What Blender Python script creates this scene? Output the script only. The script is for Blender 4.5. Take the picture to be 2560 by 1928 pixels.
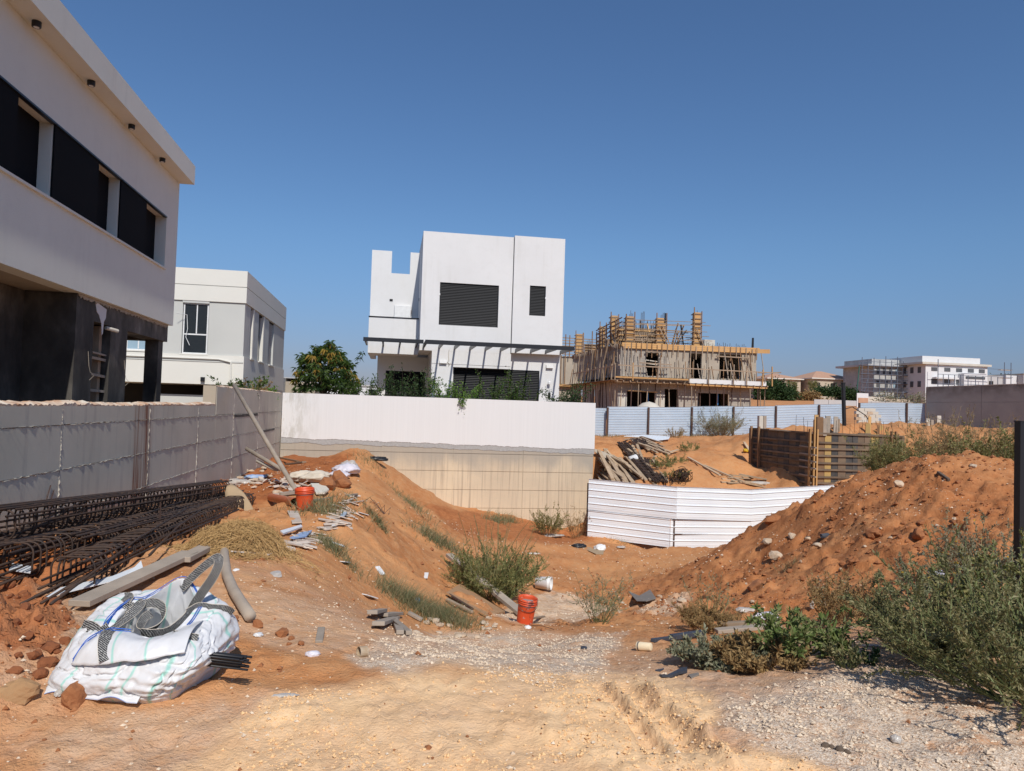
import bpy, bmesh, math, random
import numpy as np
from mathutils import Vector, Matrix, Euler

for _o in list(bpy.data.objects):
    bpy.data.objects.remove(_o, do_unlink=True)
SC = bpy.context.scene
COL = SC.collection
R = math.radians

# ------------------------------------------------------------------ camera, sky, sun, exposure
cam_d = bpy.data.cameras.new('camera')
cam = bpy.data.objects.new('camera', cam_d)
COL.objects.link(cam)
FPX = 1800.0
cam_d.sensor_width = 36.0
cam_d.lens = 36.0 * FPX / 2560.0
cam_d.clip_start = 0.05
cam_d.clip_end = 6000
CAM = np.array([0.0, 0.0, 1.6])
RM = Matrix.Rotation(R(-9.6), 3, 'Z') @ Matrix.Rotation(R(91.85), 3, 'X') @ Matrix.Rotation(R(1.8), 3, 'Z')
cam.matrix_world = Matrix.Translation(Vector(CAM)) @ RM.to_4x4()
SC.camera = cam
RN = np.array(RM)

SUN = Vector((0.075, -0.715, 0.69)).normalized()
world = bpy.data.worlds.new('World')
SC.world = world
world.use_nodes = True
wn = world.node_tree
wn.nodes.clear()
w_out = wn.nodes.new('ShaderNodeOutputWorld')
w_bg = wn.nodes.new('ShaderNodeBackground')
w_sky = wn.nodes.new('ShaderNodeTexSky')
w_sky.sky_type = 'NISHITA'
w_sky.sun_disc = False
w_sky.sun_elevation = math.asin(SUN.z)
w_sky.sun_rotation = R(174)
w_sky.altitude = 0
w_sky.air_density = 1.2
w_sky.dust_density = 0.5
w_sky.ozone_density = 6.0
# hazy summer sky: a slightly deeper blue, duller towards the whole horizon
w_geo = wn.nodes.new('ShaderNodeTexCoord')
w_sep = wn.nodes.new('ShaderNodeSeparateXYZ')
w_map = wn.nodes.new('ShaderNodeMapRange'); w_map.interpolation_type = 'SMOOTHSTEP'
w_map.inputs[1].default_value = -0.02; w_map.inputs[2].default_value = 0.24
w_tint = wn.nodes.new('ShaderNodeMix'); w_tint.data_type = 'RGBA'
w_tint.inputs[6].default_value = (0.62, 0.60, 0.88, 1); w_tint.inputs[7].default_value = (0.88, 1.02, 1.17, 1)
w_mul = wn.nodes.new('ShaderNodeMix'); w_mul.data_type = 'RGBA'; w_mul.blend_type = 'MULTIPLY'; w_mul.inputs[0].default_value = 1
wn.links.new(w_geo.outputs['Generated'], w_sep.inputs[0])
wn.links.new(w_sep.outputs[2], w_map.inputs[0])
wn.links.new(w_map.outputs[0], w_tint.inputs[0])
wn.links.new(w_sky.outputs[0], w_mul.inputs[6])
wn.links.new(w_tint.outputs[2], w_mul.inputs[7])
w_bg.inputs['Strength'].default_value = 0.082
wn.links.new(w_mul.outputs[2], w_bg.inputs['Color'])
wn.links.new(w_bg.outputs[0], w_out.inputs['Surface'])

sun_d = bpy.data.lights.new('sun', 'SUN')
sun_d.energy = 3.9
sun_d.angle = R(0.53)
sun_d.color = (1.0, 0.955, 0.885)
sun = bpy.data.objects.new('sun', sun_d)
sun.rotation_euler = SUN.to_track_quat('Z', 'Y').to_euler()
sun.location = (0, -20, 40)
COL.objects.link(sun)

SC.view_settings.view_transform = 'Standard'
SC.view_settings.look = 'None'
SC.view_settings.exposure = 0.0
SC.view_settings.gamma = 1.0
SC.view_settings.use_curve_mapping = False
SC.cycles.max_bounces = 6
SC.cycles.diffuse_bounces = 3
SC.cycles.transparent_max_bounces = 8

# ------------------------------------------------------------------ noise
def _h(ix, iy, s):
    h = (ix.astype(np.int64) * 374761393 + iy.astype(np.int64) * 668265263 + s * 974634777) & 0xFFFFFFFF
    h = ((h ^ (h >> 13)) * 1274126177) & 0xFFFFFFFF
    h = (h ^ (h >> 16)) & 0xFFFFFFFF
    return h.astype(np.float64) / 2147483647.5 - 1.0

def vn(x, y, s=0):
    x = np.asarray(x, float); y = np.asarray(y, float)
    ix = np.floor(x); iy = np.floor(y)
    fx = x - ix; fy = y - iy
    ux = fx * fx * fx * (fx * (fx * 6 - 15) + 10); uy = fy * fy * fy * (fy * (fy * 6 - 15) + 10)
    a = _h(ix, iy, s); b = _h(ix + 1, iy, s); c = _h(ix, iy + 1, s); d = _h(ix + 1, iy + 1, s)
    return (a * (1 - ux) + b * ux) * (1 - uy) + (c * (1 - ux) + d * ux) * uy

def fbm(x, y, freq, octs=4, s=0, gain=0.5):
    t = 0; a = 1.0; n = 0
    x = np.asarray(x, float); y = np.asarray(y, float)
    for i in range(octs):
        ang = 0.6 * i + 0.3
        xx = (x * math.cos(ang) - y * math.sin(ang)) * freq; yy = (x * math.sin(ang) + y * math.cos(ang)) * freq
        t = t + a * vn(xx + 17.3 * i, yy - 9.1 * i, s + i * 7)
        n += a; a *= gain; freq *= 2.03
    return t / n

def sstep(a, b, x):
    t = np.clip((np.asarray(x, float) - a) / (b - a), 0, 1)
    return t * t * (3 - 2 * t)

# ------------------------------------------------------------------ pixel helpers (source photograph pixels)
def ray(px, py):
    return RN @ np.array([(px - 1280) / FPX, -(py - 964) / FPX, -1.0])
def P(px, py, d): return CAM + ray(px, py) * d
def onX(px, py, X): r = ray(px, py); return CAM + r * (X / r[0])
def onY(px, py, Y): r = ray(px, py); return CAM + r * (Y / r[1])
def onZ(px, py, Z): r = ray(px, py); return CAM + r * ((Z - 1.6) / r[2])
def proj(x, y, z):
    v = np.stack([np.asarray(x, float), np.asarray(y, float), np.asarray(z, float) - 1.6], -1) @ RN
    d = -v[..., 2]
    dd = np.where(d < 0.05, 0.05, d)
    return 1280 + FPX * v[..., 0] / dd, 964 - FPX * v[..., 1] / dd, d

# ------------------------------------------------------------------ terrain height
_cp = []
for px, py, d in [
    # near ground
    (1280, 1928, 3.18), (0, 1900, 3.14), (2560, 1928, 3.32), (478, 1773, 3.71), (150, 1701, 4.03), (900, 1760, 3.8), (1700, 1780, 3.85),
    (2100, 1800, 3.8), (2300, 1640, 4.85), (2560, 1650, 4.9), (1300, 1690, 4.35), (900, 1700, 4.15), (600, 1560, 5.1), (150, 1430, 6.5),
    # left plateau and crest
    (640, 1350, 8.2), (700, 1450, 6.5), (757, 1275, 13.2), (823, 1362, 8.6), (850, 1290, 10.6), (877, 1246, 12.6), (890, 1204, 15.8),
    (900, 1165, 20), (907, 1134, 25.3), (740, 1140, 27.5), (830, 1150, 26.5), (840, 1200, 17.5), (620, 1245, 13.6), (700, 1180, 20.5), (790, 1250, 14.3),
    (700, 1330, 9.6), (780, 1310, 10.6), (760, 1400, 7.7),
    # flank down into the pit
    (1000, 1400, 12), (1090, 1480, 12), (1050, 1330, 17), (1140, 1370, 17), (1250, 1390, 18.5), (1400, 1420, 20), (1020, 1260, 23),
    (1100, 1300, 23), (1300, 1350, 23), (960, 1500, 8.5), (1000, 1545, 8.2), (900, 1470, 8.4), (930, 1390, 10.2), (960, 1300, 14.5), (980, 1235, 20.5),
    (1056, 1254, 28.6), (1150, 1275, 28.6), (1300, 1312, 28.5), (1460, 1337, 28.3), (1220, 1292, 28.6), (1380, 1322, 28.5), (960, 1170, 27.5),
    # pit floor
    (1310, 1560, 10.8), (1480, 1530, 13), (1600, 1500, 15.5), (1400, 1480, 16), (1500, 1440, 20.1), (1480, 1345, 26.3), (1690, 1368, 24.8), (1780, 1372, 24.3),
    (1600, 1400, 22), (1250, 1450, 14.5), (1560, 1366, 25.0), (1640, 1376, 24.3), (1560, 1400, 22), (1400, 1338, 27.5), (1440, 1352, 26.5), (1720, 1385, 23.4), (1680, 1420, 20.6), (1500, 1400, 22), (1180, 1510, 10.6),
    # approach slope
    (1100, 1620, 7), (1300, 1640, 6.3), (1500, 1650, 6), (1200, 1590, 8.6), (1450, 1600, 8), (1620, 1620, 6.8), (1700, 1650, 5.8), (1700, 1690, 5), (1600, 1560, 9.6),
    (1800, 1560, 9.6), (2000, 1600, 7.1), (2150, 1560, 7.3), (2300, 1540, 7), (2450, 1500, 7.6),
    # soil mound
    (2400, 1148, 14.5), (2330, 1150, 15), (2250, 1175, 15), (2120, 1222, 15.5), (2000, 1265, 16), (1870, 1340, 17), (1780, 1400, 18), (2560, 1232, 12.6), (2480, 1168, 13.8), (2450, 1190, 17), (2520, 1225, 16), (2380, 1180, 17.5), (2560, 1230, 18), (2480, 1180, 20), (2200, 1400, 11),
    (2000, 1450, 11.5), (1850, 1450, 14.5), (1700, 1480, 15), (2350, 1350, 10.7), (2500, 1350, 10), (2000, 1540, 9.4), (2400, 1240, 12.6), (2200, 1290, 13),
    (1920, 1400, 14.6), (2050, 1340, 14),
    # banks behind the front fence
    (1500, 1215, 28.5), (1560, 1150, 33), (1560, 1100, 42), (1750, 1200, 29.5), (1850, 1140, 33.5), (1850, 1100, 38), (1700, 1110, 41),
    (1620, 1180, 31), (1500, 1140, 33), (1880, 1215, 31)]:
    _cp.append(tuple(P(px, py, d)))
_cp += [(-4.0, 6, 0.08), (-4.0, 8.8, 0.03), (-4.0, 11.5, -0.18), (-4.0, 13.8, -0.38), (-4.0, 20.7, -0.66), (-4.0, 25, -0.62), (-4.0, 29, -0.58), (-3, 16, -0.5),
        (-2.4, 6.4, -0.02), (-2.6, 10, -0.2), (-2.5, 13.8, -0.42), (0, -3, 0), (-5, -3, 0), (6, -3, 0), (12, 0, 0.2), (14, 6, 0.4), (6, 3, 0), (-4, 2, 0.05), (1, 1, 0), (4, 1.5, 0.0),
        (11.5, 18.5, -1.6), (14, 20, -0.9), (18, 20, -0.6), (20, 16, -0.5), (13.5, 23, -2.0), (16.2, 23.5, -1.3),
        (8.0, 28.6, -3.42), (7.4, 27.2, -3.3), (9.3, 29.6, -2.3), (10.3, 25.9, -3.25), (13, 25.6, -2.9), (8.6, 24.9, -3.3), (10, 23.9, -3.38), (11.6, 24.0, -3.38), (7.6, 25.6, -3.3), (19.2, 23.8, -1.1), (22.8, 23.0, 0.0), (20.4, 26.0, -0.6), (18.4, 26.2, -1.5), (17.2, 25.6, -1.6), (21.8, 26.0, 0.4), (21.5, 28, 1.02), (18.5, 29, 0.9), (24, 26.6, 1.12), (28, 27, 1.15), (25, 34, 1.1), (30, 36, 1.15), (36, 40, 1.15), (19, 34, 0.8),
        (17.2, 31.9, -0.9), (34, 30, 1.3), (24, 20, 0.0), (30, 20, 0.3), (16.0, 29.5, -1.45), (16.2, 27.2, -1.5),
        (9, 36, -0.15), (9, 44, -0.05), (13.5, 45, -0.02), (16.7, 45, 0.05), (19.7, 45, 0.16), (22.6, 45, 0.28), (25.7, 45, 0.7), (31, 45, 0.95), (35.6, 45, 1.2), (40, 45, 1.2),
        (10, 60, 0.6), (25, 62, 0.9), (40, 62, 1.4), (60, 70, 2.0), (-10, 60, 0.3), (-30, 40, 0), (-30, 0, 0), (-10, 20, 0), (-10, 10, 0), (40, 15, 0.8), (45, 30, 1.2),
        (60, 110, 4.0), (110, 110, 4.0), (20, 110, 2.5), (110, 150, 5.8), (160, 160, 7.5), (60, 160, 5.5), (0, 160, 3), (-60, 100, 0), (200, 100, 5), (200, 200, 8), (-100, 200, 1), (100, 220, 7)]
_cp = np.array(_cp)
_C2 = 0.9
def _phi(r2): return np.sqrt(r2 + _C2 * _C2)
_n = len(_cp)
_A = np.zeros((_n + 3, _n + 3))
_d2 = ((_cp[:, None, :2] - _cp[None, :, :2]) ** 2).sum(-1)
_A[:_n, :_n] = _phi(_d2) + np.eye(_n) * -0.05
_A[:_n, _n] = 1; _A[:_n, _n + 1:] = _cp[:, :2]
_A[_n, :_n] = 1; _A[_n + 1:, :_n] = _cp[:, :2].T
_W = np.linalg.solve(_A, np.concatenate([_cp[:, 2], [0, 0, 0]]))

def Hsm(x, y):
    x = np.asarray(x, float); y = np.asarray(y, float)
    sh = x.shape
    xf = x.ravel(); yf = y.ravel()
    xc = np.clip(xf, -110, 210); yc = np.clip(yf, -6, 225)
    out = np.empty(len(xf))
    for i in range(0, len(xf), 20000):
        a = xc[i:i + 20000]; b = yc[i:i + 20000]
        r2 = (a[:, None] - _cp[None, :, 0]) ** 2 + (b[:, None] - _cp[None, :, 1]) ** 2
        out[i:i + 20000] = _phi(r2) @ _W[:_n] + _W[_n] + a * _W[_n + 1] + b * _W[_n + 2]
    far = sstep(190, 420, np.hypot(xf, yf))
    out = out * (1 - far) + -6.0 * far
    return out.reshape(sh)

def poly_sd(px, py, poly):
    """signed distance (positive inside) of points to a polygon"""
    poly = np.array(poly, float)
    d = np.full(px.shape, 1e9); inside = np.zeros(px.shape, bool)
    n = len(poly)
    for i in range(n):
        ax, ay = poly[i]; bx, by = poly[(i + 1) % n]
        ex, ey = bx - ax, by - ay
        t = np.clip(((px - ax) * ex + (py - ay) * ey) / (ex * ex + ey * ey), 0, 1)
        d = np.minimum(d, np.hypot(px - ax - t * ex, (py - ay - t * ey)))
        c = ((ay > py) != (by > py)) & (px < (bx - ax) * (py - ay) / ((by - ay) if by != ay else 1e-9) + ax)
        inside ^= c
    return np.where(inside, d, -d)

_Z_SAND = [(420, 1960), (560, 1850), (660, 1770), (760, 1735), (900, 1722), (1100, 1692), (1330, 1688), (1480, 1685), (1600, 1690), (1690, 1712), (1770, 1740), (1800, 1790),
           (1770, 1830), (1790, 1870), (1850, 1880), (1980, 1905), (2080, 1935), (2150, 1990), (420, 2100)]
_Z_GREYSAND = [(1120, 1880), (1400, 1868), (1590, 1860), (1720, 1800), (1790, 1850), (1800, 1900), (1830, 1960), (1080, 1960)]
_Z_GRAV1 = [(860, 1650), (930, 1610), (1000, 1592), (1120, 1582), (1250, 1588), (1400, 1590), (1490, 1588), (1560, 1602), (1520, 1640), (1530, 1672), (1480, 1690), (1250, 1692), (1240, 1668), (1090, 1662), (1010, 1690), (920, 1690)]
_Z_GRAV2 = [(1790, 1760), (1900, 1735), (1990, 1712), (2120, 1665), (2260, 1635), (2400, 1655), (2520, 1720), (2600, 1850), (2600, 1990), (2150, 1990), (2000, 1905), (1900, 1870), (1830, 1830)]
_Z_DUST1 = [(1235, 1540), (1330, 1500), (1370, 1478), (1440, 1495), (1520, 1515), (1560, 1535), (1480, 1560), (1400, 1556), (1330, 1562), (1260, 1560)]
_Z_DUST2 = [(1570, 1528), (1660, 1505), (1720, 1500), (1735, 1520), (1690, 1545), (1660, 1552)]
_Z_PALE = [(540, 1520), (640, 1480), (760, 1500), (860, 1540), (960, 1570), (900, 1620), (820, 1650), (700, 1640), (600, 1600)]
_Z_PALE2 = [(120, 1830), (300, 1790), (480, 1780), (640, 1740), (720, 1750), (560, 1860), (420, 1960), (60, 1990)]
_Z_CLAY1 = [(-200, 1400), (30, 1440), (140, 1500), (170, 1620), (130, 1690), (40, 1720), (-200, 1740)]
_Z_CLAY2 = [(420, 1330), (520, 1180), (640, 1125), (745, 1115), (880, 1160), (830, 1205), (700, 1245), (560, 1290), (300, 1420), (60, 1480), (-300, 1500), (-300, 1400)]
_Z_CLAY3 = [(1060, 1262), (1150, 1275), (1400, 1310), (1500, 1350), (1400, 1365), (1200, 1350), (1130, 1330)]

def zones(x, y, z):
    px, py, d = proj(x, y, z)
    n1 = fbm(x, y, 1.3, 4, 11) * 26 + fbm(x, y, 6.0, 3, 12) * 9
    k = np.clip(4.0 / np.maximum(d, 1), 0.15, 1.3)
    n1 = n1 * k * 1.4
    def m(poly, soft):
        return sstep(-soft, soft, poly_sd(px, py, poly) + n1)
    ok = (d > 1.0)
    sand = m(_Z_SAND, 26) * ok * (0.72 + 0.28 * sstep(-0.25, 0.12, fbm(x, y, 1.9, 4, 25)))
    grey = m(_Z_GREYSAND, 14) * ok
    grav = np.maximum(m(_Z_GRAV1, 16), m(_Z_GRAV2, 40)) * ok * (0.45 + 0.55 * sstep(-0.3, 0.05, fbm(x, y, 1.5, 4, 26))) * (1 - 0.9 * sand)
    dust = np.maximum.reduce([m(_Z_DUST1, 6), m(_Z_DUST2, 5), 0.55 * m(_Z_PALE, 22), 0.6 * m(_Z_GRAV1, 26), 0.62 * m(_Z_PALE2, 30), 0.45 * grey, 0.66 * (1 - sstep(4.6, 8.5, d)) * sstep(-.35, .15, fbm(x, y, 0.9, 4, 27))]) * ok
    mnd = sstep(-0.3, 0.2, 1 - np.hypot((x - 9.5) / 6.5, (y - 11.5) / 6.0)) * sstep(3.2, 5.5, x) * sstep(7.0, 8.6, y)
    clay = np.maximum.reduce([m(_Z_CLAY1, 14), m(_Z_CLAY2, 10), 0.8 * m(_Z_CLAY3, 8), 0.62 * mnd * (0.6 + 0.4 * sstep(-.2, .2, fbm(x, y, .8, 3, 28)))]) * ok
    dust = dust * (1 - 0.85 * clay)
    return sand, grav, dust, clay, px, py, d

def Zf(x, y, want=False):
    """finished ground height"""
    x = np.asarray(x, float); y = np.asarray(y, float)
    z0 = Hsm(x, y)
    sand, grav, dust, clay, px, py, d = zones(x, y, z0)
    rr = np.hypot(x, y)
    near = 1 - sstep(55, 90, rr)
    mound = sstep(-0.3, 0.2, 1 - np.hypot((x - 9.5) / 6.5, (y - 11.5) / 6.0)) * sstep(3.2, 5.5, x)
    bankr = sstep(26.5, 28.5, y) * (1 - sstep(41, 44, y)) * sstep(8.7, 9.5, x)
    z = z0 + near * (0.055 * fbm(x, y, 0.8, 3, 1) + 0.022 * fbm(x, y, 3.1, 3, 2))
    rough = fbm(x, y, 7.0, 4, 3, 0.6)
    base_amp = 0.016 + 0.02 * clay - 0.006 * sand + 0.010 * grav
    z = z + near * base_amp * rough
    # tread, scrapes and small lumps on the bare soil
    z = z + near * (1 - 0.8 * sand) * (0.016 * sstep(0.08, 0.4, fbm(x, y, 5.2, 4, 22)) + 0.010 * np.abs(fbm(x, y, 2.2, 4, 23)) + 0.07 * sstep(0.08, 0.45, fbm(x, y, 1.6, 4, 24)) * sstep(6, 11, rr) + 0.05 * sstep(0.1, 0.4, fbm(x, y, 3.4, 4, 30)) * sstep(6, 11, rr) * sstep(-.1, .25, fbm(x, y, .5, 2, 34)))
    # crumbly clods: thresholded noise gives separate raised lumps
    cl = fbm(x, y, 4.6, 3, 5)
    z = z + near * (0.05 + 0.0 * x) * clay * sstep(0.05, 0.4, cl) * (1 - sstep(9, 14, rr))
    z = z + near * mound * (0.10 * fbm(x, y, 0.9, 3, 6) + 0.12 * np.maximum(0, fbm(x, y, 2.6, 3, 7)) + 0.07 * sstep(0.05, 0.35, fbm(x, y, 4.2, 4, 8)) + 0.05 * fbm(x * 1.5 + y * .9, y * .35 - x * .2, 2.4, 4, 29))
    z = z + near * bankr * (0.24 * fbm(x, y, 0.7, 4, 9) + 0.12 * fbm(x, y, 2.2, 4, 10))
    # rough pointed end of the berm
    bp_ = np.exp(-(((x + 0.95) / 0.8) ** 2 + ((y - 24.6) / 1.3) ** 2))
    z = z + bp_ * (0.30 + 0.10 * fbm(x, y, 2.5, 3, 36))
    # heap of red clods beside the bag
    hc = np.exp(-(((x + 2.55) / 0.75) ** 2 + ((y - 4.55) / 0.75) ** 2))
    z = z + 0.34 * hc + hc * (0.13 * sstep(-0.05, 0.3, fbm(x, y, 4.5, 5, 14, .6)) + 0.08 * sstep(0.0, 0.22, fbm(x, y, 11, 4, 15, .6)))
    # sand sheet: slightly raised with a crumbled edge and crumb lines
    cr = fbm(x, y, 9.0, 4, 16)
    z = z + sand * (0.006 + 0.009 * sstep(0.12, 0.38, cr) + 0.013 * sstep(0.05, 0.22, fbm(x, y, 24, 3, 17)) * sstep(-.2, .15, fbm(x, y, 3.0, 3, 35)) - 0.010 * sstep(0.1, 0.28, fbm(x, y, 15, 2, 21)))
    # two wheel ruts with lugs pressed into the sand
    u = (x - 1.33) - 0.03 * (y - 3.9)
    lug = 0.5 + 0.5 * np.sin((y - 0.1 * x) * 63)
    for c, w in ((0.0, 0.055), (0.17, 0.08)):
        band = np.exp(-(((u - c) / w) ** 4)) * sstep(3.2, 3.35, y) * (1 - sstep(4.35, 4.55, y))
        z = z - band * (0.045 + 0.02 * lug)
    rid = np.exp(-(((u - 0.075) / 0.022) ** 2)) * sstep(3.2, 3.35, y) * (1 - sstep(4.3, 4.45, y))
    z = z + rid * 0.045 * (0.6 + 0.6 * fbm(x, y, 14, 2, 18))
    rid = np.exp(-(((u - 0.29) / 0.04) ** 2)) * sstep(3.0, 3.1, y) * (1 - sstep(4.25, 4.4, y))
    z = z + rid * 0.06 * (0.7 + 0.8 * fbm(x, y, 11, 3, 19))
    if want:
        return z, sand, grav, dust, clay, mound
    return z

_TT = np.concatenate([np.linspace(1.4, 12, 1500), np.linspace(12, 70, 2500)[1:]])
def G(px, py, up=0.0):
    """where the view ray of a source pixel meets the ground"""
    r = ray(px, py)
    X = CAM[0] + r[0] * _TT; Y = CAM[1] + r[1] * _TT; Zr = CAM[2] + r[2] * _TT
    hs = Hsm(X, Y)
    i = int(np.argmax(Zr < hs))
    lo = max(i - 120, 0); hi = min(i + 60, len(_TT))
    zz = Zf(X[lo:hi], Y[lo:hi])
    m = Zr[lo:hi] < zz
    j = lo + int(np.argmax(m)) if m.any() else i
    return np.array([X[j], Y[j], max(zz[j - lo], Zr[j]) if m.any() else hs[i]]) + np.array([0, 0, up])
def gz(x, y): return float(Zf(np.array([x]), np.array([y]))[0])

# ------------------------------------------------------------------ object helpers
FRAME = {}
def T(name, label, cat, loc=(0, 0, 0), rz=0.0, group=None):
    o = bpy.data.objects.new(name, None)
    o.empty_display_size = 0.2
    COL.objects.link(o)
    o.location = loc; o.rotation_euler = (0, 0, rz)
    o['label'] = label; o['category'] = cat
    if group: o['group'] = group
    FRAME[o.name] = Matrix.Translation(Vector(loc)) @ Matrix.Rotation(rz, 4, 'Z')
    return o

def tag(o, label=None, cat=None, group=None, kind=None):
    if label: o['label'] = label
    if cat: o['category'] = cat
    if group: o['group'] = group
    if kind: o['kind'] = kind
    return o

def link(name, me, parent=None):
    o = bpy.data.objects.new(name, me)
    COL.objects.link(o)
    if parent is not None:
        o.parent = parent
        FRAME[o.name] = FRAME[parent.name].copy()
    return o

def npmesh(name, V, F, m=None, smooth=False, mats=None, mi=None):
    """V (n,3); F list/array of faces (all tris, all quads, or mixed list)"""
    me = bpy.data.meshes.new(name)
    V = np.asarray(V, np.float32)
    if isinstance(F, np.ndarray):
        k = F.shape[1]; nf = len(F)
        loops = F.astype(np.int32).ravel(); st = np.arange(nf, dtype=np.int32) * k
    else:
        nf = len(F)
        loops = np.array([i for f in F for i in f], np.int32)
        st = np.cumsum([0] + [len(f) for f in F[:-1]]).astype(np.int32)
    me.vertices.add(len(V)); me.vertices.foreach_set('co', V.ravel())
    me.loops.add(len(loops)); me.loops.foreach_set('vertex_index', loops)
    me.polygons.add(nf); me.polygons.foreach_set('loop_start', st)
    if mats:
        for x in mats: me.materials.append(x)
    elif m: me.materials.append(m)
    if mi is not None: me.polygons.foreach_set('material_index', np.asarray(mi, np.int32))
    me.polygons.foreach_set('use_smooth', np.full(nf, bool(smooth)))
    me.update(calc_edges=True); me.validate()
    return me

class MB:
    """collects shapes in world coordinates and builds ONE mesh object"""
    def __init__(s): s.v = []; s.f = []
    def add(s, V, F):
        b = len(s.v); s.v.extend([tuple(map(float, p)) for p in V]); s.f.extend([tuple(i + b for i in f) for f in F]); return s
    def box(s, x0, x1, y0, y1, z0, z1):
        return s.add([(x0, y0, z0), (x1, y0, z0), (x1, y1, z0), (x0, y1, z0), (x0, y0, z1), (x1, y0, z1), (x1, y1, z1), (x0, y1, z1)],
                     [(0, 3, 2, 1), (4, 5, 6, 7), (0, 1, 5, 4), (1, 2, 6, 5), (2, 3, 7, 6), (3, 0, 4, 7)])
    def bar(s, a, b, w, h, up=(0, 0, 1)):
        """rectangular bar from a to b, w wide, h tall along up"""
        a = Vector(a); b = Vector(b); t = (b - a).normalized(); up = Vector(up)
        sd = t.cross(up)
        if sd.length < 1e-4: sd = t.cross(Vector((1, 0, 0)))
        sd.normalize(); u = sd.cross(t).normalized()
        sd *= w / 2; u *= h / 2
        V = [a - sd - u, a + sd - u, a + sd + u, a - sd + u, b - sd - u, b + sd - u, b + sd + u, b - sd + u]
        return s.add(V, [(0, 3, 2, 1), (4, 5, 6, 7), (0, 1, 5, 4), (1, 2, 6, 5), (2, 3, 7, 6), (3, 0, 4, 7)])
    def tube(s, pts, r, n=6, cap=True, closed=False):
        pts = [Vector(p) for p in pts]; m = len(pts)
        rr = r if hasattr(r, '__len__') else [r] * m
        V = []; prev = None
        for i, p in enumerate(pts):
            t = (pts[(i + 1) % m] - pts[i - 1]) if closed else (pts[min(i + 1, m - 1)] - pts[max(i - 1, 0)])
            t.normalize()
            if prev is None:
                a = t.cross(Vector((0, 0, 1)))
                if a.length < 1e-3: a = t.cross(Vector((1, 0, 0)))
            else: a = prev - t * prev.dot(t)
            a.normalize(); prev = a; b = t.cross(a)
            for k in range(n):
                c = 2 * math.pi * k / n
                V.append(p + (a * math.cos(c) + b * math.sin(c)) * rr[i])
        F = []
        for i in range(m if closed else m - 1):
            j = (i + 1) % m
            for k in range(n):
                F.append((i * n + k, i * n + (k + 1) % n, j * n + (k + 1) % n, j * n + k))
        if cap and not closed:
            F.append(tuple(range(n - 1, -1, -1))); F.append(tuple((m - 1) * n + k for k in range(n)))
        return s.add(V, F)
    def lathe(s, prof, c=(0, 0, 0), n=20, axis=None):
        """prof [(r,z)...] revolved about z through c (or about the axis vector)"""
        V = []; F = []; m = len(prof)
        Q = Vector((0, 0, 1)).rotation_difference(Vector(axis)).to_matrix() if axis is not None else Matrix.Identity(3)
        for r, z in prof:
            for k in range(n):
                a = 2 * math.pi * k / n
                V.append(Vector(c) + Q @ Vector((r * math.cos(a), r * math.sin(a), z)))
        for i in range(m - 1):
            for k in range(n):
                F.append((i * n + k, i * n + (k + 1) % n, (i + 1) * n + (k + 1) % n, (i + 1) * n + k))
        return s.add(V, F)
    def prism(s, poly, h, axis='z', at=0.0):
        """polygon [(a,b)] extruded: axis z -> (x,y), y -> (x,z), x -> (y,z)"""
        n = len(poly)
        def q(a, b, c): return {'z': (a, b, c), 'y': (a, c, b), 'x': (c, a, b)}[axis]
        V = [q(a, b, at) for a, b in poly] + [q(a, b, at + h) for a, b in poly]
        F = [tuple(range(n - 1, -1, -1)), tuple(range(n, 2 * n))] + [(i, (i + 1) % n, n + (i + 1) % n, n + i) for i in range(n)]
        return s.add(V, F)
    def grid(s, Pts):
        """Pts[i][j] points -> quad sheet"""
        m = len(Pts); n = len(Pts[0])
        return s.add([p for row in Pts for p in row], [(i * n + j, i * n + j + 1, (i + 1) * n + j + 1, (i + 1) * n + j) for i in range(m - 1) for j in range(n - 1)])
    def build(s, name, m, parent=None, label=None, smooth=False, kind=None, bevel=0.0, solid=0.0, fix=True, weld=False):
        V = np.array(s.v, float)
        if parent is not None:
            M = np.array(FRAME[parent.name].inverted())
            V = V @ M[:3, :3].T + M[:3, 3]
            org = None
        else:
            lo = V.min(0); hi = V.max(0); org = np.array([(lo[0] + hi[0]) / 2, (lo[1] + hi[1]) / 2, lo[2]])
            V = V - org
        if isinstance(m, (list, tuple)):
            me = npmesh(name, V, s.f, mats=m, smooth=smooth)
        else:
            me = npmesh(name, V, s.f, m, smooth)
        if fix or weld:
            bm = bmesh.new(); bm.from_mesh(me)
            if weld: bmesh.ops.remove_doubles(bm, verts=bm.verts, dist=1e-4)
            bmesh.ops.recalc_face_normals(bm, faces=bm.faces)
            bm.to_mesh(me); bm.free()
        o = bpy.data.objects.new(name, me); COL.objects.link(o)
        if parent is not None:
            o.parent = parent; FRAME[o.name] = FRAME[parent.name].copy()
        else:
            o.location = org; FRAME[o.name] = Matrix.Translation(Vector(org))
        if bevel:
            b = o.modifiers.new('bevel', 'BEVEL'); b.width = bevel; b.segments = 1; b.limit_method = 'ANGLE'
        if solid:
            b = o.modifiers.new('solid', 'SOLIDIFY'); b.thickness = solid; b.offset = 0
        if label: o['label'] = label
        if kind: o['kind'] = kind
        return o

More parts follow.
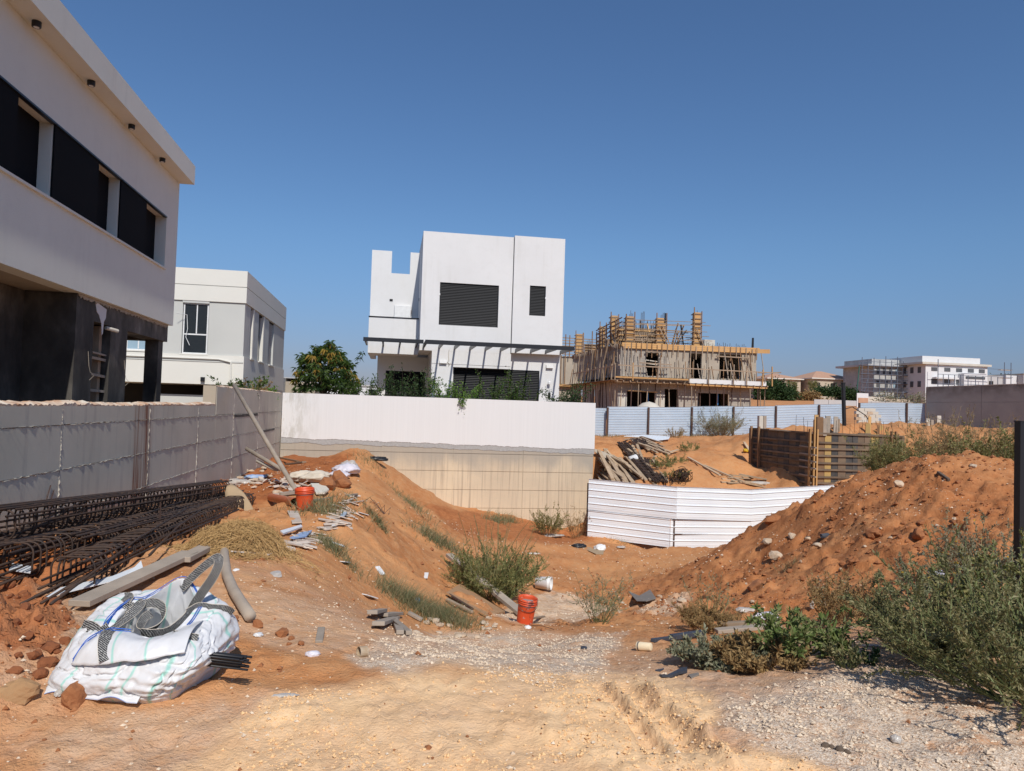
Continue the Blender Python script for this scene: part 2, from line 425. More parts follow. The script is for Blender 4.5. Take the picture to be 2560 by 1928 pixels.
def bx(*a): return MB().box(*a)
def rep(name, me, parent, M):
    """a repeated part: shares mesh data; M is a matrix in the parent's frame"""
    o = bpy.data.objects.new(name, me); COL.objects.link(o); o.parent = parent; o.matrix_local = M
    return o
def wm(parent, M): return FRAME[parent.name].inverted() @ M
UNIT = {}
def unitbox(m):
    """unit cube mesh centred on the origin, shared"""
    if m.name not in UNIT:
        x = 0.5
        b = MB().box(-x, x, -x, x, -x, x)
        UNIT[m.name] = npmesh('box_piece', np.array(b.v), b.f, m)
    return UNIT[m.name]
def pbox(name, m, parent, x0, x1, y0, y1, z0, z1):
    """box part from shared unit mesh, world-aligned bounds"""
    M = Matrix.Translation(((x0 + x1) / 2, (y0 + y1) / 2, (z0 + z1) / 2)) @ Matrix.Diagonal((abs(x1 - x0), abs(y1 - y0), abs(z1 - z0), 1))
    return rep(name, unitbox(m), parent, wm(parent, M))
def pbar(name, m, parent, a, b, w, h, up=(0, 0, 1)):
    a = Vector(a); b = Vector(b); t = (b - a); L = t.length; t.normalize()
    sd = t.cross(Vector(up))
    if sd.length < 1e-4: sd = t.cross(Vector((1, 0, 0)))
    sd.normalize(); u = sd.cross(t)
    Q = Matrix((t, sd, u)).transposed().to_4x4()
    M = Matrix.Translation((a + b) / 2) @ Q @ Matrix.Diagonal((L, w, h, 1))
    if parent is None:
        o = bpy.data.objects.new(name, unitbox(m)); COL.objects.link(o); o.matrix_world = M; FRAME[o.name] = M
        return o
    return rep(name, unitbox(m), parent, wm(parent, M))

# ------------------------------------------------------------------ materials
MATS = {}
class NT:
    def __init__(s, name):
        m = bpy.data.materials.new(name); m.use_nodes = True
        s.m = m; s.t = m.node_tree; s.b = s.t.nodes['Principled BSDF']; s.out = s.t.nodes['Material Output']
        MATS[name] = m
    def n(s, ty, **k):
        x = s.t.nodes.new(ty)
        for a, b in k.items(): setattr(x, a, b)
        return x
    def l(s, a, b): s.t.links.new(a, b)
    def pos(s, sc=(1, 1, 1), obj=False):
        if obj: c = s.n('ShaderNodeTexCoord').outputs['Object']
        else: c = s.n('ShaderNodeNewGeometry').outputs['Position']
        mp = s.n('ShaderNodeMapping'); mp.inputs['Scale'].default_value = sc
        s.l(c, mp.inputs['Vector']); return mp.outputs['Vector']
    def noise(s, vec, scale, detail=4, rough=0.55):
        x = s.n('ShaderNodeTexNoise'); x.inputs['Scale'].default_value = scale; x.inputs['Detail'].default_value = detail; x.inputs['Roughness'].default_value = rough
        s.l(vec, x.inputs['Vector']); return x.outputs['Fac']
    def ramp(s, fac, stops):
        r = s.n('ShaderNodeValToRGB'); e = r.color_ramp.elements
        while len(e) > 1: e.remove(e[-1])
        e[0].position = stops[0][0]; e[0].color = (*stops[0][1], 1) if hasattr(stops[0][1], '__len__') else (stops[0][1],) * 3 + (1,)
        for p, c in stops[1:]:
            q = e.new(p); q.color = (*c, 1) if hasattr(c, '__len__') else (c, c, c, 1)
        s.l(fac, r.inputs[0]); return r.outputs[0]
    def mix(s, fac, a, b, mode='MIX'):
        x = s.n('ShaderNodeMix'); x.data_type = 'RGBA'; x.blend_type = mode
        if isinstance(fac, (int, float)): x.inputs[0].default_value = fac
        else: s.l(fac, x.inputs[0])
        for i, c in ((6, a), (7, b)):
            if hasattr(c, '__len__') and not hasattr(c, 'links'): x.inputs[i].default_value = (*c, 1)
            else: s.l(c, x.inputs[i])
        return x.outputs[2]
    def math(s, op, a, b=None, clamp=False):
        x = s.n('ShaderNodeMath', operation=op, use_clamp=clamp)
        for i, c in enumerate((a, b)):
            if c is None: continue
            if isinstance(c, (int, float)): x.inputs[i].default_value = c
            else: s.l(c, x.inputs[i])
        return x.outputs[0]
    def bump(s, h, strength=0.3, dist=0.01):
        x = s.n('ShaderNodeBump'); x.inputs['Strength'].default_value = strength; x.inputs['Distance'].default_value = dist
        s.l(h, x.inputs['Height']); s.l(x.outputs[0], s.b.inputs['Normal']); return x
    def col(s, c):
        if hasattr(c, 'links'): s.l(c, s.b.inputs['Base Color'])
        else: s.b.inputs['Base Color'].default_value = (*c, 1)
    def rough(s, r): s.b.inputs['Roughness'].default_value = r
    def xyz(s):
        g = s.n('ShaderNodeNewGeometry'); x = s.n('ShaderNodeSeparateXYZ'); s.l(g.outputs['Position'], x.inputs[0]); return x.outputs
    def rand(s): return s.n('ShaderNodeObjectInfo').outputs['Random']
    def island(s): return s.n('ShaderNodeNewGeometry').outputs['Random Per Island']

def m_basic(name, c1, c2=None, scale=2.0, rough=0.85, bump=0.0, bscale=60, bdist=0.004, metal=0.0, rnd=0.0, sc=(1, 1, 1), obj=False, detail=5, spec=None):
    n = NT(name); v = n.pos(sc, obj)
    c = c1
    if c2 is not None:
        c = n.mix(n.ramp(n.noise(v, scale, detail), [(0.3, 0.0), (0.7, 1.0)]), c1, c2)
    if rnd:
        f = n.math('MULTIPLY_ADD', n.rand(), rnd); n.t.nodes[-1].inputs[2].default_value = 1 - rnd / 2
        mm = n.n('ShaderNodeMix'); mm.data_type = 'RGBA'; mm.blend_type = 'MULTIPLY'; mm.inputs[0].default_value = 1
        if hasattr(c, 'links'): n.l(c, mm.inputs[6])
        else: mm.inputs[6].default_value = (*c, 1)
        n.l(f, mm.inputs[7]); c = mm.outputs[2]
    n.col(c); n.rough(rough); n.b.inputs['Metallic'].default_value = metal
    if spec is not None: n.b.inputs['Specular IOR Level'].default_value = spec
    if bump: n.bump(n.noise(v, bscale, 3), bump, bdist)
    return n.m

M = {}
M['stucco'] = m_basic('white stucco', (0.70, 0.695, 0.685), (0.66, 0.655, 0.645), 0.5, 0.9, 0.5, 70, 0.006)
M['stucco_grey'] = m_basic('grey white stucco', (0.74, 0.70, 0.61), (0.68, 0.64, 0.555), 0.35, 0.92, 0.5, 60, 0.006)
def _stucco(name, c1, c2, dirt):
    n = NT(name); v = n.pos()
    c = n.mix(n.ramp(n.noise(v, 0.5, 5), [(0.3, 0.0), (0.7, 1.0)]), c1, c2)
    drip = n.ramp(n.noise(n.pos((3.2, 3.2, 0.16)), 1.0, 5, 0.6), [(0.52, 0.0), (0.75, 1.0)])
    patch = n.ramp(n.noise(v, 0.28, 5, 0.6), [(0.42, 0.0), (0.7, 1.0)])
    c = n.mix(n.math('MULTIPLY', n.math('MULTIPLY', drip, patch), 0.55), c, dirt)
    c = n.mix(n.math('MULTIPLY', n.ramp(n.noise(v, 3.0, 6, 0.7), [(0.5, 0.0), (0.75, 1.0)]), 0.16), c, dirt)
    n.col(c); n.rough(0.92); n.bump(n.noise(v, 65, 3), 0.5, 0.006); return n.m
M['stucco'] = _stucco('white plaster', (0.71, 0.705, 0.695), (0.665, 0.66, 0.65), (0.50, 0.48, 0.44))
M['stucco_grey'] = _stucco('grey white plaster', (0.76, 0.765, 0.69), (0.71, 0.715, 0.645), (0.54, 0.53, 0.48))
M['stucco_cream'] = m_basic('cream stucco', (0.72, 0.70, 0.635), (0.68, 0.66, 0.595), 0.5, 0.9, 0.3, 60, 0.004)
M['stucco_midgrey'] = m_basic('mid grey stucco', (0.55, 0.55, 0.515), (0.50, 0.50, 0.47), 0.5, 0.9, 0.3, 60, 0.004)
M['black_alu'] = m_basic('black aluminium', (0.012, 0.013, 0.016), None, rough=0.4)
M['slat_alu'] = m_basic('dark grey aluminium slat', (0.010, 0.011, 0.014), None, rough=0.5, spec=0.25)
M['glass'] = m_basic('dark window glass', (0.02, 0.025, 0.03), None, rough=0.05, spec=0.8)
M['screen'] = m_basic('black window screen', (0.009, 0.010, 0.012), None, rough=0.9, spec=0.1)
M['room_shade'] = m_basic('interior shade colour', (0.035, 0.031, 0.028), (0.02, 0.018, 0.017), 1.0, 0.95)  # shade of rooms and far windows put into the surface colour
M['wood_new'] = m_basic('fresh pine', (0.56, 0.33, 0.13), (0.46, 0.25, 0.09), 1.2, 0.75, 0.15, 20, 0.002, rnd=0.35)
M['wood_old'] = m_basic('weathered wood', (0.36, 0.27, 0.19), (0.26, 0.19, 0.13), 3, 0.9, 0.3, 30, 0.003, rnd=0.5, obj=False)
M['wood_grey'] = m_basic('grey dusty timber', (0.40, 0.33, 0.26), (0.30, 0.25, 0.2), 4, 0.92, 0.4, 25, 0.004, rnd=0.25)
M['wood_dark'] = m_basic('dark used batten', (0.20, 0.14, 0.09), (0.12, 0.085, 0.06), 3, 0.9, 0.3, 30, 0.003, rnd=0.5)
M['wood_brown'] = m_basic('brown stained timber', (0.27, 0.15, 0.07), (0.17, 0.095, 0.05), 3, 0.85, 0.3, 30, 0.003, rnd=0.4)
M['ply_yellow'] = m_basic('yellow formwork panel', (0.50, 0.32, 0.10), (0.38, 0.25, 0.10), 2, 0.7, rnd=0.3)
M['ply_brown'] = m_basic('brown formwork panel', (0.19, 0.13, 0.08), (0.13, 0.09, 0.06), 2, 0.75, 0.2, 20, rnd=0.4)
M['ply_black'] = m_basic('black formwork panel', (0.035, 0.033, 0.033), (0.09, 0.08, 0.07), 3, 0.7, rnd=0.4)
M['rebar'] = m_basic('rusty dark rebar', (0.045, 0.034, 0.030), (0.095, 0.052, 0.032), 9, 0.7, 0.3, 120, 0.002, metal=0.35)
M['rust_steel'] = m_basic('brown rusty steel post', (0.09, 0.045, 0.032), (0.06, 0.034, 0.026), 5, 0.8)
M['sheet_white'] = m_basic('white painted sheet metal', (0.81, 0.85, 0.88), (0.75, 0.79, 0.83), 0.8, 0.38, detail=3)
M['sheet_sky'] = m_basic('sky toned sheet metal', (0.50, 0.58, 0.66), (0.43, 0.51, 0.60), 0.6, 0.36, detail=4)  # reflected sky put into the base colour as blue
M['pipe_black'] = m_basic('black plastic pipe', (0.014, 0.014, 0.016), None, rough=0.45)
M['orange_plastic'] = m_basic('orange red plastic', (0.72, 0.095, 0.025), (0.60, 0.075, 0.022), 6, 0.45)
M['pvc'] = m_basic('orange brown pvc', (0.52, 0.13, 0.035), (0.44, 0.11, 0.03), 6, 0.4)
M['cement'] = m_basic('grey cement residue', (0.42, 0.41, 0.39), (0.32, 0.31, 0.30), 12, 0.95, 0.5, 40, 0.006)
M['white_plastic'] = m_basic('white plastic', (0.78, 0.78, 0.77), (0.68, 0.68, 0.67), 7, 0.45)
M['film'] = m_basic('pale translucent plastic film', (0.52, 0.48, 0.43), (0.42, 0.37, 0.32), 9, 0.3)
M['cardboard'] = m_basic('brown cardboard', (0.42, 0.30, 0.18), (0.36, 0.26, 0.16), 5, 0.9)
M['cement_bag'] = m_basic('cream paper sack', (0.66, 0.58, 0.47), (0.56, 0.48, 0.38), 6, 0.85)
M['foil'] = m_basic('silvery plastic sheet', (0.72, 0.71, 0.75), (0.62, 0.55, 0.60), 9, 0.25)
M['board_pale'] = m_basic('pale broken board', (0.62, 0.55, 0.47), (0.52, 0.40, 0.32), 6, 0.9, rnd=0.35)
M['blue_plastic'] = m_basic('blue plastic', (0.03, 0.25, 0.62), None, rough=0.4)
M['blue_board'] = m_basic('pale blue board', (0.22, 0.36, 0.62), (0.4, 0.48, 0.62), 8, 0.6)
M['stone_white'] = m_basic('pale limestone', (0.60, 0.50, 0.38), (0.44, 0.30, 0.19), 8, 0.95, 0.5, 30, 0.01, rnd=0.3)
M['gravel_stone'] = m_basic('crushed limestone', (0.78, 0.65, 0.49), (0.54, 0.40, 0.275), 22, 0.95)
M['clod_dark'] = m_basic('dark red clod', (0.27, 0.095, 0.036), (0.19, 0.065, 0.026), 14, 1.0, 0.8, 60, 0.01)
M['clod'] = m_basic('red brown clod', (0.36, 0.15, 0.06), (0.26, 0.095, 0.036), 12, 1.0, 0.6, 50, 0.01)
M['clod_tan'] = m_basic('tan soil lump', (0.42, 0.25, 0.12), (0.34, 0.19, 0.09), 8, 1.0, 0.6, 40, 0.01)
M['rubber'] = m_basic('dark blue grey rubber', (0.05, 0.06, 0.08), (0.035, 0.04, 0.055), 6, 0.7)
M['grey_felt'] = m_basic('grey felt sheet', (0.25, 0.22, 0.19), (0.2, 0.175, 0.15), 6, 0.9)
M['roof_tile'] = m_basic('terracotta roof', (0.52, 0.31, 0.20), (0.45, 0.26, 0.17), 2, 0.85)
M['villa'] = m_basic('villa stone', (0.52, 0.44, 0.34), (0.46, 0.38, 0.29), 1, 0.9)
M['dist_white'] = m_basic('distant white render', (0.69, 0.69, 0.69), (0.63, 0.63, 0.63), 0.3, 0.9)
M['dist_grey'] = m_basic('distant grey block', (0.50, 0.49, 0.48), (0.45, 0.44, 0.43), 0.4, 0.9)
M['scaf'] = m_basic('scaffold steel', (0.12, 0.14, 0.18), None, rough=0.5)
M['conc_raw'] = m_basic('raw concrete', (0.45, 0.385, 0.30), (0.34, 0.29, 0.23), 0.7, 0.95, 0.4, 30, 0.01)
M['conc_pale'] = m_basic('pale concrete', (0.60, 0.56, 0.48), (0.52, 0.48, 0.41), 0.7, 0.95)
M['mortar'] = m_basic('mortar ridge', (0.46, 0.42, 0.36), (0.36, 0.33, 0.28), 10, 1.0)
M['rim'] = m_basic('broken concrete rim', (0.66, 0.59, 0.49), (0.45, 0.24, 0.13), 5, 1.0, 0.6, 30, 0.01)
M['bark'] = m_basic('bark', (0.14, 0.10, 0.07), (0.09, 0.065, 0.045), 8, 0.95)
M['stem_green'] = m_basic('green stem', (0.16, 0.19, 0.07), None, rough=0.8)
M['stem_dry'] = m_basic('dry stem', (0.36, 0.25, 0.12), (0.26, 0.17, 0.08), 9, 0.9)
M['cup'] = m_basic('cream paper', (0.74, 0.62, 0.42), None, rough=.7)
M['pvc_rust'] = m_basic('rusty tin', (0.36, 0.24, 0.13), (0.5, 0.42, 0.32), 14, 0.6)
M['wood_brown2'] = m_basic('soil covered plywood', (0.40, 0.22, 0.10), (0.47, 0.27, 0.13), 5, 0.95, 0.3, 30, 0.004)
M['wood_grey2'] = m_basic('bleached plank', (0.50, 0.37, 0.24), (0.38, 0.27, 0.17), 3, 0.9, rnd=0.35)

def m_leaf(name, cols, rough=0.55, transl=0.25, spec=0.3):
    n = NT(name)
    k = len(cols)
    c = n.ramp(n.island(), [(i / max(k - 1, 1), cc) for i, cc in enumerate(cols)])
    n.col(c); n.rough(rough); n.b.inputs['Specular IOR Level'].default_value = spec
    tr = n.n('ShaderNodeBsdfTranslucent'); n.l(c, tr.inputs['Color'])
    mx = n.n('ShaderNodeMixShader'); mx.inputs[0].default_value = transl
    n.l(n.b.outputs[0], mx.inputs[1]); n.l(tr.outputs[0], mx.inputs[2]); n.l(mx.outputs[0], n.out.inputs['Surface'])
    return n.m
M['leaf_olive'] = m_leaf('olive green leaf', [(0.14, 0.15, 0.065), (0.21, 0.205, 0.09), (0.29, 0.26, 0.125), (0.24, 0.20, 0.09), (0.17, 0.185, 0.08)])
M['leaf_grey'] = m_leaf('grey green leaf', [(0.17, 0.185, 0.11), (0.24, 0.25, 0.155), (0.32, 0.31, 0.21), (0.28, 0.23, 0.13)])
M['leaf_weed'] = m_leaf('weed leaf', [(0.14, 0.155, 0.05), (0.20, 0.205, 0.065), (0.27, 0.245, 0.09), (0.32, 0.26, 0.12)])
M['leaf_bright'] = m_leaf('bright green leaf', [(0.06, 0.13, 0.022), (0.10, 0.19, 0.03), (0.17, 0.26, 0.045)])
M['leaf_dark'] = m_leaf('dark green leaf', [(0.022, 0.05, 0.016), (0.04, 0.075, 0.022), (0.06, 0.10, 0.03)])
M['leaf_mango'] = m_leaf('mango leaf', [(0.03, 0.065, 0.015), (0.055, 0.10, 0.02), (0.10, 0.15, 0.03)], 0.4)
M['leaf_flush'] = m_leaf('young yellow mango leaf', [(0.36, 0.26, 0.05), (0.46, 0.28, 0.07), (0.27, 0.25, 0.05)], 0.4)
M['leaf_dry'] = m_leaf('dry brown leaf', [(0.30, 0.19, 0.075), (0.24, 0.145, 0.06), (0.36, 0.25, 0.11)], 0.8, 0.1)
M['straw'] = m_leaf('straw', [(0.46, 0.28, 0.11), (0.54, 0.35, 0.15), (0.36, 0.21, 0.085)], 0.7, 0.1)
M['grass'] = m_leaf('grass blade', [(0.11, 0.14, 0.065), (0.16, 0.175, 0.08), (0.26, 0.22, 0.11), (0.38, 0.29, 0.16)], 0.6)
M['grass_dry'] = m_leaf('dry grass', [(0.34, 0.25, 0.13), (0.28, 0.20, 0.10), (0.22, 0.19, 0.09)], 0.8, 0.15)
M['flower'] = m_leaf('yellow flower', [(0.75, 0.48, 0.03), (0.7, 0.4, 0.02)])

def _mat_wall_grey():
    n = NT('grey shuttered concrete'); v = n.pos()
    x, y, z = n.xyz()
    base = n.mix(n.ramp(n.noise(v, 0.9, 5), [(0.3, 0.0), (0.7, 1.0)]), (0.50, 0.475, 0.385), (0.60, 0.565, 0.465))
    # vertical rust streaks on one bay
    vs = n.pos((1, 9, 0.35)); st = n.noise(vs, 1.6, 3)
    inb = n.math('MULTIPLY', n.ramp(n.math('MULTIPLY_ADD', y, 1.0), [(0.0, 0.0), (1.0, 1.0)]), 1.0)
    mr = n.n('ShaderNodeMapRange'); mr.interpolation_type = 'SMOOTHSTEP'
    n.l(y, mr.inputs[0]); mr.inputs[1].default_value = 12.9; mr.inputs[2].default_value = 13.0
    mr2 = n.n('ShaderNodeMapRange'); mr2.interpolation_type = 'SMOOTHSTEP'
    n.l(y, mr2.inputs[0]); mr2.inputs[1].default_value = 14.05; mr2.inputs[2].default_value = 13.75
    f = n.math('MULTIPLY', mr.outputs[0], mr2.outputs[0])
    f = n.math('MULTIPLY', f, n.ramp(st, [(0.36, 0.15), (0.52, 0.5), (0.6, 1.0)]))
    f = n.math('MULTIPLY', f, 0.95)
    c = n.mix(f, base, (0.22, 0.085, 0.04))
    dk = n.ramp(n.noise(n.pos((1, 5, 0.5)), 1.0, 4), [(0.55, 0.0), (0.8, 0.55)])
    c = n.mix(dk, c, (0.25, 0.235, 0.23))
    n.col(c); n.rough(0.9); n.bump(n.noise(v, 18, 6), 0.25, 0.006)
    return n.m
M['wall_grey'] = _mat_wall_grey()

def _mat_cast():
    n = NT('board marked concrete'); 
    x, y, z = n.xyz()
    st = n.noise(n.pos((14, 14, 0.25)), 1.0, 5, 0.65)
    blot = n.noise(n.pos(), 0.5, 4)
    c = n.mix(n.ramp(blot, [(0.3, 0.0), (0.7, 1.0)]), (0.66, 0.54, 0.38), (0.56, 0.455, 0.325))
    c = n.mix(n.ramp(st, [(0.52, 0.0), (0.68, 0.75)]), c, (0.34, 0.27, 0.20))
    # grey cement run-off band under the plaster edge
    e = n.math('MULTIPLY_ADD', n.noise(n.pos((1.2, 1, 0.6)), 1.0, 4), 1.5); n.t.nodes[-1].inputs[2].default_value = -0.75
    h = n.math('ADD', z, e)
    mr = n.n('ShaderNodeMapRange'); mr.interpolation_type = 'SMOOTHSTEP'; n.l(h, mr.inputs[0]); mr.inputs[1].default_value = -1.1; mr.inputs[2].default_value = -0.3
    c = n.mix(n.math('MULTIPLY', mr.outputs[0], 0.85), c, (0.36, 0.32, 0.265))
    # fine dark pits
    pit = n.ramp(n.noise(n.pos(), 40, 2), [(0.66, 0.0), (0.72, 0.6)])
    c = n.mix(pit, c, (0.25, 0.2, 0.15))
    n.col(c); n.rough(0.95); n.bump(n.noise(n.pos((10, 10, 0.6)), 3, 5), 0.3, 0.01)
    return n.m
M['cast'] = _mat_cast()

def _mat_whitewall():
    n = NT('white scratch plaster')
    x, y, z = n.xyz()
    st = n.noise(n.pos((22, 22, 0.3)), 1.0, 4)
    c = n.mix(n.ramp(st, [(0.3, 0.0), (0.75, 1.0)]), (0.71, 0.70, 0.685), (0.675, 0.665, 0.65))
    # old grey streaks near the corner
    mr = n.n('ShaderNodeMapRange'); n.l(x, mr.inputs[0]); mr.inputs[1].default_value = -2.6; mr.inputs[2].default_value = -3.7
    g = n.math('MULTIPLY', mr.outputs[0], n.ramp(n.noise(n.pos((2.2, 2, 0.6)), 2.0, 6, 0.7), [(0.45, 0.0), (0.62, 1.0)]), True)
    c = n.mix(n.math('MULTIPLY', g, 0.7), c, (0.46, 0.44, 0.39))
    n.col(c); n.rough(0.95); n.bump(n.noise(n.pos((30, 30, 4)), 2, 3), 0.2, 0.004)
    return n.m
M['whitewall'] = _mat_whitewall()

def _mat_darkplaster():
    n = NT('dark wet plaster')
    v = n.pos((1.2, 1.2, 0.7))
    c = n.ramp(n.noise(v, 1.1, 6, 0.6), [(0.34, (0.018, 0.016, 0.014)), (0.5, (0.055, 0.049, 0.042)), (0.62, (0.12, 0.108, 0.093)), (0.76, (0.30, 0.28, 0.25))])
    n.col(c); n.rough(0.85); n.bump(n.noise(n.pos(), 25, 5), 0.3, 0.006)
    return n.m
M['dark_plaster'] = _mat_darkplaster()

def _mat_blocks(name, c1, c2, mortar, sx, sz):
    n = NT(name)
    x, y, z = n.xyz()
    cb = n.n('ShaderNodeCombineXYZ'); n.l(n.math('ADD', x, y), cb.inputs[0]); n.l(z, cb.inputs[1])
    b = n.n('ShaderNodeTexBrick'); n.l(cb.outputs[0], b.inputs['Vector'])
    b.inputs['Color1'].default_value = (*c1, 1); b.inputs['Color2'].default_value = (*c2, 1); b.inputs['Mortar'].default_value = (*mortar, 1)
    b.inputs['Scale'].default_value = 1.0; b.inputs['Brick Width'].default_value = sx; b.inputs['Row Height'].default_value = sz; b.inputs['Mortar Size'].default_value = 0.012
    bl = n.ramp(n.noise(n.pos(), 0.6, 4), [(0.35, 0.75), (0.7, 1.05)])
    n.col(n.mix(1.0, b.outputs[0], bl, 'MULTIPLY')); n.rough(0.95)
    return n.m
M['blocks'] = _mat_blocks('grey concrete blockwork', (0.47, 0.42, 0.355), (0.40, 0.36, 0.31), (0.33, 0.29, 0.24), 0.42, 0.21)
M['blocks_shade'] = _mat_blocks('distant blockwork in shade grey', (0.50, 0.50, 0.49), (0.45, 0.45, 0.44), (0.40, 0.40, 0.40), 0.5, 0.25)  # grey of the wing's shade put into the block colours

def _mat_ground():
    n = NT('red sandy soil')
    a = n.n('ShaderNodeAttribute'); a.attribute_name = 'zone'
    sp = n.n('ShaderNodeSeparateColor'); n.l(a.outputs['Color'], sp.inputs[0])
    sand, grav, dust = sp.outputs[0], sp.outputs[1], sp.outputs[2]
    clay = a.outputs['Alpha']
    v = n.pos()
    n1 = n.noise(v, 0.55, 6, 0.6); n2 = n.noise(v, 6, 5, 0.65); n3 = n.noise(v, 55, 3, 0.6)
    soil = n.mix(n.ramp(n1, [(0.35, 0.0), (0.66, 1.0)]), (0.60, 0.285, 0.118), (0.46, 0.182, 0.066))
    soil = n.mix(n.ramp(n2, [(0.42, 0.0), (0.75, 0.7)]), soil, (0.60, 0.335, 0.16))
    cl = n.mix(n.ramp(n2, [(0.35, 0.0), (0.65, 1.0)]), (0.30, 0.098, 0.034), (0.46, 0.165, 0.058))
    c = n.mix(clay, soil, cl)
    du = n.mix(n.ramp(n2, [(0.3, 0.0), (0.7, 1.0)]), (0.70, 0.53, 0.38), (0.60, 0.41, 0.26))
    c = n.mix(n.math('MULTIPLY', dust, n.ramp(n.noise(v, 9, 6, 0.7), [(0.3, 0.35), (0.55, 1.0)])), c, du)
    gr = n.mix(n.ramp(n.noise(v, 90, 2), [(0.35, 0.0), (0.62, 1.0)]), (0.46, 0.31, 0.20), (0.73, 0.61, 0.48))
    c = n.mix(n.math('MULTIPLY', grav, n.ramp(n.noise(v, 5.5, 6, 0.7), [(0.32, 0.1), (0.5, 1.0)])), c, gr)
    sa = n.mix(n.ramp(n2, [(0.3, 0.0), (0.7, 1.0)]), (0.86, 0.585, 0.335), (0.76, 0.49, 0.26))
    c = n.mix(n.math('MULTIPLY', sand, n.ramp(n.noise(v, 3.3, 5, 0.65), [(0.3, 0.6), (0.5, 1.0)])), c, sa)
    # pale chips sprinkled over bare soil
    vo = n.n('ShaderNodeTexVoronoi'); vo.inputs['Scale'].default_value = 26; n.l(v, vo.inputs['Vector'])
    chip = n.math('MULTIPLY', n.ramp(vo.outputs['Distance'], [(0.13, 1.0), (0.17, 0.0)]), n.ramp(n.noise(v, 2.3, 3), [(0.48, 0.0), (0.6, 1.0)]))
    c = n.mix(n.math('MULTIPLY', chip, 0.7), c, (0.60, 0.50, 0.38))
    n.col(c); n.rough(1.0); n.b.inputs['Specular IOR Level'].default_value = 0.15
    h = n.math('ADD', n.math('MULTIPLY', n2, 0.55), n.math('MULTIPLY', n3, 0.3))
    h = n.math('ADD', h, n.math('MULTIPLY', n.noise(v, 18, 4, 0.7), 0.5))
    bp = n.bump(h, 1.0, 0.04); st_ = n.math('MULTIPLY_ADD', sand, -0.45); n.t.nodes[-1].inputs[2].default_value = 0.95; n.l(st_, bp.inputs['Strength'])
    return n.m
M['ground'] = _mat_ground()
M['yard'] = m_basic('grey yard soil', (0.34, 0.21, 0.12), (0.4, 0.28, 0.18), 0.6, 1.0)

# ================================================================== GROUND
def build_ground():
    ox, oy = 0.0, -3.0
    rad = [2.2]
    while rad[-1] < 75: rad.append(rad[-1] * 1.0052 if rad[-1] < 22 else rad[-1] * 1.010)
    while rad[-1] < 2600: rad.append(rad[-1] * 1.09)
    rad = np.array(rad)
    ang = np.radians(np.linspace(-62, 62, 760)) + math.radians(9.6)
    RR, AA = np.meshgrid(rad, ang, indexing='ij')
    X = ox + RR * np.sin(AA); Y = oy + RR * np.cos(AA)
    sh = X.shape
    x = X.ravel(); y = Y.ravel()
    z, sand, grav, dust, clay, mound = Zf(x, y, True)
    # under the walled house lots the sheet stays just below the walls' own ground
    lot = ((x < -4.25) & (y > -2.5) & (y < 75)) | ((y > 29.75) & (y < 75) & (x < 8.5))
    z = np.where(lot, np.minimum(z, -0.9), z)
    V = np.stack([x, y, z], -1)
    m, k = sh
    i = np.arange(m - 1)[:, None] * k + np.arange(k - 1)[None, :]
    F = np.stack([i, i + 1, i + k + 1, i + k], -1).reshape(-1, 4)
    me = npmesh('ground', V, F, M['ground'], True)
    a = me.attributes.new('zone', 'FLOAT_COLOR', 'POINT')
    a.data.foreach_set('color', np.stack([sand, grav, dust, clay], -1).astype(np.float32).ravel())
    o = link('ground', me); o['kind'] = 'structure'
    return o
build_ground()

# ground of the walled lots (left yard, garden behind the white wall)
o = bx(-40, -4.45, -3, 60, -0.6, 0.1).build('yard_ground', M['yard']); o['kind'] = 'structure'
o = bx(-4.4, 8.62, 29.95, 60, -0.6, 0.95).build('garden_ground', M['yard']); o['kind'] = 'structure'

# ---- loose stones: numpy-built little rocks
def stones_mesh(name, C, S, m, seed=1, flat=0.7):
    rs = np.random.RandomState(seed); n = len(C)
    base = np.array([[1, 0, 0], [-1, 0, 0], [0, 1, 0], [0, -1, 0], [0, 0, 1], [0, 0, -1]], float)
    V = base[None] * (0.75 + 0.5 * rs.rand(n, 6, 1)) + rs.uniform(-.25, .25, (n, 6, 3))
    a = rs.rand(n) * 6.28; c, s = np.cos(a), np.sin(a)
    xr = V[..., 0] * c[:, None] - V[..., 1] * s[:, None]; yr = V[..., 0] * s[:, None] + V[..., 1] * c[:, None]
    V = np.stack([xr, yr, V[..., 2] * flat], -1) * S[:, None, None] + C[:, None, :]
    T_ = np.array([[0, 2, 4], [2, 1, 4], [1, 3, 4], [3, 0, 4], [2, 0, 5], [1, 2, 5], [3, 1, 5], [0, 3, 5]])
    F = (np.arange(n)[:, None, None] * 6 + T_[None]).reshape(-1, 3)
    return npmesh(name, V.reshape(-1, 3), F, m)

def scatter(n, x0, x1, y0, y1, wfun, seed):
    rs = np.random.RandomState(seed)
    x = rs.uniform(x0, x1, n); y = rs.uniform(y0, y1, n)
    z, sand, grav, dust, clay, mound = Zf(x, y, True)
    w = wfun(x, y, sand, grav, dust, clay, mound)
    k = rs.rand(n) < w
    return x[k], y[k], z[k], rs

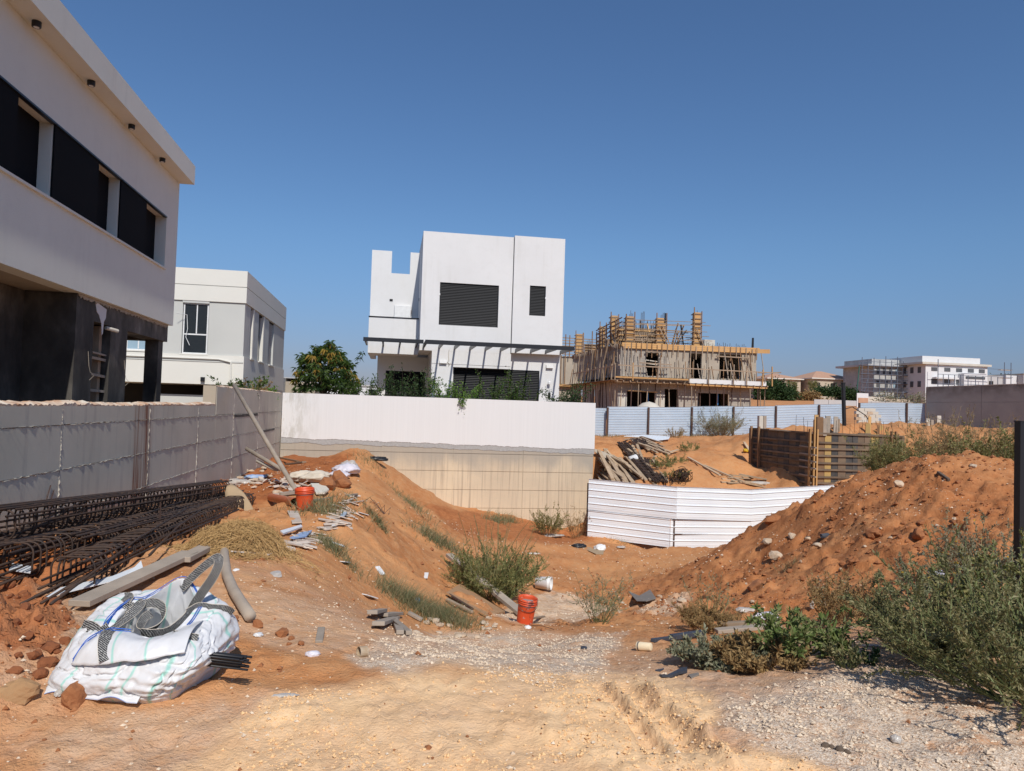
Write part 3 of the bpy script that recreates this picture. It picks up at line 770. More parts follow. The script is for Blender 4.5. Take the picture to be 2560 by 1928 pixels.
def build_gravel():
    x, y, z, rs = scatter(150000, -2.0, 6.0, 2.6, 10.5, lambda x, y, s, g, d, c, m: (0.04 + g) * (0.12 + 0.55 * sstep(-.25, .15, fbm(x, y, 2.0, 4, 31))) * (y > 2.5) * (np.hypot(x, y) < 9.5) * np.clip(1.25 - np.hypot(x, y) / 12, 0.3, 1), 3)
    S = 0.005 + 0.010 * rs.rand(len(x)) ** 2
    o = link('gravel', stones_mesh('gravel', np.stack([x, y, z + S * 0.25], -1), S, M['gravel_stone'], 5)); o['kind'] = 'stuff'
    # pale chips strewn over the bare soil
    x, y, z, rs = scatter(60000, -5, 12, 2.6, 24, lambda x, y, s, g, d, c, m: (0.10 + 0.6 * d * (y > 4.2) + 0.03 * m) * (fbm(x, y, 0.9, 3, 33) > -0.15) * (x > -4), 7)
    S = 0.006 + 0.012 * rs.rand(len(x)) ** 3
    S *= np.clip(np.hypot(x, y) / 9, 0.7, 1.7)
    o = link('pale_chips', stones_mesh('pale_chips', np.stack([x, y, z + S * 0.2], -1), S, M['gravel_stone'], 6)); o['kind'] = 'stuff'
    # crumbs of red soil: on the mound, on the clod heap and in the slope
    def wc(x, y, s, g, d, c, m):
        hc = np.exp(-(((x + 2.55) / 0.85) ** 2 + ((y - 4.5) / 0.85) ** 2))
        return np.clip(0.10 * m * (fbm(x, y, 1.1, 3, 41) > -0.05) + 0.9 * hc + 0.05 * c + 0.012, 0, 1)
    x, y, z, rs = scatter(170000, -5, 16, 2.8, 21, wc, 9)
    S = 0.010 + 0.030 * rs.rand(len(x)) ** 4
    S *= np.clip(np.hypot(x, y) / 9, 0.6, 1.5)
    o = link('soil_crumbs', stones_mesh('soil_crumbs', np.stack([x, y, z + S * 0.15], -1), S, M['clod'], 8, 0.8)); o['kind'] = 'stuff'
    x, y, z, rs = scatter(60000, -1.2, 3.2, 2.6, 5.0, lambda x, y, s, g, d, c, m: s * (0.06 + 0.5 * sstep(-.05, .25, fbm(x, y, 2.2, 4, 43))), 10)
    S = 0.0028 + 0.009 * rs.rand(len(x)) ** 4
    o = link('sand_crumbs', stones_mesh('sand_crumbs', np.stack([x, y, z + S * 0.2], -1), S, M['sand_crumb'], 9, 0.8)); o['kind'] = 'stuff'
M['sand_crumb'] = m_basic('sand crumb', (0.82, 0.55, 0.29), (0.72, 0.45, 0.22), 9, 1.0)
build_gravel()

# ================================================================== UNFINISHED WHITE HOUSE (left)
def left_house():
    h = T('unfinished_house', 'unfinished white house with dark unplastered ground floor, left of the lot', 'house', (-7.5, 10, 0.1))
    s = M['stucco_grey']
    # upper storey wall: bands above and below the window strip
    mb = MB()
    mb.box(-5.30, -5.0, 1.0, 17.69, 3.27, 4.45); mb.box(-5.30, -5.0, 1.0, 17.69, 5.60, 6.597); mb.box(-5.30, -5.0, 16.86, 17.69, 4.45, 5.60)
    mb.box(-5.30, -5.0, 1.0, 7.5, 4.45, 5.60)
    mb.box(-13, -5.302, 17.40, 17.69, 3.27, 6.597); mb.box(-13, -12.7, 1, 17.4, 3.27, 6.597)
    mb.build('upper_wall', s, h)
    bx(-12.7, -5.302, 1.0, 17.398, 3.275, 3.5).build('floor_slab', M['conc_raw'], h)
    mb = MB(); mb.box(-7.1, -7.0, 1, 17.39, 3.5, 6.59); mb.build('inner_wall', M['room_shade'], h)
    for y in (11.62, 14.28, 16.9): bx(-6.99, -5.32, y, y + .1, 3.5, 6.59).build('cross_wall', M['room_shade'], h)
    bx(-6.99, -5.31, 1, 17.39, 6.5, 6.59).build('ceiling', M['room_shade'], h)
    for y, w in ((11.5, 0.34), (14.16, 0.34)):
        pbox('window_pier', M['stucco_grey'], h, -5.222, -5.045, y, y + w, 4.452, 5.598)
    pbox('window_pier', M['stucco_grey'], h, -5.22, -5.045, 8.9, 9.2, 4.452, 5.598)
    for y0, y1 in ((7.5, 11.5), (11.85, 14.16), (14.5, 16.85)):
        bx(-5.26, -5.225, y0 + .003, y1 - .003, 4.455, 5.597).build('pane_or_shade', M['screen'], h)  # dark sheet added behind the openings, painting the shade inside, not glass
    for y0, y1 in ((7.6, 10.45), (11.52, 13.15), (14.18, 15.6)):
        f = pbox('window_screen', M['screen'], h, -5.04, -5.015, y0, y1, 4.47, 5.585)
    for y0, y1 in ((7.5, 11.5), (11.5, 14.16), (14.16, 16.86)):
        mb = MB(); mb.box(-5.06, -4.985, y0 + .01, y1 - .01, 5.575, 5.602); mb.build('window_track', M['black_alu'], h)
        bx(-5.29, -4.955, y0 + .002, y1 - .002, 4.425, 4.462).build('window_sill', M['stucco_grey'], h)
    # roof slab with overhanging fascia
    r = bx(-13.3, -4.68, 0.6, 17.72, 6.60, 7.03).build('roof_slab', M['stucco_grey'], h)
    for y in (8.7, 10.48, 12.28, 14.1, 15.92):
        mb = MB().lathe([(0, 6.52), (0.052, 6.52), (0.058, 6.528), (0.058, 6.599)], (-4.86, y, 0), 14)
        l = mb.build('soffit_lamp', M['black_alu'], h)
        MB().lathe([(0, 6.5185), (0.035, 6.5185), (0.036, 6.5195)], (-4.86, y, 0), 12).build('lamp_lens', M['white_plastic'], l)
    # ground floor: dark plastered piers, beam, column, recess
    d = M['dark_plaster']
    mb = MB(); mb.box(-5.9, -5.10, 12.76, 13.48, 0.1, 3.268); mb.build('pier', d, h)
    bx(-5.7, -5.10, 14.26, 15.11, 0.1, 2.885).build('pier', d, h)
    bx(-5.5, -5.10, 13.482, 17.66, 2.887, 3.268).build('beam', d, h)
    bx(-8.5, -5.502, 17.25, 17.66, 2.887, 3.268).build('beam', d, h)
    bx(-5.43, -5.15, 17.2, 17.52, 0.1, 2.885).build('column', d, h)
    mb = MB(); mb.box(-6.1, -5.88, 9.6, 12.758, 0.1, 3.268); mb.box(-6.1, -5.88, 1, 8.2, 0.1, 3.268); mb.box(-6.1, -5.88, 8.2, 9.6, 2.6, 3.268); mb.box(-6.1, -5.88, 8.2, 9.6, 0.1, 1.2)
    mb.build('recessed_wall', d, h)
    bx(-8.6, -5.92, 15.05, 15.2, 0.1, 2.885).build('inner_wall', d, h)
    bx(-9, -8.8, 1, 14.9, 0.1, 3.268).build('inner_wall', M['room_shade'], h)
    bx(-6.9, -5.72, 14.6, 14.75, 0.1, 2.885).build('inner_wall', d, h)
    # planks nailed across the narrow opening, shuttering posts
    for k, (z, dz) in enumerate(((2.36, .02), (2.28, 0.03), (1.98, 0.03), (1.70, 0.02))):
        pbar('brace_plank', M['wood_grey'], h, (-5.16 - .05 * (k % 2), 13.44 if k else 13.6, z), (-5.18, 14.3, z - dz), 0.05, 0.045 if k else 0.03)
    pbar('shutter_post', M['wood_old'], h, (-5.3, 14.16, 0.1), (-5.3, 14.16, 2.86), 0.12, 0.14)
    pbar('shutter_post', M['wood_brown'], h, (-5.42, 14.02, 0.1), (-5.42, 14.02, 2.5), 0.09, 0.1)
    # pipe stub, cable tails, splash of filler
    MB().tube([(-5.1, 14.02, 2.83), (-4.98, 14.25, 2.80)], 0.035, 8).build('pipe_stub', M['conc_pale'], h)
    for y, z0 in ((13.28, 2.0), (14.98, 1.95)):
        MB().tube([(-5.09, y, z0 + .35), (-5.07, y + .01, z0 + .1), (-5.06, y + .05, z0), (-5.02, y + .1, z0 - .06), (-5.06, y + .02, z0 - .14)], 0.0035, 5).build('cable_tail', M['conc_raw'], h)
    rs = random.Random(4)
    mb = MB()
    pts = [(13.5, 3.22), (13.62, 3.22), (14.0, 3.16), (13.98, 3.0), (13.9, 2.92), (13.88, 2.72), (13.84, 2.68), (13.8, 2.88), (13.68, 3.02), (13.58, 3.06)]
    mb.prism(pts, 0.006, 'x', -5.099); mb.build('filler_patch', M['stucco'], h)
    # crumbly mortar line under the white wall
    n = 120; V = []; Fq = []
    for i in range(n):
        y = 12.8 + 4.85 * i / n
        z0 = 3.262 - 0.05 * rs.random() - 0.02
        V += [(-5.098 + .012 * rs.random(), y, 3.267), (-5.094 + .01 * rs.random(), y, z0)]
        if i: Fq.append((2 * i - 2, 2 * i, 2 * i + 1, 2 * i - 1))
    MB().add(V, Fq).build('mortar_edge', M['mortar'], h, kind='stuff', solid=0.012)
left_house()

# ================================================================== LEFT CONCRETE WALL
def concrete_wall():
    w = T('concrete_wall', 'long grey shuttered concrete wall with rust stain and broken top edge', 'wall', (-4.35, 16, -0.5))
    X0, X1 = -4.5, -4.2
    ys = [-2.5, 1.0, 3.6, 6.9, 10.24, 13.72, 17.04, 18.68, 20.73, 24.58, 28.14, 29.58]
    zb = [-1.4, -0.57, 0.03, 0.62, 1.205, 1.455]
    core = MB(); core.box(X0, X1 - 0.02, -2.5, 18.68, -1.5, 1.44); core.box(X0, X1 - 0.02, 18.68, 29.58, -1.5, 1.92); core.build('wall_core', M['wall_grey'], w)
    rs = random.Random(2)
    for i in range(len(ys) - 1):
        y0, y1 = ys[i], ys[i + 1]
        zz = list(zb)
        if y0 >= 18.6: zz = [-1.4, -0.57, 0.02, 0.62, 1.22, 1.92]
        for j in range(len(zz) - 1):
            if y1 < 13.8 and j in (0, 1) and y0 > 3:   # recessed footing strip under the near bays
                pbox('footing_strip', M['wall_grey'], w, X1 - 0.06, X1 - 0.035 + 0.005 * j, y0 + .004, y1 - .004, zz[j] + .004, zz[j + 1] - .004)
                continue
            p = 0.006 * rs.random()
            pbox('shuttered_panel', M['wall_grey'], w, X1 - 0.03, X1 - 0.001 + p, y0 + .006, y1 - .006, zz[j] + .006, zz[j + 1] - .006)
    # mortar fins squeezed out of the joints
    def fin(pts, name='mortar_seam'):
        V = []; F = []
        for i, (y, z, hor) in enumerate(pts):
            pr = 0.004 + 0.016 * rs.random() ** 2; t = 0.004 + .006 * rs.random()
            if hor: V += [(X1 - .01, y, z - t), (X1 + pr, y, z + rs.uniform(-.006, .006)), (X1 - .01, y, z + t)]
            else: V += [(X1 - .01, y - t, z), (X1 + pr, y + rs.uniform(-.006, .006), z), (X1 - .01, y + t, z)]
            if i:
                b = 3 * i
                F += [(b - 3, b, b + 1, b - 2), (b - 2, b + 1, b + 2, b - 1)]
        MB().add(V, F).build(name, M['mortar'], w, fix=False)
    for z in (0.03, 0.62, 1.205):
        n = 330
        fin([(4 + (29.5 - 4) * i / n, z + .006 * rs.uniform(-1, 1), True) for i in range(n)])
    fin([(13.8 + 15.7 * i / 200, -0.57, True) for i in range(200)])
    for y in ys[3:-1]:
        if y == 18.68: continue
        top = 1.44 if y < 18 else 1.9
        n = 60; bot = 0.05 if y < 13.7 else -0.9
        fin([(y + .004 * rs.uniform(-1, 1), bot + (top - bot) * i / n, False) for i in range(n)])
    # tie wires sticking out of the joints
    mb = MB()
    for z in (1.205, 0.62):
        y = 6.5
        while y < 18:
            L = rs.uniform(0.015, 0.055)
            mb.tube([(X1 - .01, y, z + rs.uniform(-.01, .01)), (X1 + L, y + rs.uniform(-.01, .02), z + rs.uniform(-.02, .012))], 0.0035, 3)
            y += rs.uniform(0.06, 0.26)
    mb.build('tie_wire', M['rust_steel'], w, kind='stuff')
    # proud dark strips painting the shade of slots in two far panels
    pbox('slot_shade', M['dark_plaster'], w, X1 - .01, X1 + .009, 20.8, 24.4, 1.12, 1.2)
    pbox('slot_shade', M['dark_plaster'], w, X1 - .01, X1 + .009, 24.7, 28.0, 0.53, 0.6)
    # broken crumbly rim
    def rim(y0, y1, z, amp, n):
        Pt = []
        for i in range(n + 1):
            y = y0 + (y1 - y0) * i / n
            e = z + amp * float(fbm(np.array([y]), np.array([3.3]), 1.3, 4, 51)[0])
            row = []
            for xx, dz in ((X1 - .012 + .012 * rs.random(), -0.05 - 0.03 * rs.random()), (X1 + .004 * rs.random(), 0), (X1 - .09, .03), (X1 - .2, .03), (X0, 0), (X0, -.08)):
                row.append((xx, y, e + dz + rs.uniform(-.014, .014)))
            Pt.append(row)
        MB().grid(Pt).build('broken_rim', M['rim'], w)
    rim(-2.5, 18.64, 1.47, 0.05, 520)
    rim(18.70, 29.56, 1.925, 0.012, 160)
    # step face
    bx(X0, X1 - .004, 18.62, 18.69, 1.40, 1.94).build('step_end', M['conc_raw'], w)
    for a, b in (((-4.19, 10.0, 0.45), (-4.17, 9.7, 0.0)), ((-4.19, 10.1, 0.38), (-4.17, 9.82, 0.0))):
        MB().tube([a, b], 0.006, 4).build('hanging_wire', M['rust_steel'], w)
concrete_wall()

# ================================================================== WHITE / CAST RETAINING WALL
def retaining_wall():
    w = T('retaining_wall', 'white plastered garden wall on a tall board marked beige concrete base', 'wall', (2.2, 29.75, -3))
    Y0 = 29.6
    core = bx(-4.19, 8.60, Y0 + 0.02, Y0 + 0.34, -4.2, 0.2).build('wall_core', M['cast'], w)
    xs = [-4.18, -3.2, -0.27, 2.65, 5.57, 8.61]; zs = [-4.2, -3.28, -2.53, -1.78, -1.02, -0.30, 0.13]
    rs = random.Random(8)
    for i in range(5):
        for j in range(6):
            pbox('cast_panel', M['cast'], w, xs[i] + .012, xs[i + 1] - .012, Y0 - .004 * rs.random(), Y0 + .06, zs[j] + .010, zs[j + 1] - .010)
    # plaster skin with a ragged lower edge, on a grey scratch coat
    def skin(name, m, y, zt, zb, amp, n, seed):
        top = []; 
        V = []; F = []
        for i in range(n + 1):
            x = -4.17 + (8.63 + 4.17) * i / n
            e = zb + (-0.20 * (x + 4.17) / 12.8) + amp * float(fbm(np.array([x]), np.array([seed * 1.7]), 2.0, 5, seed)[0]) - abs(rs.gauss(0, .012))
            V += [(x, y, zt), (x, y, e), (x, y + .03, e - .01), (x, y + .03, zt)]
            if i:
                b = 4 * i
                F += [(b - 4, b, b + 1, b - 3), (b - 3, b + 1, b + 2, b - 2)]
        F += [(0, 1, 2, 3), (4 * n, 4 * n + 3, 4 * n + 2, 4 * n + 1)]
        MB().add(V, F).build(name, m, w)
    skin('scratch_coat', M['cement'], Y0 - .018, 0.5, 0.0, 0.10, 300, 3)
    skin('plaster_skin', M['whitewall'], Y0 - .034, 1.955, 0.19, 0.06, 300, 5)
    bx(-4.17, 8.63, Y0 - .003, Y0 + .30, 0.205, 1.955).build('upper_wall', M['whitewall'], w)
retaining_wall()

# ================================================================== CENTRE WHITE HOUSE
def shutter(parent, x0, x1, y, z0, z1, n, frame=0.05, sill=True, gap=0.45):
    s = bx(x0 + .002, x1 - .002, y + 0.03, y + 0.05, z0 + .002, z1 - .002).build('shutter', M['screen'], parent)
    mb = MB()
    for a, b, c, d in ((x0, x0 + frame, z0, z1), (x1 - frame, x1, z0, z1), (x0 + frame, x1 - frame, z1 - frame, z1)):
        mb.box(a, b, y - 0.015, y + 0.028, c, d)
    mb.build('shutter_frame', M['slat_alu'], s)
    h = (z1 - frame - z0) / n
    for i in range(n):
        z = z0 + (i + 0.5) * h
        M4 = Matrix.Translation(((x0 + x1) / 2, y + 0.012, z)) @ Matrix.Rotation(R(-28), 4, 'X') @ Matrix.Diagonal((x1 - x0 - 2 * frame - .004, 0.012, h * (1 - gap * 0.45), 1))
        rep('slat', unitbox(M['slat_alu']), s, wm(s, M4))
    if sill:
        bx(x0 - .06, x1 + .06, y - 0.05, y + 0.06, z0 - 0.05, z0 - .001).build('window_sill', M['slat_alu'], s)
    return s

def centre_house():
    h = T('white_villa', 'white cubic two storey villa with black shutters and black pergola', 'house', (3.5, 37, 0.95))
    m = M['stucco']
    def wall(name, x0, x1, y, t, z0, z1, holes=()):
        """front wall with rectangular holes"""
        mb = MB(); xs = sorted({x0, x1, *[v for a in holes for v in a[:2]]}); zs = sorted({z0, z1, *[v for a in holes for v in a[2:]]})
        for i in range(len(xs) - 1):
            for j in range(len(zs) - 1):
                cx, cz = (xs[i] + xs[i + 1]) / 2, (zs[j] + zs[j + 1]) / 2
                if any(a[0] < cx < a[1] and a[2] < cz < a[3] for a in holes): continue
                mb.box(xs[i], xs[i + 1], y, y + t, zs[j], zs[j + 1])
        return mb.build(name, m, h, weld=True)
    W1 = (2.15, 4.97, 5.46, 7.48); W2 = (6.47, 7.26, 6.12, 7.57); W3 = (2.95, 7.15, 1.15, 3.49); W4 = (-0.25, 1.76, 1.15, 3.35)
    wall('block_wall', 1.29, 5.62, 34.0, 0.3, 4.22, 9.86, [W1])
    mb = MB(); mb.box(1.29, 1.59, 34.302, 42, 4.22, 9.86); mb.box(5.3, 5.62, 34.302, 42, 4.22, 9.86); mb.box(1.29, 5.62, 42, 42.3, 4.22, 9.86); mb.box(1.592, 5.298, 34.302, 41.99, 9.3, 9.5); mb.box(1.592, 5.298, 34.302, 41.99, 4.22, 4.4)
    mb.build('block_body', m, h)
    wall('right_block_wall', 5.66, 8.15, 33.95, 0.3, 4.28, 9.94, [W2])
    mb = MB(); mb.box(7.85, 8.15, 34.252, 42, 4.28, 9.94); mb.box(5.66, 5.9, 34.252, 42, 4.28, 9.94); mb.box(5.902, 7.848, 34.252, 42, 4.28, 4.5); mb.box(5.902, 7.848, 34.252, 41.98, 9.4, 9.6); mb.box(5.66, 8.15, 42.002, 42.3, 4.28, 9.94)
    mb.build('right_block_body', m, h)
    wall('ground_floor_wall', 1.88, 8.15, 34.35, 0.3, 0.95, 4.279, [W3])
    bx(1.88, 5.655, 34.0, 34.348, 3.62, 4.218).build('lintel', m, h)
    wall('ground_floor_face', 1.88, 2.90, 34.02, 0.328, 0.95, 3.618)
    wall('ground_floor_face', 2.902, 5.655, 34.02, 0.328, 3.49, 3.618)
    mb = MB(); mb.box(7.85, 8.15, 34.652, 42, 0.95, 4.278); mb.box(1.88, 2.1, 34.652, 42, 0.95, 4.218); mb.build('ground_floor_body', m, h)
    # left wing, set back, with a notched parapet and a balcony in front
    yw = 37.4
    wall('wing_wall', -1.16, 1.288, yw, 0.3, 5.4, 7.96 + 0.42)
    wall('wing_wall', -1.16, -0.15, yw, 0.3, 8.38, 9.52); wall('wing_wall', 0.79, 1.288, yw, 0.3, 8.38, 9.52)
    mb = MB(); mb.box(-1.16, -0.86, yw + .302, 42, 4.2, 9.52); mb.build('wing_side', m, h)
    # balcony
    mb = MB(); mb.box(-1.13, 1.286, 35.4, 35.62, 4.09, 5.83); mb.box(-1.13, -0.93, 35.622, yw - .002, 4.09, 5.83); mb.build('balcony_parapet', m, h)
    bx(-1.15, 1.284, 35.37, 35.65, 5.832, 5.88).build('parapet_cap', M['slat_alu'], h)
    bx(-0.928, 1.284, 35.622, yw - .003, 4.09, 4.35).build('balcony_slab', m, h)
    wall('wing_ground_wall', -0.68, 1.876, 37.2, 0.3, 0.95, 4.088, [W4])
    bx(-0.68, -0.4, 37.502, 42, 0.95, 4.088).build('wing_ground_side', m, h)
    bx(-0.19, -0.03, yw - .012, yw - .002, 6.92, 7.04).build('vent_grille', M['slat_alu'], h)
    b = bx(0.07, 0.90, yw - .16, yw - .002, 5.9, 6.72).build('cabinet', M['white_plastic'], h, bevel=.012)
    bx(0.905, 0.93, yw - .14, yw - .05, 6.3, 6.5).build('cabinet_latch', M['rust_steel'], b)
    bx(1.27, 1.289, 36.6, 36.7, 6.9, 7.05).build('side_socket', M['slat_alu'], h)
    shutter(h, *W1[:2], 34.06, *W1[2:], 26); shutter(h, *W2[:2], 34.01, *W2[2:], 19)
    shutter(h, *W3[:2], 34.37, *W3[2:], 28, gap=1.15); shutter(h, *W4[:2], 37.26, *W4[2:], 26, gap=1.0)
    for x, z in ((2.14, 6.9),):
        bx(x - .015, x + .03, 33.98, 34.06, z - .05, z + .05).build('shutter_clip', M['white_plastic'], h)
    bx(7.235, 7.28, 33.93, 34.0, 6.95, 7.05).build('shutter_clip', M['white_plastic'], h)
    # pergola: front beam, rafters, shorter left half
    bk = M['black_alu']
    yb = 31.6
    bx(1.44, 8.15, yb - .06, yb, 4.31, 4.50).build('pergola_beam', bk, h)
    for i in range(10):
        x = 1.48 + (8.08 - 1.48) * i / 9
        ye = 33.945 if x > 5.66 else 33.995
        M4 = Matrix.Translation((x, (yb + ye) / 2, 4.40)) @ Matrix.Diagonal((0.075, ye - yb - .002, 0.16, 1))
        rep('pergola_rafter', unitbox(bk), h, wm(h, M4))
    bx(-1.28, 1.438, 33.2, 33.26, 4.46, 4.64).build('pergola_beam', bk, h)
    for i in range(4):
        x = -1.18 + 0.78 * i
        M4 = Matrix.Translation((x, (33.262 + 35.398) / 2, 4.52)) @ Matrix.Diagonal((0.075, 35.398 - 33.262, 0.16, 1))
        rep('pergola_rafter', unitbox(bk), h, wm(h, M4))
    # wall boxes, lamps, cable
    for x, y, z in ((2.42, 34.018, 3.72), (7.63, 34.348, 3.72)):
        b = MB(); b.prism([(y, z + .06), (y - .10, z + .05), (y - .14, z - .08), (y, z - .1)], 0.34, 'x', x - .17); b.build('shutter_motor_box', M['stucco'], h)
    for x, z in ((7.62, 2.85),):
        l = MB().lathe([(0, 0), (.075, 0), (.075, .1), (0.03, .16), (0, .16)], (x, 34.2, z), 10).build('security_camera', M['white_plastic'], h)
        bx(x - .02, x + .02, 34.25, 34.348, z + .02, z + .07).build('camera_arm', M['white_plastic'], l)
    MB().lathe([(0, -.15), (.05, -.13), (.06, 0), (.05, .13), (0, .15)], (7.66, 34.3, 2.32), 10).build('wall_lamp', M['slat_alu'], h)
    MB().tube([(2.68, 33.96, 4.3), (2.66, 33.98, 4.0), (2.69, 33.98, 3.8), (2.62, 33.97, 3.7), (2.72, 33.97, 3.62), (2.68, 33.98, 3.55), (2.76, 33.97, 3.68)], 0.014, 5).build('cable', M['conc_pale'], h)
    bx(1.24, 1.288, 34.1, 34.2, 6.9, 7.0)
centre_house()

# ================================================================== GREY / CREAM HOUSE BEHIND THE LEFT WALL
def mid_house():
    h = T('flat_roof_house', 'cream and grey flat roofed house behind the concrete wall', 'house', (-9, 33, 0.1))
    c, g = M['stucco_cream'], M['stucco_midgrey']
    X, Y = -5.5, 28.57
    def panelbox(name, m, x0, x1, y0, y1, z0, z1): return bx(x0, x1, y0, y1, z0, z1).build(name, m, h)
    # upper cream band in two courses with a groove between
    panelbox('cornice_band', c, -15, X, Y, 39.05, 5.90, 6.51); panelbox('cornice_band', c, -15, X, Y, 39.05, 5.29, 5.875); panelbox('band_groove', g, -14.98, X - .03, Y + .03, 39.03, 5.87, 5.905)
    # grey storey, cream plinth
    def front(xs):
        for a, b, z0, z1 in xs: bx(a, b, Y + .06, Y + .36, z0, z1).build('grey_wall', g, h)
    front([(-15, -9.73, 3.27, 5.285), (-8.83, -7.77, 3.27, 5.285), (-6.84, X - .05, 3.27, 5.285), (-9.73, -8.83, 3.27, 3.32), (-9.73, -8.83, 5.0, 5.285), (-7.77, -6.84, 5.22, 5.285)])
    def side(ys):
        for a, b, z0, z1 in ys: bx(X - .35, X - .05, a, b, z0, z1).build('grey_wall', g, h)
    wn = [(29.8, 30.5), (31.6, 32.9), (34.2, 35.6)]
    side([(Y + .36, 29.8, 3.27, 5.285), (30.5, 31.6, 3.27, 5.285), (32.9, 34.2, 3.27, 5.285), (35.6, 39.0, 3.27, 5.285)])
    panelbox('plinth_band', c, -15, X, Y, 39.05, 2.16, 3.265)
    panelbox('string_course', g, -15, X - .02, Y - .02, 28.56, 3.0, 3.05)
    panelbox('lower_wall', c, -6.6, X - .02, Y + .2, 39.0, 0.1, 2.158)
    panelbox('lower_wall', c, -15, -14, Y + .2, 39.0, 0.1, 2.158)
    panelbox('garage_back', M['room_shade'], -14, -6.6, Y + 3, Y + 3.2, 0.1, 2.158)
    panelbox('garage_door', M['stucco_midgrey'], -9.0, -6.62, Y + .5, Y + .6, 0.1, 1.75)
    bx(-14, -5.6, Y + .37, 38.9, 5.2, 5.28).build('ceiling', M['room_shade'], h); bx(-14, -5.9, 34, 34.1, 3.27, 5.2).build('partition', M['room_shade'], h)
    # front window with mullion
    def window(x0, x1, z0, z1, parts, glass):
        f = MB(); y = Y + .10; t = .045
        f.box(x0, x0 + t, y, y + .06, z0, z1); f.box(x1 - t, x1, y, y + .06, z0, z1); f.box(x0 + t, x1 - t, y, y + .06, z0, z0 + t); f.box(x0 + t, x1 - t, y, y + .06, z1 - t, z1)
        for p in parts: f.box(*p)
        w = f.build('window', M['white_plastic'], h)
        bx(x0 + t, x1 - t, y + .02, y + .03, z0 + t, z1 - t).build('pane_or_shade', glass, w)
        bx(x0 - .06, x1 + .06, Y - .01, y, z0 - .05, z0 - .003).build('window_sill', c, w)
        return w
    window(-7.75, -6.86, 3.29, 5.2, [(-7.29, -7.25, Y + .1, Y + .16, 4.06, 5.15), (-7.7, -6.9, Y + .1, Y + .16, 4.0, 4.05)], M['glass'])
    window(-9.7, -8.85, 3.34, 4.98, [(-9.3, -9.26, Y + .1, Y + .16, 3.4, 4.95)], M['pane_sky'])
    bx(-7.78, -6.83, Y + .02, Y + .058, 5.2, 5.29).build('blind_box', M['stucco_midgrey'], h)
    # side windows: tall recesses with frames, one louvred
    for k, (a, b) in enumerate(wn):
        f = MB(); x = X - .2
        f.box(x, x + .05, a, a + .05, 3.28, 5.28); f.box(x, x + .05, b - .05, b, 3.28, 5.28)
        w = f.build('window', M['white_plastic'], h)
        bx(x + .01, x + .03, a + .05, b - .05, 3.28, 5.28).build('pane_or_shade', M['glass'] if k < 2 else M['stucco_midgrey'], w)
        bx(X - .06, X + .05, a - .05, b + .05, 3.22, 3.268).build('window_sill', c, w)
        if k == 2:
            for i in range(24):
                pbox('louvre', M['dist_grey'], w, x + .035, x + .075, a + .05, b - .05, 3.32 + i * .08, 3.37 + i * .08)
        else:
            bx(x + .03, X - .02, b - .28, b - .005, 3.28, 5.28).build('shutter_leaf', c, w)
    l = bx(-7.0, -6.86, Y - .1, Y - .002, 2.26, 2.42).build('wall_lamp', M['slat_alu'], h)
    # downpipe running along and round the corner
    MB().tube([(-10, Y - .05, 3.12), (-6.4, Y - .05, 3.12), (-5.95, Y - .06, 3.02), (-5.93, Y - .06, 2.2)], 0.035, 6).build('downpipe', c, h)
    MB().tube([(-7.9, Y - .3, 4.75), (-7.6, Y, 4.74), (-7.55, Y - .03, 4.2), (-7.6, Y - .03, 3.9), (-7.45, Y - .05, 3.6)], 0.012, 4).build('loose_cable', M['white_plastic'], h)
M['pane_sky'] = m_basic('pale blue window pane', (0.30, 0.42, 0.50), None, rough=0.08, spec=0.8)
mid_house()

# small grey outbuilding glimpsed between the house and the mango tree
def outbuilding():
    h = T('outbuilding', 'small pale grey flat roofed outbuilding glimpsed left of the mango tree', 'building', (-6.0, 50, 0))
    bx(-7.0, -6.35, 44, 52, 0, 3.05).build('left_wall', M['stucco_midgrey'], h)
    bx(-6.35, -4.6, 46, 52, 0, 2.85).build('right_wall', M['conc_raw'], h)
    bx(-7.02, -4.58, 46.01, 52.02, 3.051, 3.10).build('roof_edge', M['dist_grey'], h)
outbuilding()
def side_house():
    h = T('low_white_house', 'low white house with a dark window seen through the hedge', 'building', (-2.0, 60, 0.6))
    bx(-6.0, 0.2, 58, 66, 0, 3.0).build('wall', M['dist_white'], h)
    f = bx(-1.75, -1.0, 57.93, 57.998, 2.0, 2.8).build('window', M['white_plastic'], h); bx(-1.68, -1.1, 57.91, 57.929, 2.05, 2.75).build('pane_or_shade', M['glass'], f)
    bx(-6.1, 0.3, 57.9, 66.1, 3.001, 3.12).build('roof', M['dist_grey'], h)
side_house()

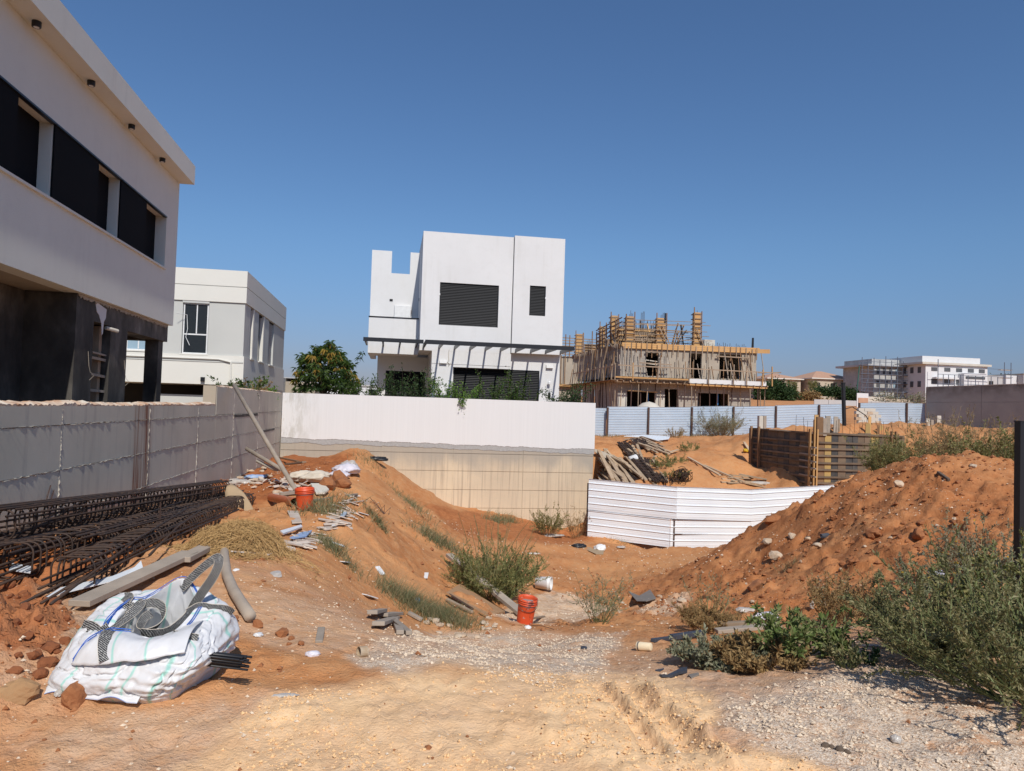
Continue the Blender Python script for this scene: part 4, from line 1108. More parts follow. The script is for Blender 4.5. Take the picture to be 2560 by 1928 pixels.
# ================================================================== CORRUGATED SHEET
def sheet(name, m, parent, a, b, z0a, z0b, h, pitch=0.25, rib=0.034, label=None, lift=0.0, bow=0.0, wob=0.0, seed=0):
    """profiled metal sheet standing between plan points a and b, height h, ribs running along it"""
    a = np.array(a, float); b = np.array(b, float); t = b - a; L = np.hypot(*t); t /= L; nrm = np.array([t[1], -t[0]])
    prof = [(0.0, 0.0)]; z = 0.0
    while z < h - 1e-3:
        for dz, o in ((0.02, -0.25), (0.35, 0.05), (0.38, .16), (0.42, .05), (0.62, 0.12), (0.65, .24), (0.69, .12), (0.86, 0.2), (0.93, 1.0), (0.985, 0.95), (1.0, -0.25)):
            zz = min(z + dz * pitch, h); prof.append((zz, rib * o))
        z += pitch
    P_ = []
    ns = 9
    for z, o in prof:
        row = []
        for i in range(ns):
            s = i / (ns - 1)
            p = a + t * (L * s)
            off = o + lift + bow * math.sin(math.pi * s) + wob * float(vn(np.array([s * 3.1 + seed]), np.array([z * 1.7 + seed]), 77)[0])
            q = p + nrm * off
            row.append((q[0], q[1], z0a + (z0b - z0a) * s + z))
        P_.append(row)
    return MB().grid(P_).build(name, m, parent, label=label, solid=0.003, fix=False)

def front_fence():
    f = T('sheet_metal_fence', 'white corrugated sheet fence standing in the pit against the concrete wall', 'fence', (11.5, 25.2, -3.1))
    A, B, C, D = (7.47, 26.2), (10.2, 24.5), (13.1, 24.5), (16.65, 24.85)
    w = M['sheet_white']
    z = (-3.10, -3.17, -3.2, -3.1)
    zt = (-0.93, -1.0, -1.06, -0.88)
    def up(i, za, zb, lift, **k): pass
    h = 1.14
    sheet('lower_sheet', w, f, A, (10.05, 24.58), z[0], z[1], h, label=None, wob=.012, seed=1)
    sheet('lower_sheet', w, f, (10.06, 24.58), C, z[1] - .01, z[2] + .02, h, wob=.010, seed=2, lift=.004)
    sheet('lower_sheet', w, f, C, D, z[2] + .02, z[3] + .08, h, wob=.012, seed=3)
    h2 = 1.14
    sheet('upper_sheet', w, f, A, (10.25, 24.46), zt[0] - h2, zt[1] - h2, h2, lift=.035, wob=.014, seed=4)
    sheet('upper_sheet', w, f, (10.22, 24.5), (13.12, 24.47), zt[1] - h2, zt[2] - h2, h2, lift=.022, wob=.012, seed=5)
    sheet('upper_sheet', w, f, (13.1, 24.5), D, zt[2] - h2, zt[3] - h2, h2, lift=.036, wob=.012, seed=6)
    for p in (A, B, C, D):
        bx(p[0] - .03, p[0] + .03, p[1] + .06, p[1] + .12, -3.6, -1.1).build('post', M['rust_steel'], f)
    for p, q in ((A, B), (B, C), (C, D)):
        for zz in (-1.4, -2.7):
            pbar('rail', M['rust_steel'], f, (p[0], p[1] + .05, zz), (q[0], q[1] + .05, zz), 0.04, 0.04)
front_fence()

def back_fence():
    f = T('boundary_fence', 'long pale blue grey corrugated fence with rusty brown posts on the bank', 'fence', (25, 45, 0.6))
    m = M['sheet_sky']
    xs = [10.6, 13.93, 16.70, 19.70, 22.64, 25.70, 28.88]
    b = [-0.06, -0.03, 0.05, 0.16, 0.28, 0.42, 0.60]
    for i in range(len(xs) - 1):
        y = 45.0 + 0.02 * (i % 2) + (0.35 if i == 0 else 0)
        sheet('fence_sheet', m, f, (xs[i], y), (xs[i + 1] + .04, y), b[i] + (-.06 if i == 0 else 0), b[i + 1] + (-.06 if i == 0 else 0), 1.93 + .04 * (i % 2), pitch=0.165, rib=.03, wob=.02, seed=i)
    sheet('fence_sheet', m, f, (28.88, 45), (30.8, 45), 0.62, 0.72, 1.93, pitch=0.165, rib=.03, wob=.02, seed=12)
    sheet('fence_sheet', m, f, (31.9, 45), (35.55, 45), 0.82, 0.95, 1.94, pitch=0.165, rib=.03, wob=.02, seed=8)
    sheet('fence_sheet', m, f, (35.55, 45), (37.1, 45), 0.95, 1.0, 1.9, pitch=0.165, rib=.03, wob=.02, seed=9)
    for x, z in zip(xs[1:] + [30.75, 31.9, 35.56], b[1:] + [0.72, .8, 0.95]):
        h = 1.92 if x < 30 or x > 33 else 1.95
        pbox('post', M['rust_steel'], f, x - .055, x + .055, 44.86, 44.955, z - .25, z + h)
back_fence()

def right_wall():
    w = T('boundary_wall', 'long weathered grey concrete wall at the right end of the fence', 'wall', (37.2, 38, 1.1))
    X = 37.0
    bx(X + .02, X + .35, 20, 44.8, 0.6, 4.0).build('wall_core', M['old_conc'], w)
    ys = [44.8, 40.05, 35.3, 30.5, 25.7, 20.9]; zs = [0.7, 1.65, 2.95, 4.0]
    for i in range(5):
        for j in range(3):
            pbox('shuttered_panel', M['old_conc'], w, X - .004 * ((i + j) % 3), X + .08, ys[i + 1] + .012, ys[i] - .012, zs[j] + .012, zs[j + 1] - .012)
    bx(X - .02, X + .36, 20, 44.81, 4.001, 4.05).build('wall_top', M['conc_pale'], w)
    # end face towards the fence
    bx(X + .0, X + .35, 44.801, 44.86, 0.6, 4.0).build('wall_end', M['conc_raw'], w)
def _oldconc():
    n = NT('weathered concrete'); x, y, z = n.xyz(); v = n.pos()
    c = n.mix(n.ramp(n.noise(v, 0.7, 6, 0.6), [(0.3, 0.0), (0.7, 1.0)]), (0.42, 0.40, 0.36), (0.33, 0.315, 0.29))
    mr = n.n('ShaderNodeMapRange'); n.l(z, mr.inputs[0]); mr.inputs[1].default_value = 3.1; mr.inputs[2].default_value = 4.0
    f = n.math('MULTIPLY', mr.outputs[0], n.ramp(n.noise(n.pos((1, 1.2, 1.6)), 1.0, 5), [(0.35, 0.2), (0.6, 1.0)]), True)
    c = n.mix(f, c, (0.17, 0.155, 0.13))
    n.col(c); n.rough(0.95); n.bump(n.noise(v, 9, 5), 0.4, 0.02); return n.m
M['old_conc'] = _oldconc()
right_wall()

# ================================================================== WOODEN FORMWORK BOX IN THE EXCAVATION
def formwork():
    f = T('timber_formwork', 'tall timber wall formwork braced with horizontal battens in the excavation', 'formwork', (19, 28, -1.5))
    rs = random.Random(12)
    X, Y = 17.0, 27.0
    zt, zb = 1.04, -1.75
    # sheathing panels, front face (along X)
    x = X + .02
    kinds = ['ply_brown', 'wood_brown', 'ply_yellow', 'ply_black', 'ply_brown', 'ply_black', 'ply_black', 'ply_brown', 'ply_brown', 'ply_yellow', 'ply_brown', 'wood_brown', 'ply_yellow', 'ply_brown', 'wood_new']
    i = 0
    while x < 21.25:
        wd = rs.choice((0.24, 0.3, 0.36))
        k = kinds[i % len(kinds)]
        zz = zb
        while zz < zt - .05:
            hh = rs.choice((0.55, 0.8, 2.8)) if k == 'ply_black' else 2.9
            z1 = min(zz + hh, zt + rs.uniform(-.06, .02))
            kk = k if k != 'ply_black' else rs.choice(('ply_black', 'ply_black', 'ply_brown'))
            pbox('form_panel', M[kk], f, x, x + wd - .012, Y - .03 - .012 * rs.random(), Y, zz, z1 - .008)
            zz = z1 if z1 < zt - .06 else zt
        x += wd; i += 1
    # left face (along Y): dark used panels in a patchwork
    y = Y + .02; i = 0
    while y < 31.75:
        wd = rs.choice((0.3, 0.42, 0.5))
        zz = zb; dark = i % 3 != 0
        while zz < zt - .05:
            hh = rs.choice((0.5, 0.62, 0.75)) if dark else 1.4
            z1 = min(zz + hh, zt)
            pbox('form_panel', M[rs.choice(('ply_black', 'ply_black', 'ply_brown')) if dark else 'ply_brown'], f, X - .03 - .012 * rs.random(), X, y, y + wd - .012, zz, z1 - .008)
            zz = z1 if z1 < zt - .06 else zt
        y += wd; i += 1
    bx(X + .001, 21.2, Y + .001, Y + .25, zb, zt - .05).build('poured_core', M['conc_raw'], f)
    bx(X + .001, X + .25, Y + .252, 31.7, zb, zt - .05).build('poured_core', M['conc_raw'], f)
    # horizontal battens
    for i, z in enumerate((0.98, 0.62, 0.36, 0.06, -0.2, -0.48, -0.8, -1.05, -1.3, -1.55)):
        pbar('batten', M['wood_dark'], f, (X - .25 * rs.random(), Y - .075, z + rs.uniform(-.03, .03)), (21.25 + rs.uniform(-.3, .25), Y - .075, z + rs.uniform(-.04, .04)), 0.055, 0.075)
        pbar('batten', M['wood_dark'], f, (X - .075, Y - .35 * rs.random(), z + .02), (X - .075, 31.8 + rs.uniform(-.2, .2), z + rs.uniform(-.04, .05)), 0.055, 0.075)
    # bright cut ends poking out past the corner
    for z in (0.42, 0.12, -.15, -.42, -.75):
        pbar('batten_end', M['wood_grey'], f, (X - .10, Y - .55, z), (X - .10, Y + .6, z + .02), 0.06, 0.05)
    # uprights
    for x in (X - .14, X + .05, X + .18, 20.55, 20.75):
        pbar('upright', M['wood_new' if x < 17.2 else 'wood_brown'], f, (x, Y - .14, zb), (x + .03, Y - .14, zt + (.5 if x > 17 and x < 17.1 else 0.12)), 0.1, 0.06)
    for y in (31.6, 30.9):
        pbar('upright', M['wood_brown'], f, (X - .14, y, zb), (X - .14, y + .02, zt + .1), 0.09, 0.09)
    pbox('upright', M['wood_brown'], f, 17.22, 17.5, 26.9, 26.98, 0.9, 1.66); pbox('upright', M['wood_grey'], f, 17.5, 17.66, 26.9, 26.99, 0.9, 1.62)
    # stub boards and starter bars standing behind the top edge
    for x, y, w, z0, z1, k in ((18.0, 28.2, .18, .9, 1.75, 'wood_new'), (18.75, 28.5, .22, .9, 1.72, 'wood_grey'), (19.05, 28.4, .2, .9, 1.7, 'wood_grey'), (19.3, 28.6, .16, .8, 1.6, 'wood_old'),
                               (20.6, 28.3, .14, .9, 1.75, 'wood_new'), (20.3, 28.0, .22, .8, 1.45, 'ply_yellow'), (20.95, 28.2, .12, .8, 1.4, 'wood_brown'), (21.2, 28.4, .25, .8, 1.38, 'ply_yellow'),
                               (24.2, 29.2, .18, 1.0, 1.75, 'conc_pale'), (24.5, 29.3, .14, 1.0, 1.7, 'wood_grey'), (24.85, 29.3, .2, 1.0, 1.9, 'conc_pale'), (24.0, 29.0, .1, 1.0, 1.6, 'wood_old')):
        pbar('stub_board', M[k], f, (x, y, z0), (x + .01, y, z1), w, 0.03, up=(0, 1, 0))
    mb = MB()
    for i in range(46):
        x = rs.uniform(17.3, 25); y = rs.uniform(27.6, 29.6)
        mb.tube([(x, y, 0.8), (x + rs.uniform(-.02, .02), y, rs.uniform(1.2, 1.85))], 0.009, 4)
    mb.build('starter_bar', M['rebar'], f, kind='stuff')
    # tie wires hanging from the panels
    MB().tube([(X - .2, 29.9, 1.03), (17.0, 27.02, 1.0)], 0.02, 4).build('top_rail', M['wood_grey'], f)
formwork()
o = T('concrete_pillar', 'pale concrete pillar stub behind the left end of the timber formwork', 'pillar', (18.3, 35.5, 0.8))
_p = onY(1905, 1040, 35.5)
bx(_p[0] - .2, _p[0] + .02, 35.4, 35.62, 0.3, _p[2]).build('shaft', M['conc_pale'], o); bx(_p[0] + .035, _p[0] + .2, 35.38, 35.6, 0.3, _p[2] + .01).build('shaft', M['wood_grey'], o)

def block_stack():
    b = T('block_stack', 'stack of pale concrete blocks in the gap of the back fence', 'blocks', (31.4, 44, 0.8))
    me = None
    x0, y0 = 30.75, 43.6
    for r in range(8):
        for i in range(4):
            if r > 6 and i > 2: continue
            off = 0.2 * (r % 2)
            pbox('block', M['conc_pale'] if (r * 3 + i) % 4 else M['stone_white'], b, x0 + off + .42 * i, x0 + off + .42 * i + .405, y0 + .02 * ((r + i) % 2), y0 + .24, 0.75 + .205 * r, 0.75 + .205 * r + .195)
block_stack()
def black_pipe():
    a = onY(2112, 1068, 29); c = onY(2108, 960, 29)
    o = T('black_pipe', 'thick black plastic pipe standing upright behind the formwork', 'pipe', (a[0], a[1], 0.8))
    a[2] = 0.7
    MB().tube([a, c], 0.085, 12).build('pipe', M['pipe_black'], o)
    MB().tube([c + np.array([0.0, 0, -.002]), c + np.array([-0.002, 0, 0.06])], 0.095, 12).build('pipe_collar', M['pipe_black'], o)
    MB().tube([c + np.array([.15, 0, -1.1]), c + np.array([.6, .2, -1.0]), c + np.array([1.1, 0, -1.35]), c + np.array([1.3, -.2, -1.75])], 0.02, 5).build('hose', M['pipe_black'], o)
black_pipe()

# ================================================================== CONCRETE BUILDING UNDER CONSTRUCTION
def construction():
    h = T('building_under_construction', 'concrete building under construction with timber formwork columns on its roof', 'building', (27, 69, 0.8))
    rs = random.Random(21)
    blk, cr, wn, wo = M['blocks'], M['conc_raw'], M['wood_new'], M['wood_old']
    X0, X1, Y0, Y1 = 20.3, 33.4, 62.0, 77.0
    def holed(name, m, axis, a0, a1, at, t, z0, z1, holes):
        mb = MB(); xs = sorted({a0, a1, *[v for q in holes for v in q[:2]]}); zs = sorted({z0, z1, *[v for q in holes for v in q[2:]]})
        for i in range(len(xs) - 1):
            for j in range(len(zs) - 1):
                cx, cz = (xs[i] + xs[i + 1]) / 2, (zs[j] + zs[j + 1]) / 2
                if any(q[0] < cx < q[1] and q[2] < cz < q[3] for q in holes): continue
                if axis == 'x': mb.box(xs[i], xs[i + 1], at, at + t, zs[j], zs[j + 1])
                else: mb.box(at, at + t, xs[i], xs[i + 1], zs[j], zs[j + 1])
        return mb.build(name, m, h, weld=True)
    # upper storey
    holed('upper_wall', blk, 'x', X0, 24.9, Y0, .25, 4.85, 7.5, [(22.68, 23.88, 4.95, 7.06)])
    holed('upper_wall', cr, 'x', 24.9, X1, Y0 - .01, .25, 4.85, 7.5, [(26.82, 28.02, 4.9, 7.2), (29.75, 31.95, 4.98, 7.25)])
    holed('side_wall', blk, 'y', Y0 + .25, Y1, X0, .25, 4.85, 7.5, [(63.1, 63.6, 4.9, 6.85), (65.9, 66.5, 5.0, 6.7), (70.3, 71.0, 4.9, 6.0), (72.4, 73.6, 4.9, 5.7)])
    bx(X1 - .25, X1, Y0 + .25, Y1, 4.85, 7.5).build('side_wall', blk, h); bx(X0, X1, Y1, Y1 + .25, 4.85, 7.5).build('rear_wall', blk, h)
    bx(X0 + 2, X1 - 1, 69, 69.2, 4.85, 7.5).build('inner_wall', M['room_shade'], h)
    bx(X0 + .26, X1 - .26, Y0 + .26, Y1 - .01, 7.3, 7.48).build('roof_slab', cr, h)
    # lower storey
    holed('lower_wall', M['blocks'], 'x', X0 - .1, X1 - .3, Y0 + .3, .25, 0.7, 4.3, [(21.07, 23.75, 0.7, 3.5), (24.65, 25.9, 0.7, 3.85), (27.9, 30.9, 0.7, 3.6)])
    holed('lower_side_wall', blk, 'y', Y0 + .55, Y1 + 2, X0 - .1, .25, 0.7, 4.3, [(67.6, 68.3, 2.2, 3.7), (69.6, 70.6, 0.7, 3.8), (74.3, 76, 0.7, 3.9)])
    bx(X0 + .3, X1, 68, 68.2, 0.7, 4.2).build('inner_wall', M['room_shade'], h)
    bx(X1 - .55, X1 - .3, Y0 + .55, Y1, 0.7, 4.3).build('lower_side_wall', blk, h)
    for x0, x1 in ((20.2, 21.05), (23.76, 24.64)):
        bx(x0, x1, Y0 + .22, Y0 + .298, 0.7, 3.4).build('block_pier', M['conc_pale'], h)
    bx(X0 - .15, X1 + .5, Y0 - .3, Y1 + 2, 4.32, 4.6).build('first_floor_slab', cr, h)
    bx(26.4, 33.95, Y0 - .9, Y0 - .32, 4.40, 4.80).build('balcony_edge', M['stucco'], h)
    # timber deck on the left half, floor forms
    pbox('deck_board', wn, h, 19.4, 26.3, Y0 - 1.1, Y0 - 1.06, 4.62, 4.76)
    pbox('deck_board', M['wood_brown'], h, 19.4, 26.35, Y0 - 1.15, Y0 - .35, 4.605, 4.64)
    for i in range(3): pbar('deck_board', M['wood_brown'], h, (X0 - .25 - .35 * i, Y0 - 1.1, 4.46 - .02 * i), (X0 - .3 - .35 * i, 79, 4.46 - .02 * i), 0.32, 0.05)
    for x in np.arange(19.6, 34.2, 0.62):
        pbar('joist', M['wood_old'], h, (x, Y0 - 1.3 + rs.uniform(-.1, .1), 4.36), (x, Y0 + .3, 4.36), 0.09, 0.12)
    for y0, z in ((Y0 - 1.0, 4.27), (Y0 - .4, 4.27)):
        pbar('beam', M['wood_new'], h, (26.2, y0, z), (34.0, y0 + .05, z - .05), 0.1, 0.12); pbar('beam', M['wood_brown'], h, (19.5, y0, z), (26.3, y0, z + .03), 0.1, 0.1)
    # roof edge form: bright boards, uprights hanging below it
    for k in range(3):
        pbar('edge_board', wn, h, (X0 + .12 - .05 * k, Y0 - .18 - .012 * k, 7.43 + .17 * k), (X1 + .1 + rs.uniform(-.2, .1), Y0 - .18 - .012 * k, 7.52 + .17 * k), 0.04, 0.16)
    pbar('edge_board', wn, h, (33.2, Y0 - .24, 7.62), (34.6, Y0 - .24, 7.66), 0.06, 0.38)
    for k in range(2):
        pbar('edge_board', M['wood_brown'], h, (X0 - .15, Y0, 7.45 + .2 * k), (X0 - .15, 79, 7.55 + .2 * k), 0.04, 0.19)
    x = X0 + .3
    while x < X1:
        L = rs.uniform(0.55, 1.0)
        pbar('strut', M['wood_old'] if rs.random() < .6 else M['wood_brown'], h, (x, Y0 - .25, 7.55 - L + .0), (x + rs.uniform(-.03, .03), Y0 - .25, 7.75 + rs.uniform(0, .25)), 0.075, 0.06, up=(0, 1, 0))
        x += rs.uniform(0.42, 0.62)
    y = Y0 + .4
    while y < 78:
        L = rs.uniform(0.7, 1.9)
        pbar('strut', M['wood_grey'] if rs.random() < .5 else wo, h, (X0 - .2, y, 7.5 - L), (X0 - .2, y + rs.uniform(-.05, .05), 7.7 + rs.uniform(0, .2)), 0.08, 0.06, up=(1, 0, 0))
        y += rs.uniform(0.4, 0.62)
    # column forms on the roof with collars
    def column(x0, x1, y, z0, z1):
        bx(x0, x1, y, y + .55, z0, z1).build('column_form', M['wood_new'], h)
        n = 7
        for i in range(n):
            z = z0 + .25 + (z1 - z0 - .4) * i / (n - 1)
            pbox('column_collar', M['wood_old'], h, x0 - .16, x1 + .12, y - .07, y - .012, z - .04, z + .04)
            pbox('column_collar', M['wood_old'], h, x0 - .09, x0 - .012, y - .1, y + .7, z - .05, z + .03)
        for d in (-.1, x1 - x0 + .05):
            pbox('column_post', M['wood_brown'], h, x0 + d - .05, x0 + d + .03, y - .14, y - .075, z0 - .1, z1 + rs.uniform(.1, .5))
    column(20.9, 21.55, 62.3, 7.8, 10.3); column(23.8, 24.6, 62.3, 7.85, 10.3); column(27.4, 27.98, 62.3, 7.95, 11.0); column(20.5, 21.1, 65.6, 7.8, 10.75); column(20.5, 21.0, 69.2, 7.8, 10.1)
    column(22.0, 22.75, 84.4, 8.0, 10.9)
    # roof railings tied across the columns
    for i, z in enumerate((8.35, 8.7, 9.2, 9.7, 10.05)):
        pbar('guard_rail', M['wood_old'], h, (20.8, Y0 + .1, z + rs.uniform(-.1, .1)), (28.6 + rs.uniform(-.3, .6), Y0 + .1, z + rs.uniform(-.05, .12)), 0.05, 0.05)
    for i, z in enumerate((8.2, 8.6, 9.0, 9.4, 9.8)):
        pbar('guard_rail', M['wood_brown'], h, (20.4, 62.2, z + .35), (20.45, 70.6, z), 0.06, 0.09)
    for y in (64, 66.8, 68.2, 70.2): pbar('guard_post', M['wood_old'], h, (20.4, y, 7.6), (20.4, y + .05, 10.3 - .1 * (y - 62) / 2 + rs.uniform(-.3, .3)), 0.1, 0.1)
    # rear stair core shuttering
    bx(21.7, 25.9, 67.5, 67.7, 7.7, 9.9).build('core_form', M['ply_brown'], h); bx(25.72, 25.9, 67.7, 70, 7.7, 9.6).build('core_form', M['ply_brown'], h)
    for i in range(22):
        x = 21.75 + .19 * i
        pbox('core_stud', M['wood_old'], h, x, x + .07, 67.40, 67.47, 7.7, 9.9 + .1 * rs.random())
    for z in (8.1, 8.6, 9.1, 9.6): pbox('core_waler', wn, h, 21.6, 26.0, 67.32, 67.39, z, z + .1)
    # diagonal braces
    for a, b in (((22.3, 62.1, 7.9), (23.9, 62.6, 9.7)), ((23.9, 62.1, 9.4), (24.7, 62.0, 7.9)), ((27.5, 62.1, 9.5), (28.2, 62.0, 7.9)), ((20.2, 63.6, 7.9), (20.5, 66, 9.5)), ((20.1, 62.5, 7.0), (20.2, 67.2, 9.0)), ((24.2, 62.1, 9.6), (24.9, 62, 7.9))):
        pbar('brace', M['wood_old'], h, a, b, 0.1, 0.07)
    pbar('brace', wo, h, (19.85, 66.6, 4.6), (20.0, 64.8, 8.4), 0.16, 0.08); pbar('brace', wo, h, (32.4, 61.75, 7.2), (32.9, 61.7, 4.9), 0.1, 0.08)
    for x, z0, z1, ln in ((24.5, 9.9, 10.75, 0), (26.0, 7.9, 9.8, .3), (33.1, 7.5, 8.9, -.05), (33.15, 8.0, 8.9, 0)):
        MB().tube([(x + ln, 62.2, z0), (x, 62.2, z1)], 0.07, 6).build('vent_pipe', M['pipe_black'], h)
    # starter bars (too thin to pick apart) and light railings
    mb = MB()
    for i in range(46): x = rs.uniform(21.8, 25.6); mb.bar((x, 67.6, 9.6), (x + rs.uniform(-.06, .06), 67.6, 10.3 + rs.random() * .5), 0.03, 0.03)
    for i in range(34): x = 26.2 + 7.1 * i / 34; mb.bar((x, 63.4, 7.4), (x + rs.uniform(-.04, .04), 63.4, 8.1 + rs.random() * .4), 0.028, 0.028)
    for i in range(40): y = rs.uniform(62.5, 78); mb.bar((20.5, y, 7.5), (20.5, y + rs.uniform(-.06, .06), 8.4 + rs.random() * .8), 0.028, 0.028)
    for x in (22.3, 27.7, 21.2, 24.2): 
        for k in range(4): mb.bar((x + .1 * k, 62.5, 9), (x + .1 * k, 62.5, 11.2 if x == 27.7 and k == 0 else 10.5 + .4 * rs.random()), 0.028, 0.028)
    mb.build('starter_bar', M['rebar'], h, kind='stuff')
    mb = MB()
    for k in range(26): a = math.pi * k / 25; mb.bar((29.2 + 2.2 * math.cos(a), 66, 7.5 + 1.5 * math.sin(a)), (29.25 + 2.2 * math.cos(a), 68.5, 7.5 + 1.5 * math.sin(a)), .03, .03)
    mb.build('mesh_roll', M['dist_grey'], h, kind='stuff')
    bx(30.3, 31.4, 66.5, 68, 7.5, 9.0).build('stair_head', M['conc_pale'], h)
    # scaffold posts and handrails on the first floor
    for x in (19.45, 21.1, 23.4, 26.35, 28.2, 30.6, 31.9, 33.45, 34.4):
        pbar('guard_post', wn if rs.random() < .6 else wo, h, (x, Y0 - 1.12, 4.4), (x + rs.uniform(-.04, .04), Y0 - 1.12, 5.9 + rs.uniform(-.1, .4)), 0.1, 0.09)
    pbar('guard_rail', wo, h, (19.7, Y0 - 1.15, 5.75), (26.4, Y0 - 1.15, 5.68), 0.05, 0.1); pbar('guard_rail', wo, h, (26.0, Y0 - 1.15, 5.7), (35.0, Y0 - 1.2, 5.62), 0.05, 0.09)
    pbar('guard_rail', M['wood_old'], h, (21.8, Y0 - .9, 6.05), (24.8, Y0 - .9, 5.98), 0.05, 0.1); pbar('guard_rail', M['wood_old'], h, (33.0, Y0 - 1.2, 5.58), (35.4, Y0 - .9, 5.7), 0.05, 0.1)
    for i in range(6): pbar('guard_post', M['wood_old'], h, (19.5, 62 + 2.6 * i, 4.4), (19.5, 62 + 2.6 * i, 5.9), 0.08, 0.08)
    pbar('guard_rail', M['wood_old'], h, (19.5, 61, 5.7), (19.5, 76, 5.6), 0.05, 0.09)
    # props under the balcony and in the openings
    for i in range(24):
        x = 19.7 + (34.3 - 19.7) * i / 23 + rs.uniform(-.12, .12); y = Y0 - rs.choice((.3, .9, .1))
        pbar('prop', M['rust_steel'] if rs.random() < .5 else wo, h, (x + rs.uniform(-.2, .2), y, 0.9), (x, y, 4.3), 0.07, 0.07)
    for i in range(34):
        x = 20.0 + (33.6 - 20.0) * i / 33 + rs.uniform(-.2, .2)
        pbar('standing_prop', M[rs.choice(('wood_old', 'wood_brown', 'wood_grey'))], h, (x, Y0 - rs.uniform(.35, 1.0), 4.7), (x + rs.uniform(-.25, .25), Y0 - .28, 4.7 + rs.uniform(.8, 2.9)), 0.06, 0.06)
    for i in range(16):
        y = 62.5 + 15 * i / 15
        pbar('standing_prop', M[rs.choice(('wood_old', 'wood_brown'))], h, (19.6, y, 4.5), (19.9 + rs.uniform(-.2, .2), y + rs.uniform(-.5, .5), 4.5 + rs.uniform(1.2, 3.6)), 0.07, 0.07)
    for i in range(18):
        y = 62.6 + 15 * i / 17
        pbar('prop', M[rs.choice(('wood_old', 'rust_steel'))], h, (19.9 + rs.uniform(-.3, .2), y, 0.9), (19.7, y + rs.uniform(-.2, .2), 4.35), 0.07, 0.07)
    for i in range(5):
        pbar('guard_rail', M['wood_old'], h, (20.5 + rs.uniform(0, 1), 62.9 + i * .5, 8.2 + .42 * i), (26.5 + rs.uniform(0, 2), 63.2 + i * .5, 8.25 + .42 * i + rs.uniform(-.1, .2)), 0.06, 0.07)
    for i in range(18):
        x = rs.uniform(20.6, 27.6); pbar('roof_post', M[rs.choice(('wood_old', 'wood_brown', 'wood_new'))], h, (x, rs.uniform(62.8, 67), 7.6), (x + rs.uniform(-.1, .1), rs.uniform(62.8, 67), 9.2 + rs.uniform(0, 1.3)), 0.08, 0.08)
    for x, m in ((23.3, 'blue_plastic'), (30.1, 'blue_plastic'), (32.2, 'blue_plastic')):
        pbar('prop', M[m], h, (x, Y0 + .9, 0.9 if x < 31 else 4.9), (x, Y0 + .9, 4.2 if x < 31 else 7.2), 0.08, 0.08)
    for x in (27.2, 27.5, 30.9, 31.2): pbar('prop', M['wood_old'], h, (x, Y0 + .6, 4.85), (x, Y0 + .6, 7.3), 0.07, 0.07)
    for z0 in (6.4, 6.1): pbar('ladder_rail', M['conc_pale'], h, (22.7, Y0 + .2, z0), (23.9, Y0 + .3, z0 - .1), 0.08, 0.08)
    pbar('header', wo, h, (29.3, Y0 - .3, 7.0), (32.6, Y0 - .3, 6.95), 0.12, 0.1); pbar('header', wo, h, (22.5, Y0 - .3, 7.15), (24.0, Y0 - .3, 7.1), 0.12, 0.1); pbar('header', wn, h, (21.0, Y0 - .1, 3.55), (23.8, Y0 - .1, 3.5), 0.1, 0.09)
    # rear wing at the left
    bx(20.0, 22.8, 85.0, 85.3, 0.8, 8.2).build('rear_wing_wall', M['conc_raw'], h); bx(19.8, 23.4, 84.4, 84.99, 4.5, 4.75).build('rear_deck', wn, h)
    for i in range(7): pbar('rear_rail', M['wood_old'], h, (20.3, 84.6, 8.4 + .33 * i), (25.5, 84.6, 8.5 + .3 * i), 0.07, 0.1)
    for x in (20.2, 21.2, 24.0, 25.0, 20.7, 22.9): pbar('rear_post', M['wood_brown'], h, (x, 84.5, 4.5 if x < 21 else 8), (x, 84.5, 11 + rs.uniform(-.6, .5)), 0.1, 0.1)
    bx(23.2, 25.4, 85, 85.1, 8.2, 9.8).build('rear_form', wn, h)
    # dark reinforcement mat railing along the street side
    mb = MB()
    for i in range(60): x = 30.2 + 9.0 * i / 59; mb.bar((x, 59.8, 1.2), (x, 59.8, 2.15), .05, .03)
    mb.bar((30.2, 59.8, 1.95), (39.2, 59.8, 2.15), .05, .06); mb.bar((30.2, 59.8, 1.4), (39.2, 59.8, 1.6), .05, .06)
    mb.build('bar_rail', M['rust_steel'], h, kind='stuff')
construction()
def sand_pile():
    o = T('sand_heap', 'pale sand heap peeking over the fence before the concrete building', 'sand heap', (22.3, 60.5, 1.2))
    MB().lathe([(1.6, .9), (1.1, 1.75), (.6, 2.15), (0, 2.32)], (22.4, 60.2, 0.3), 16).build('heap', M['conc_pale'], o, smooth=True)
sand_pile()

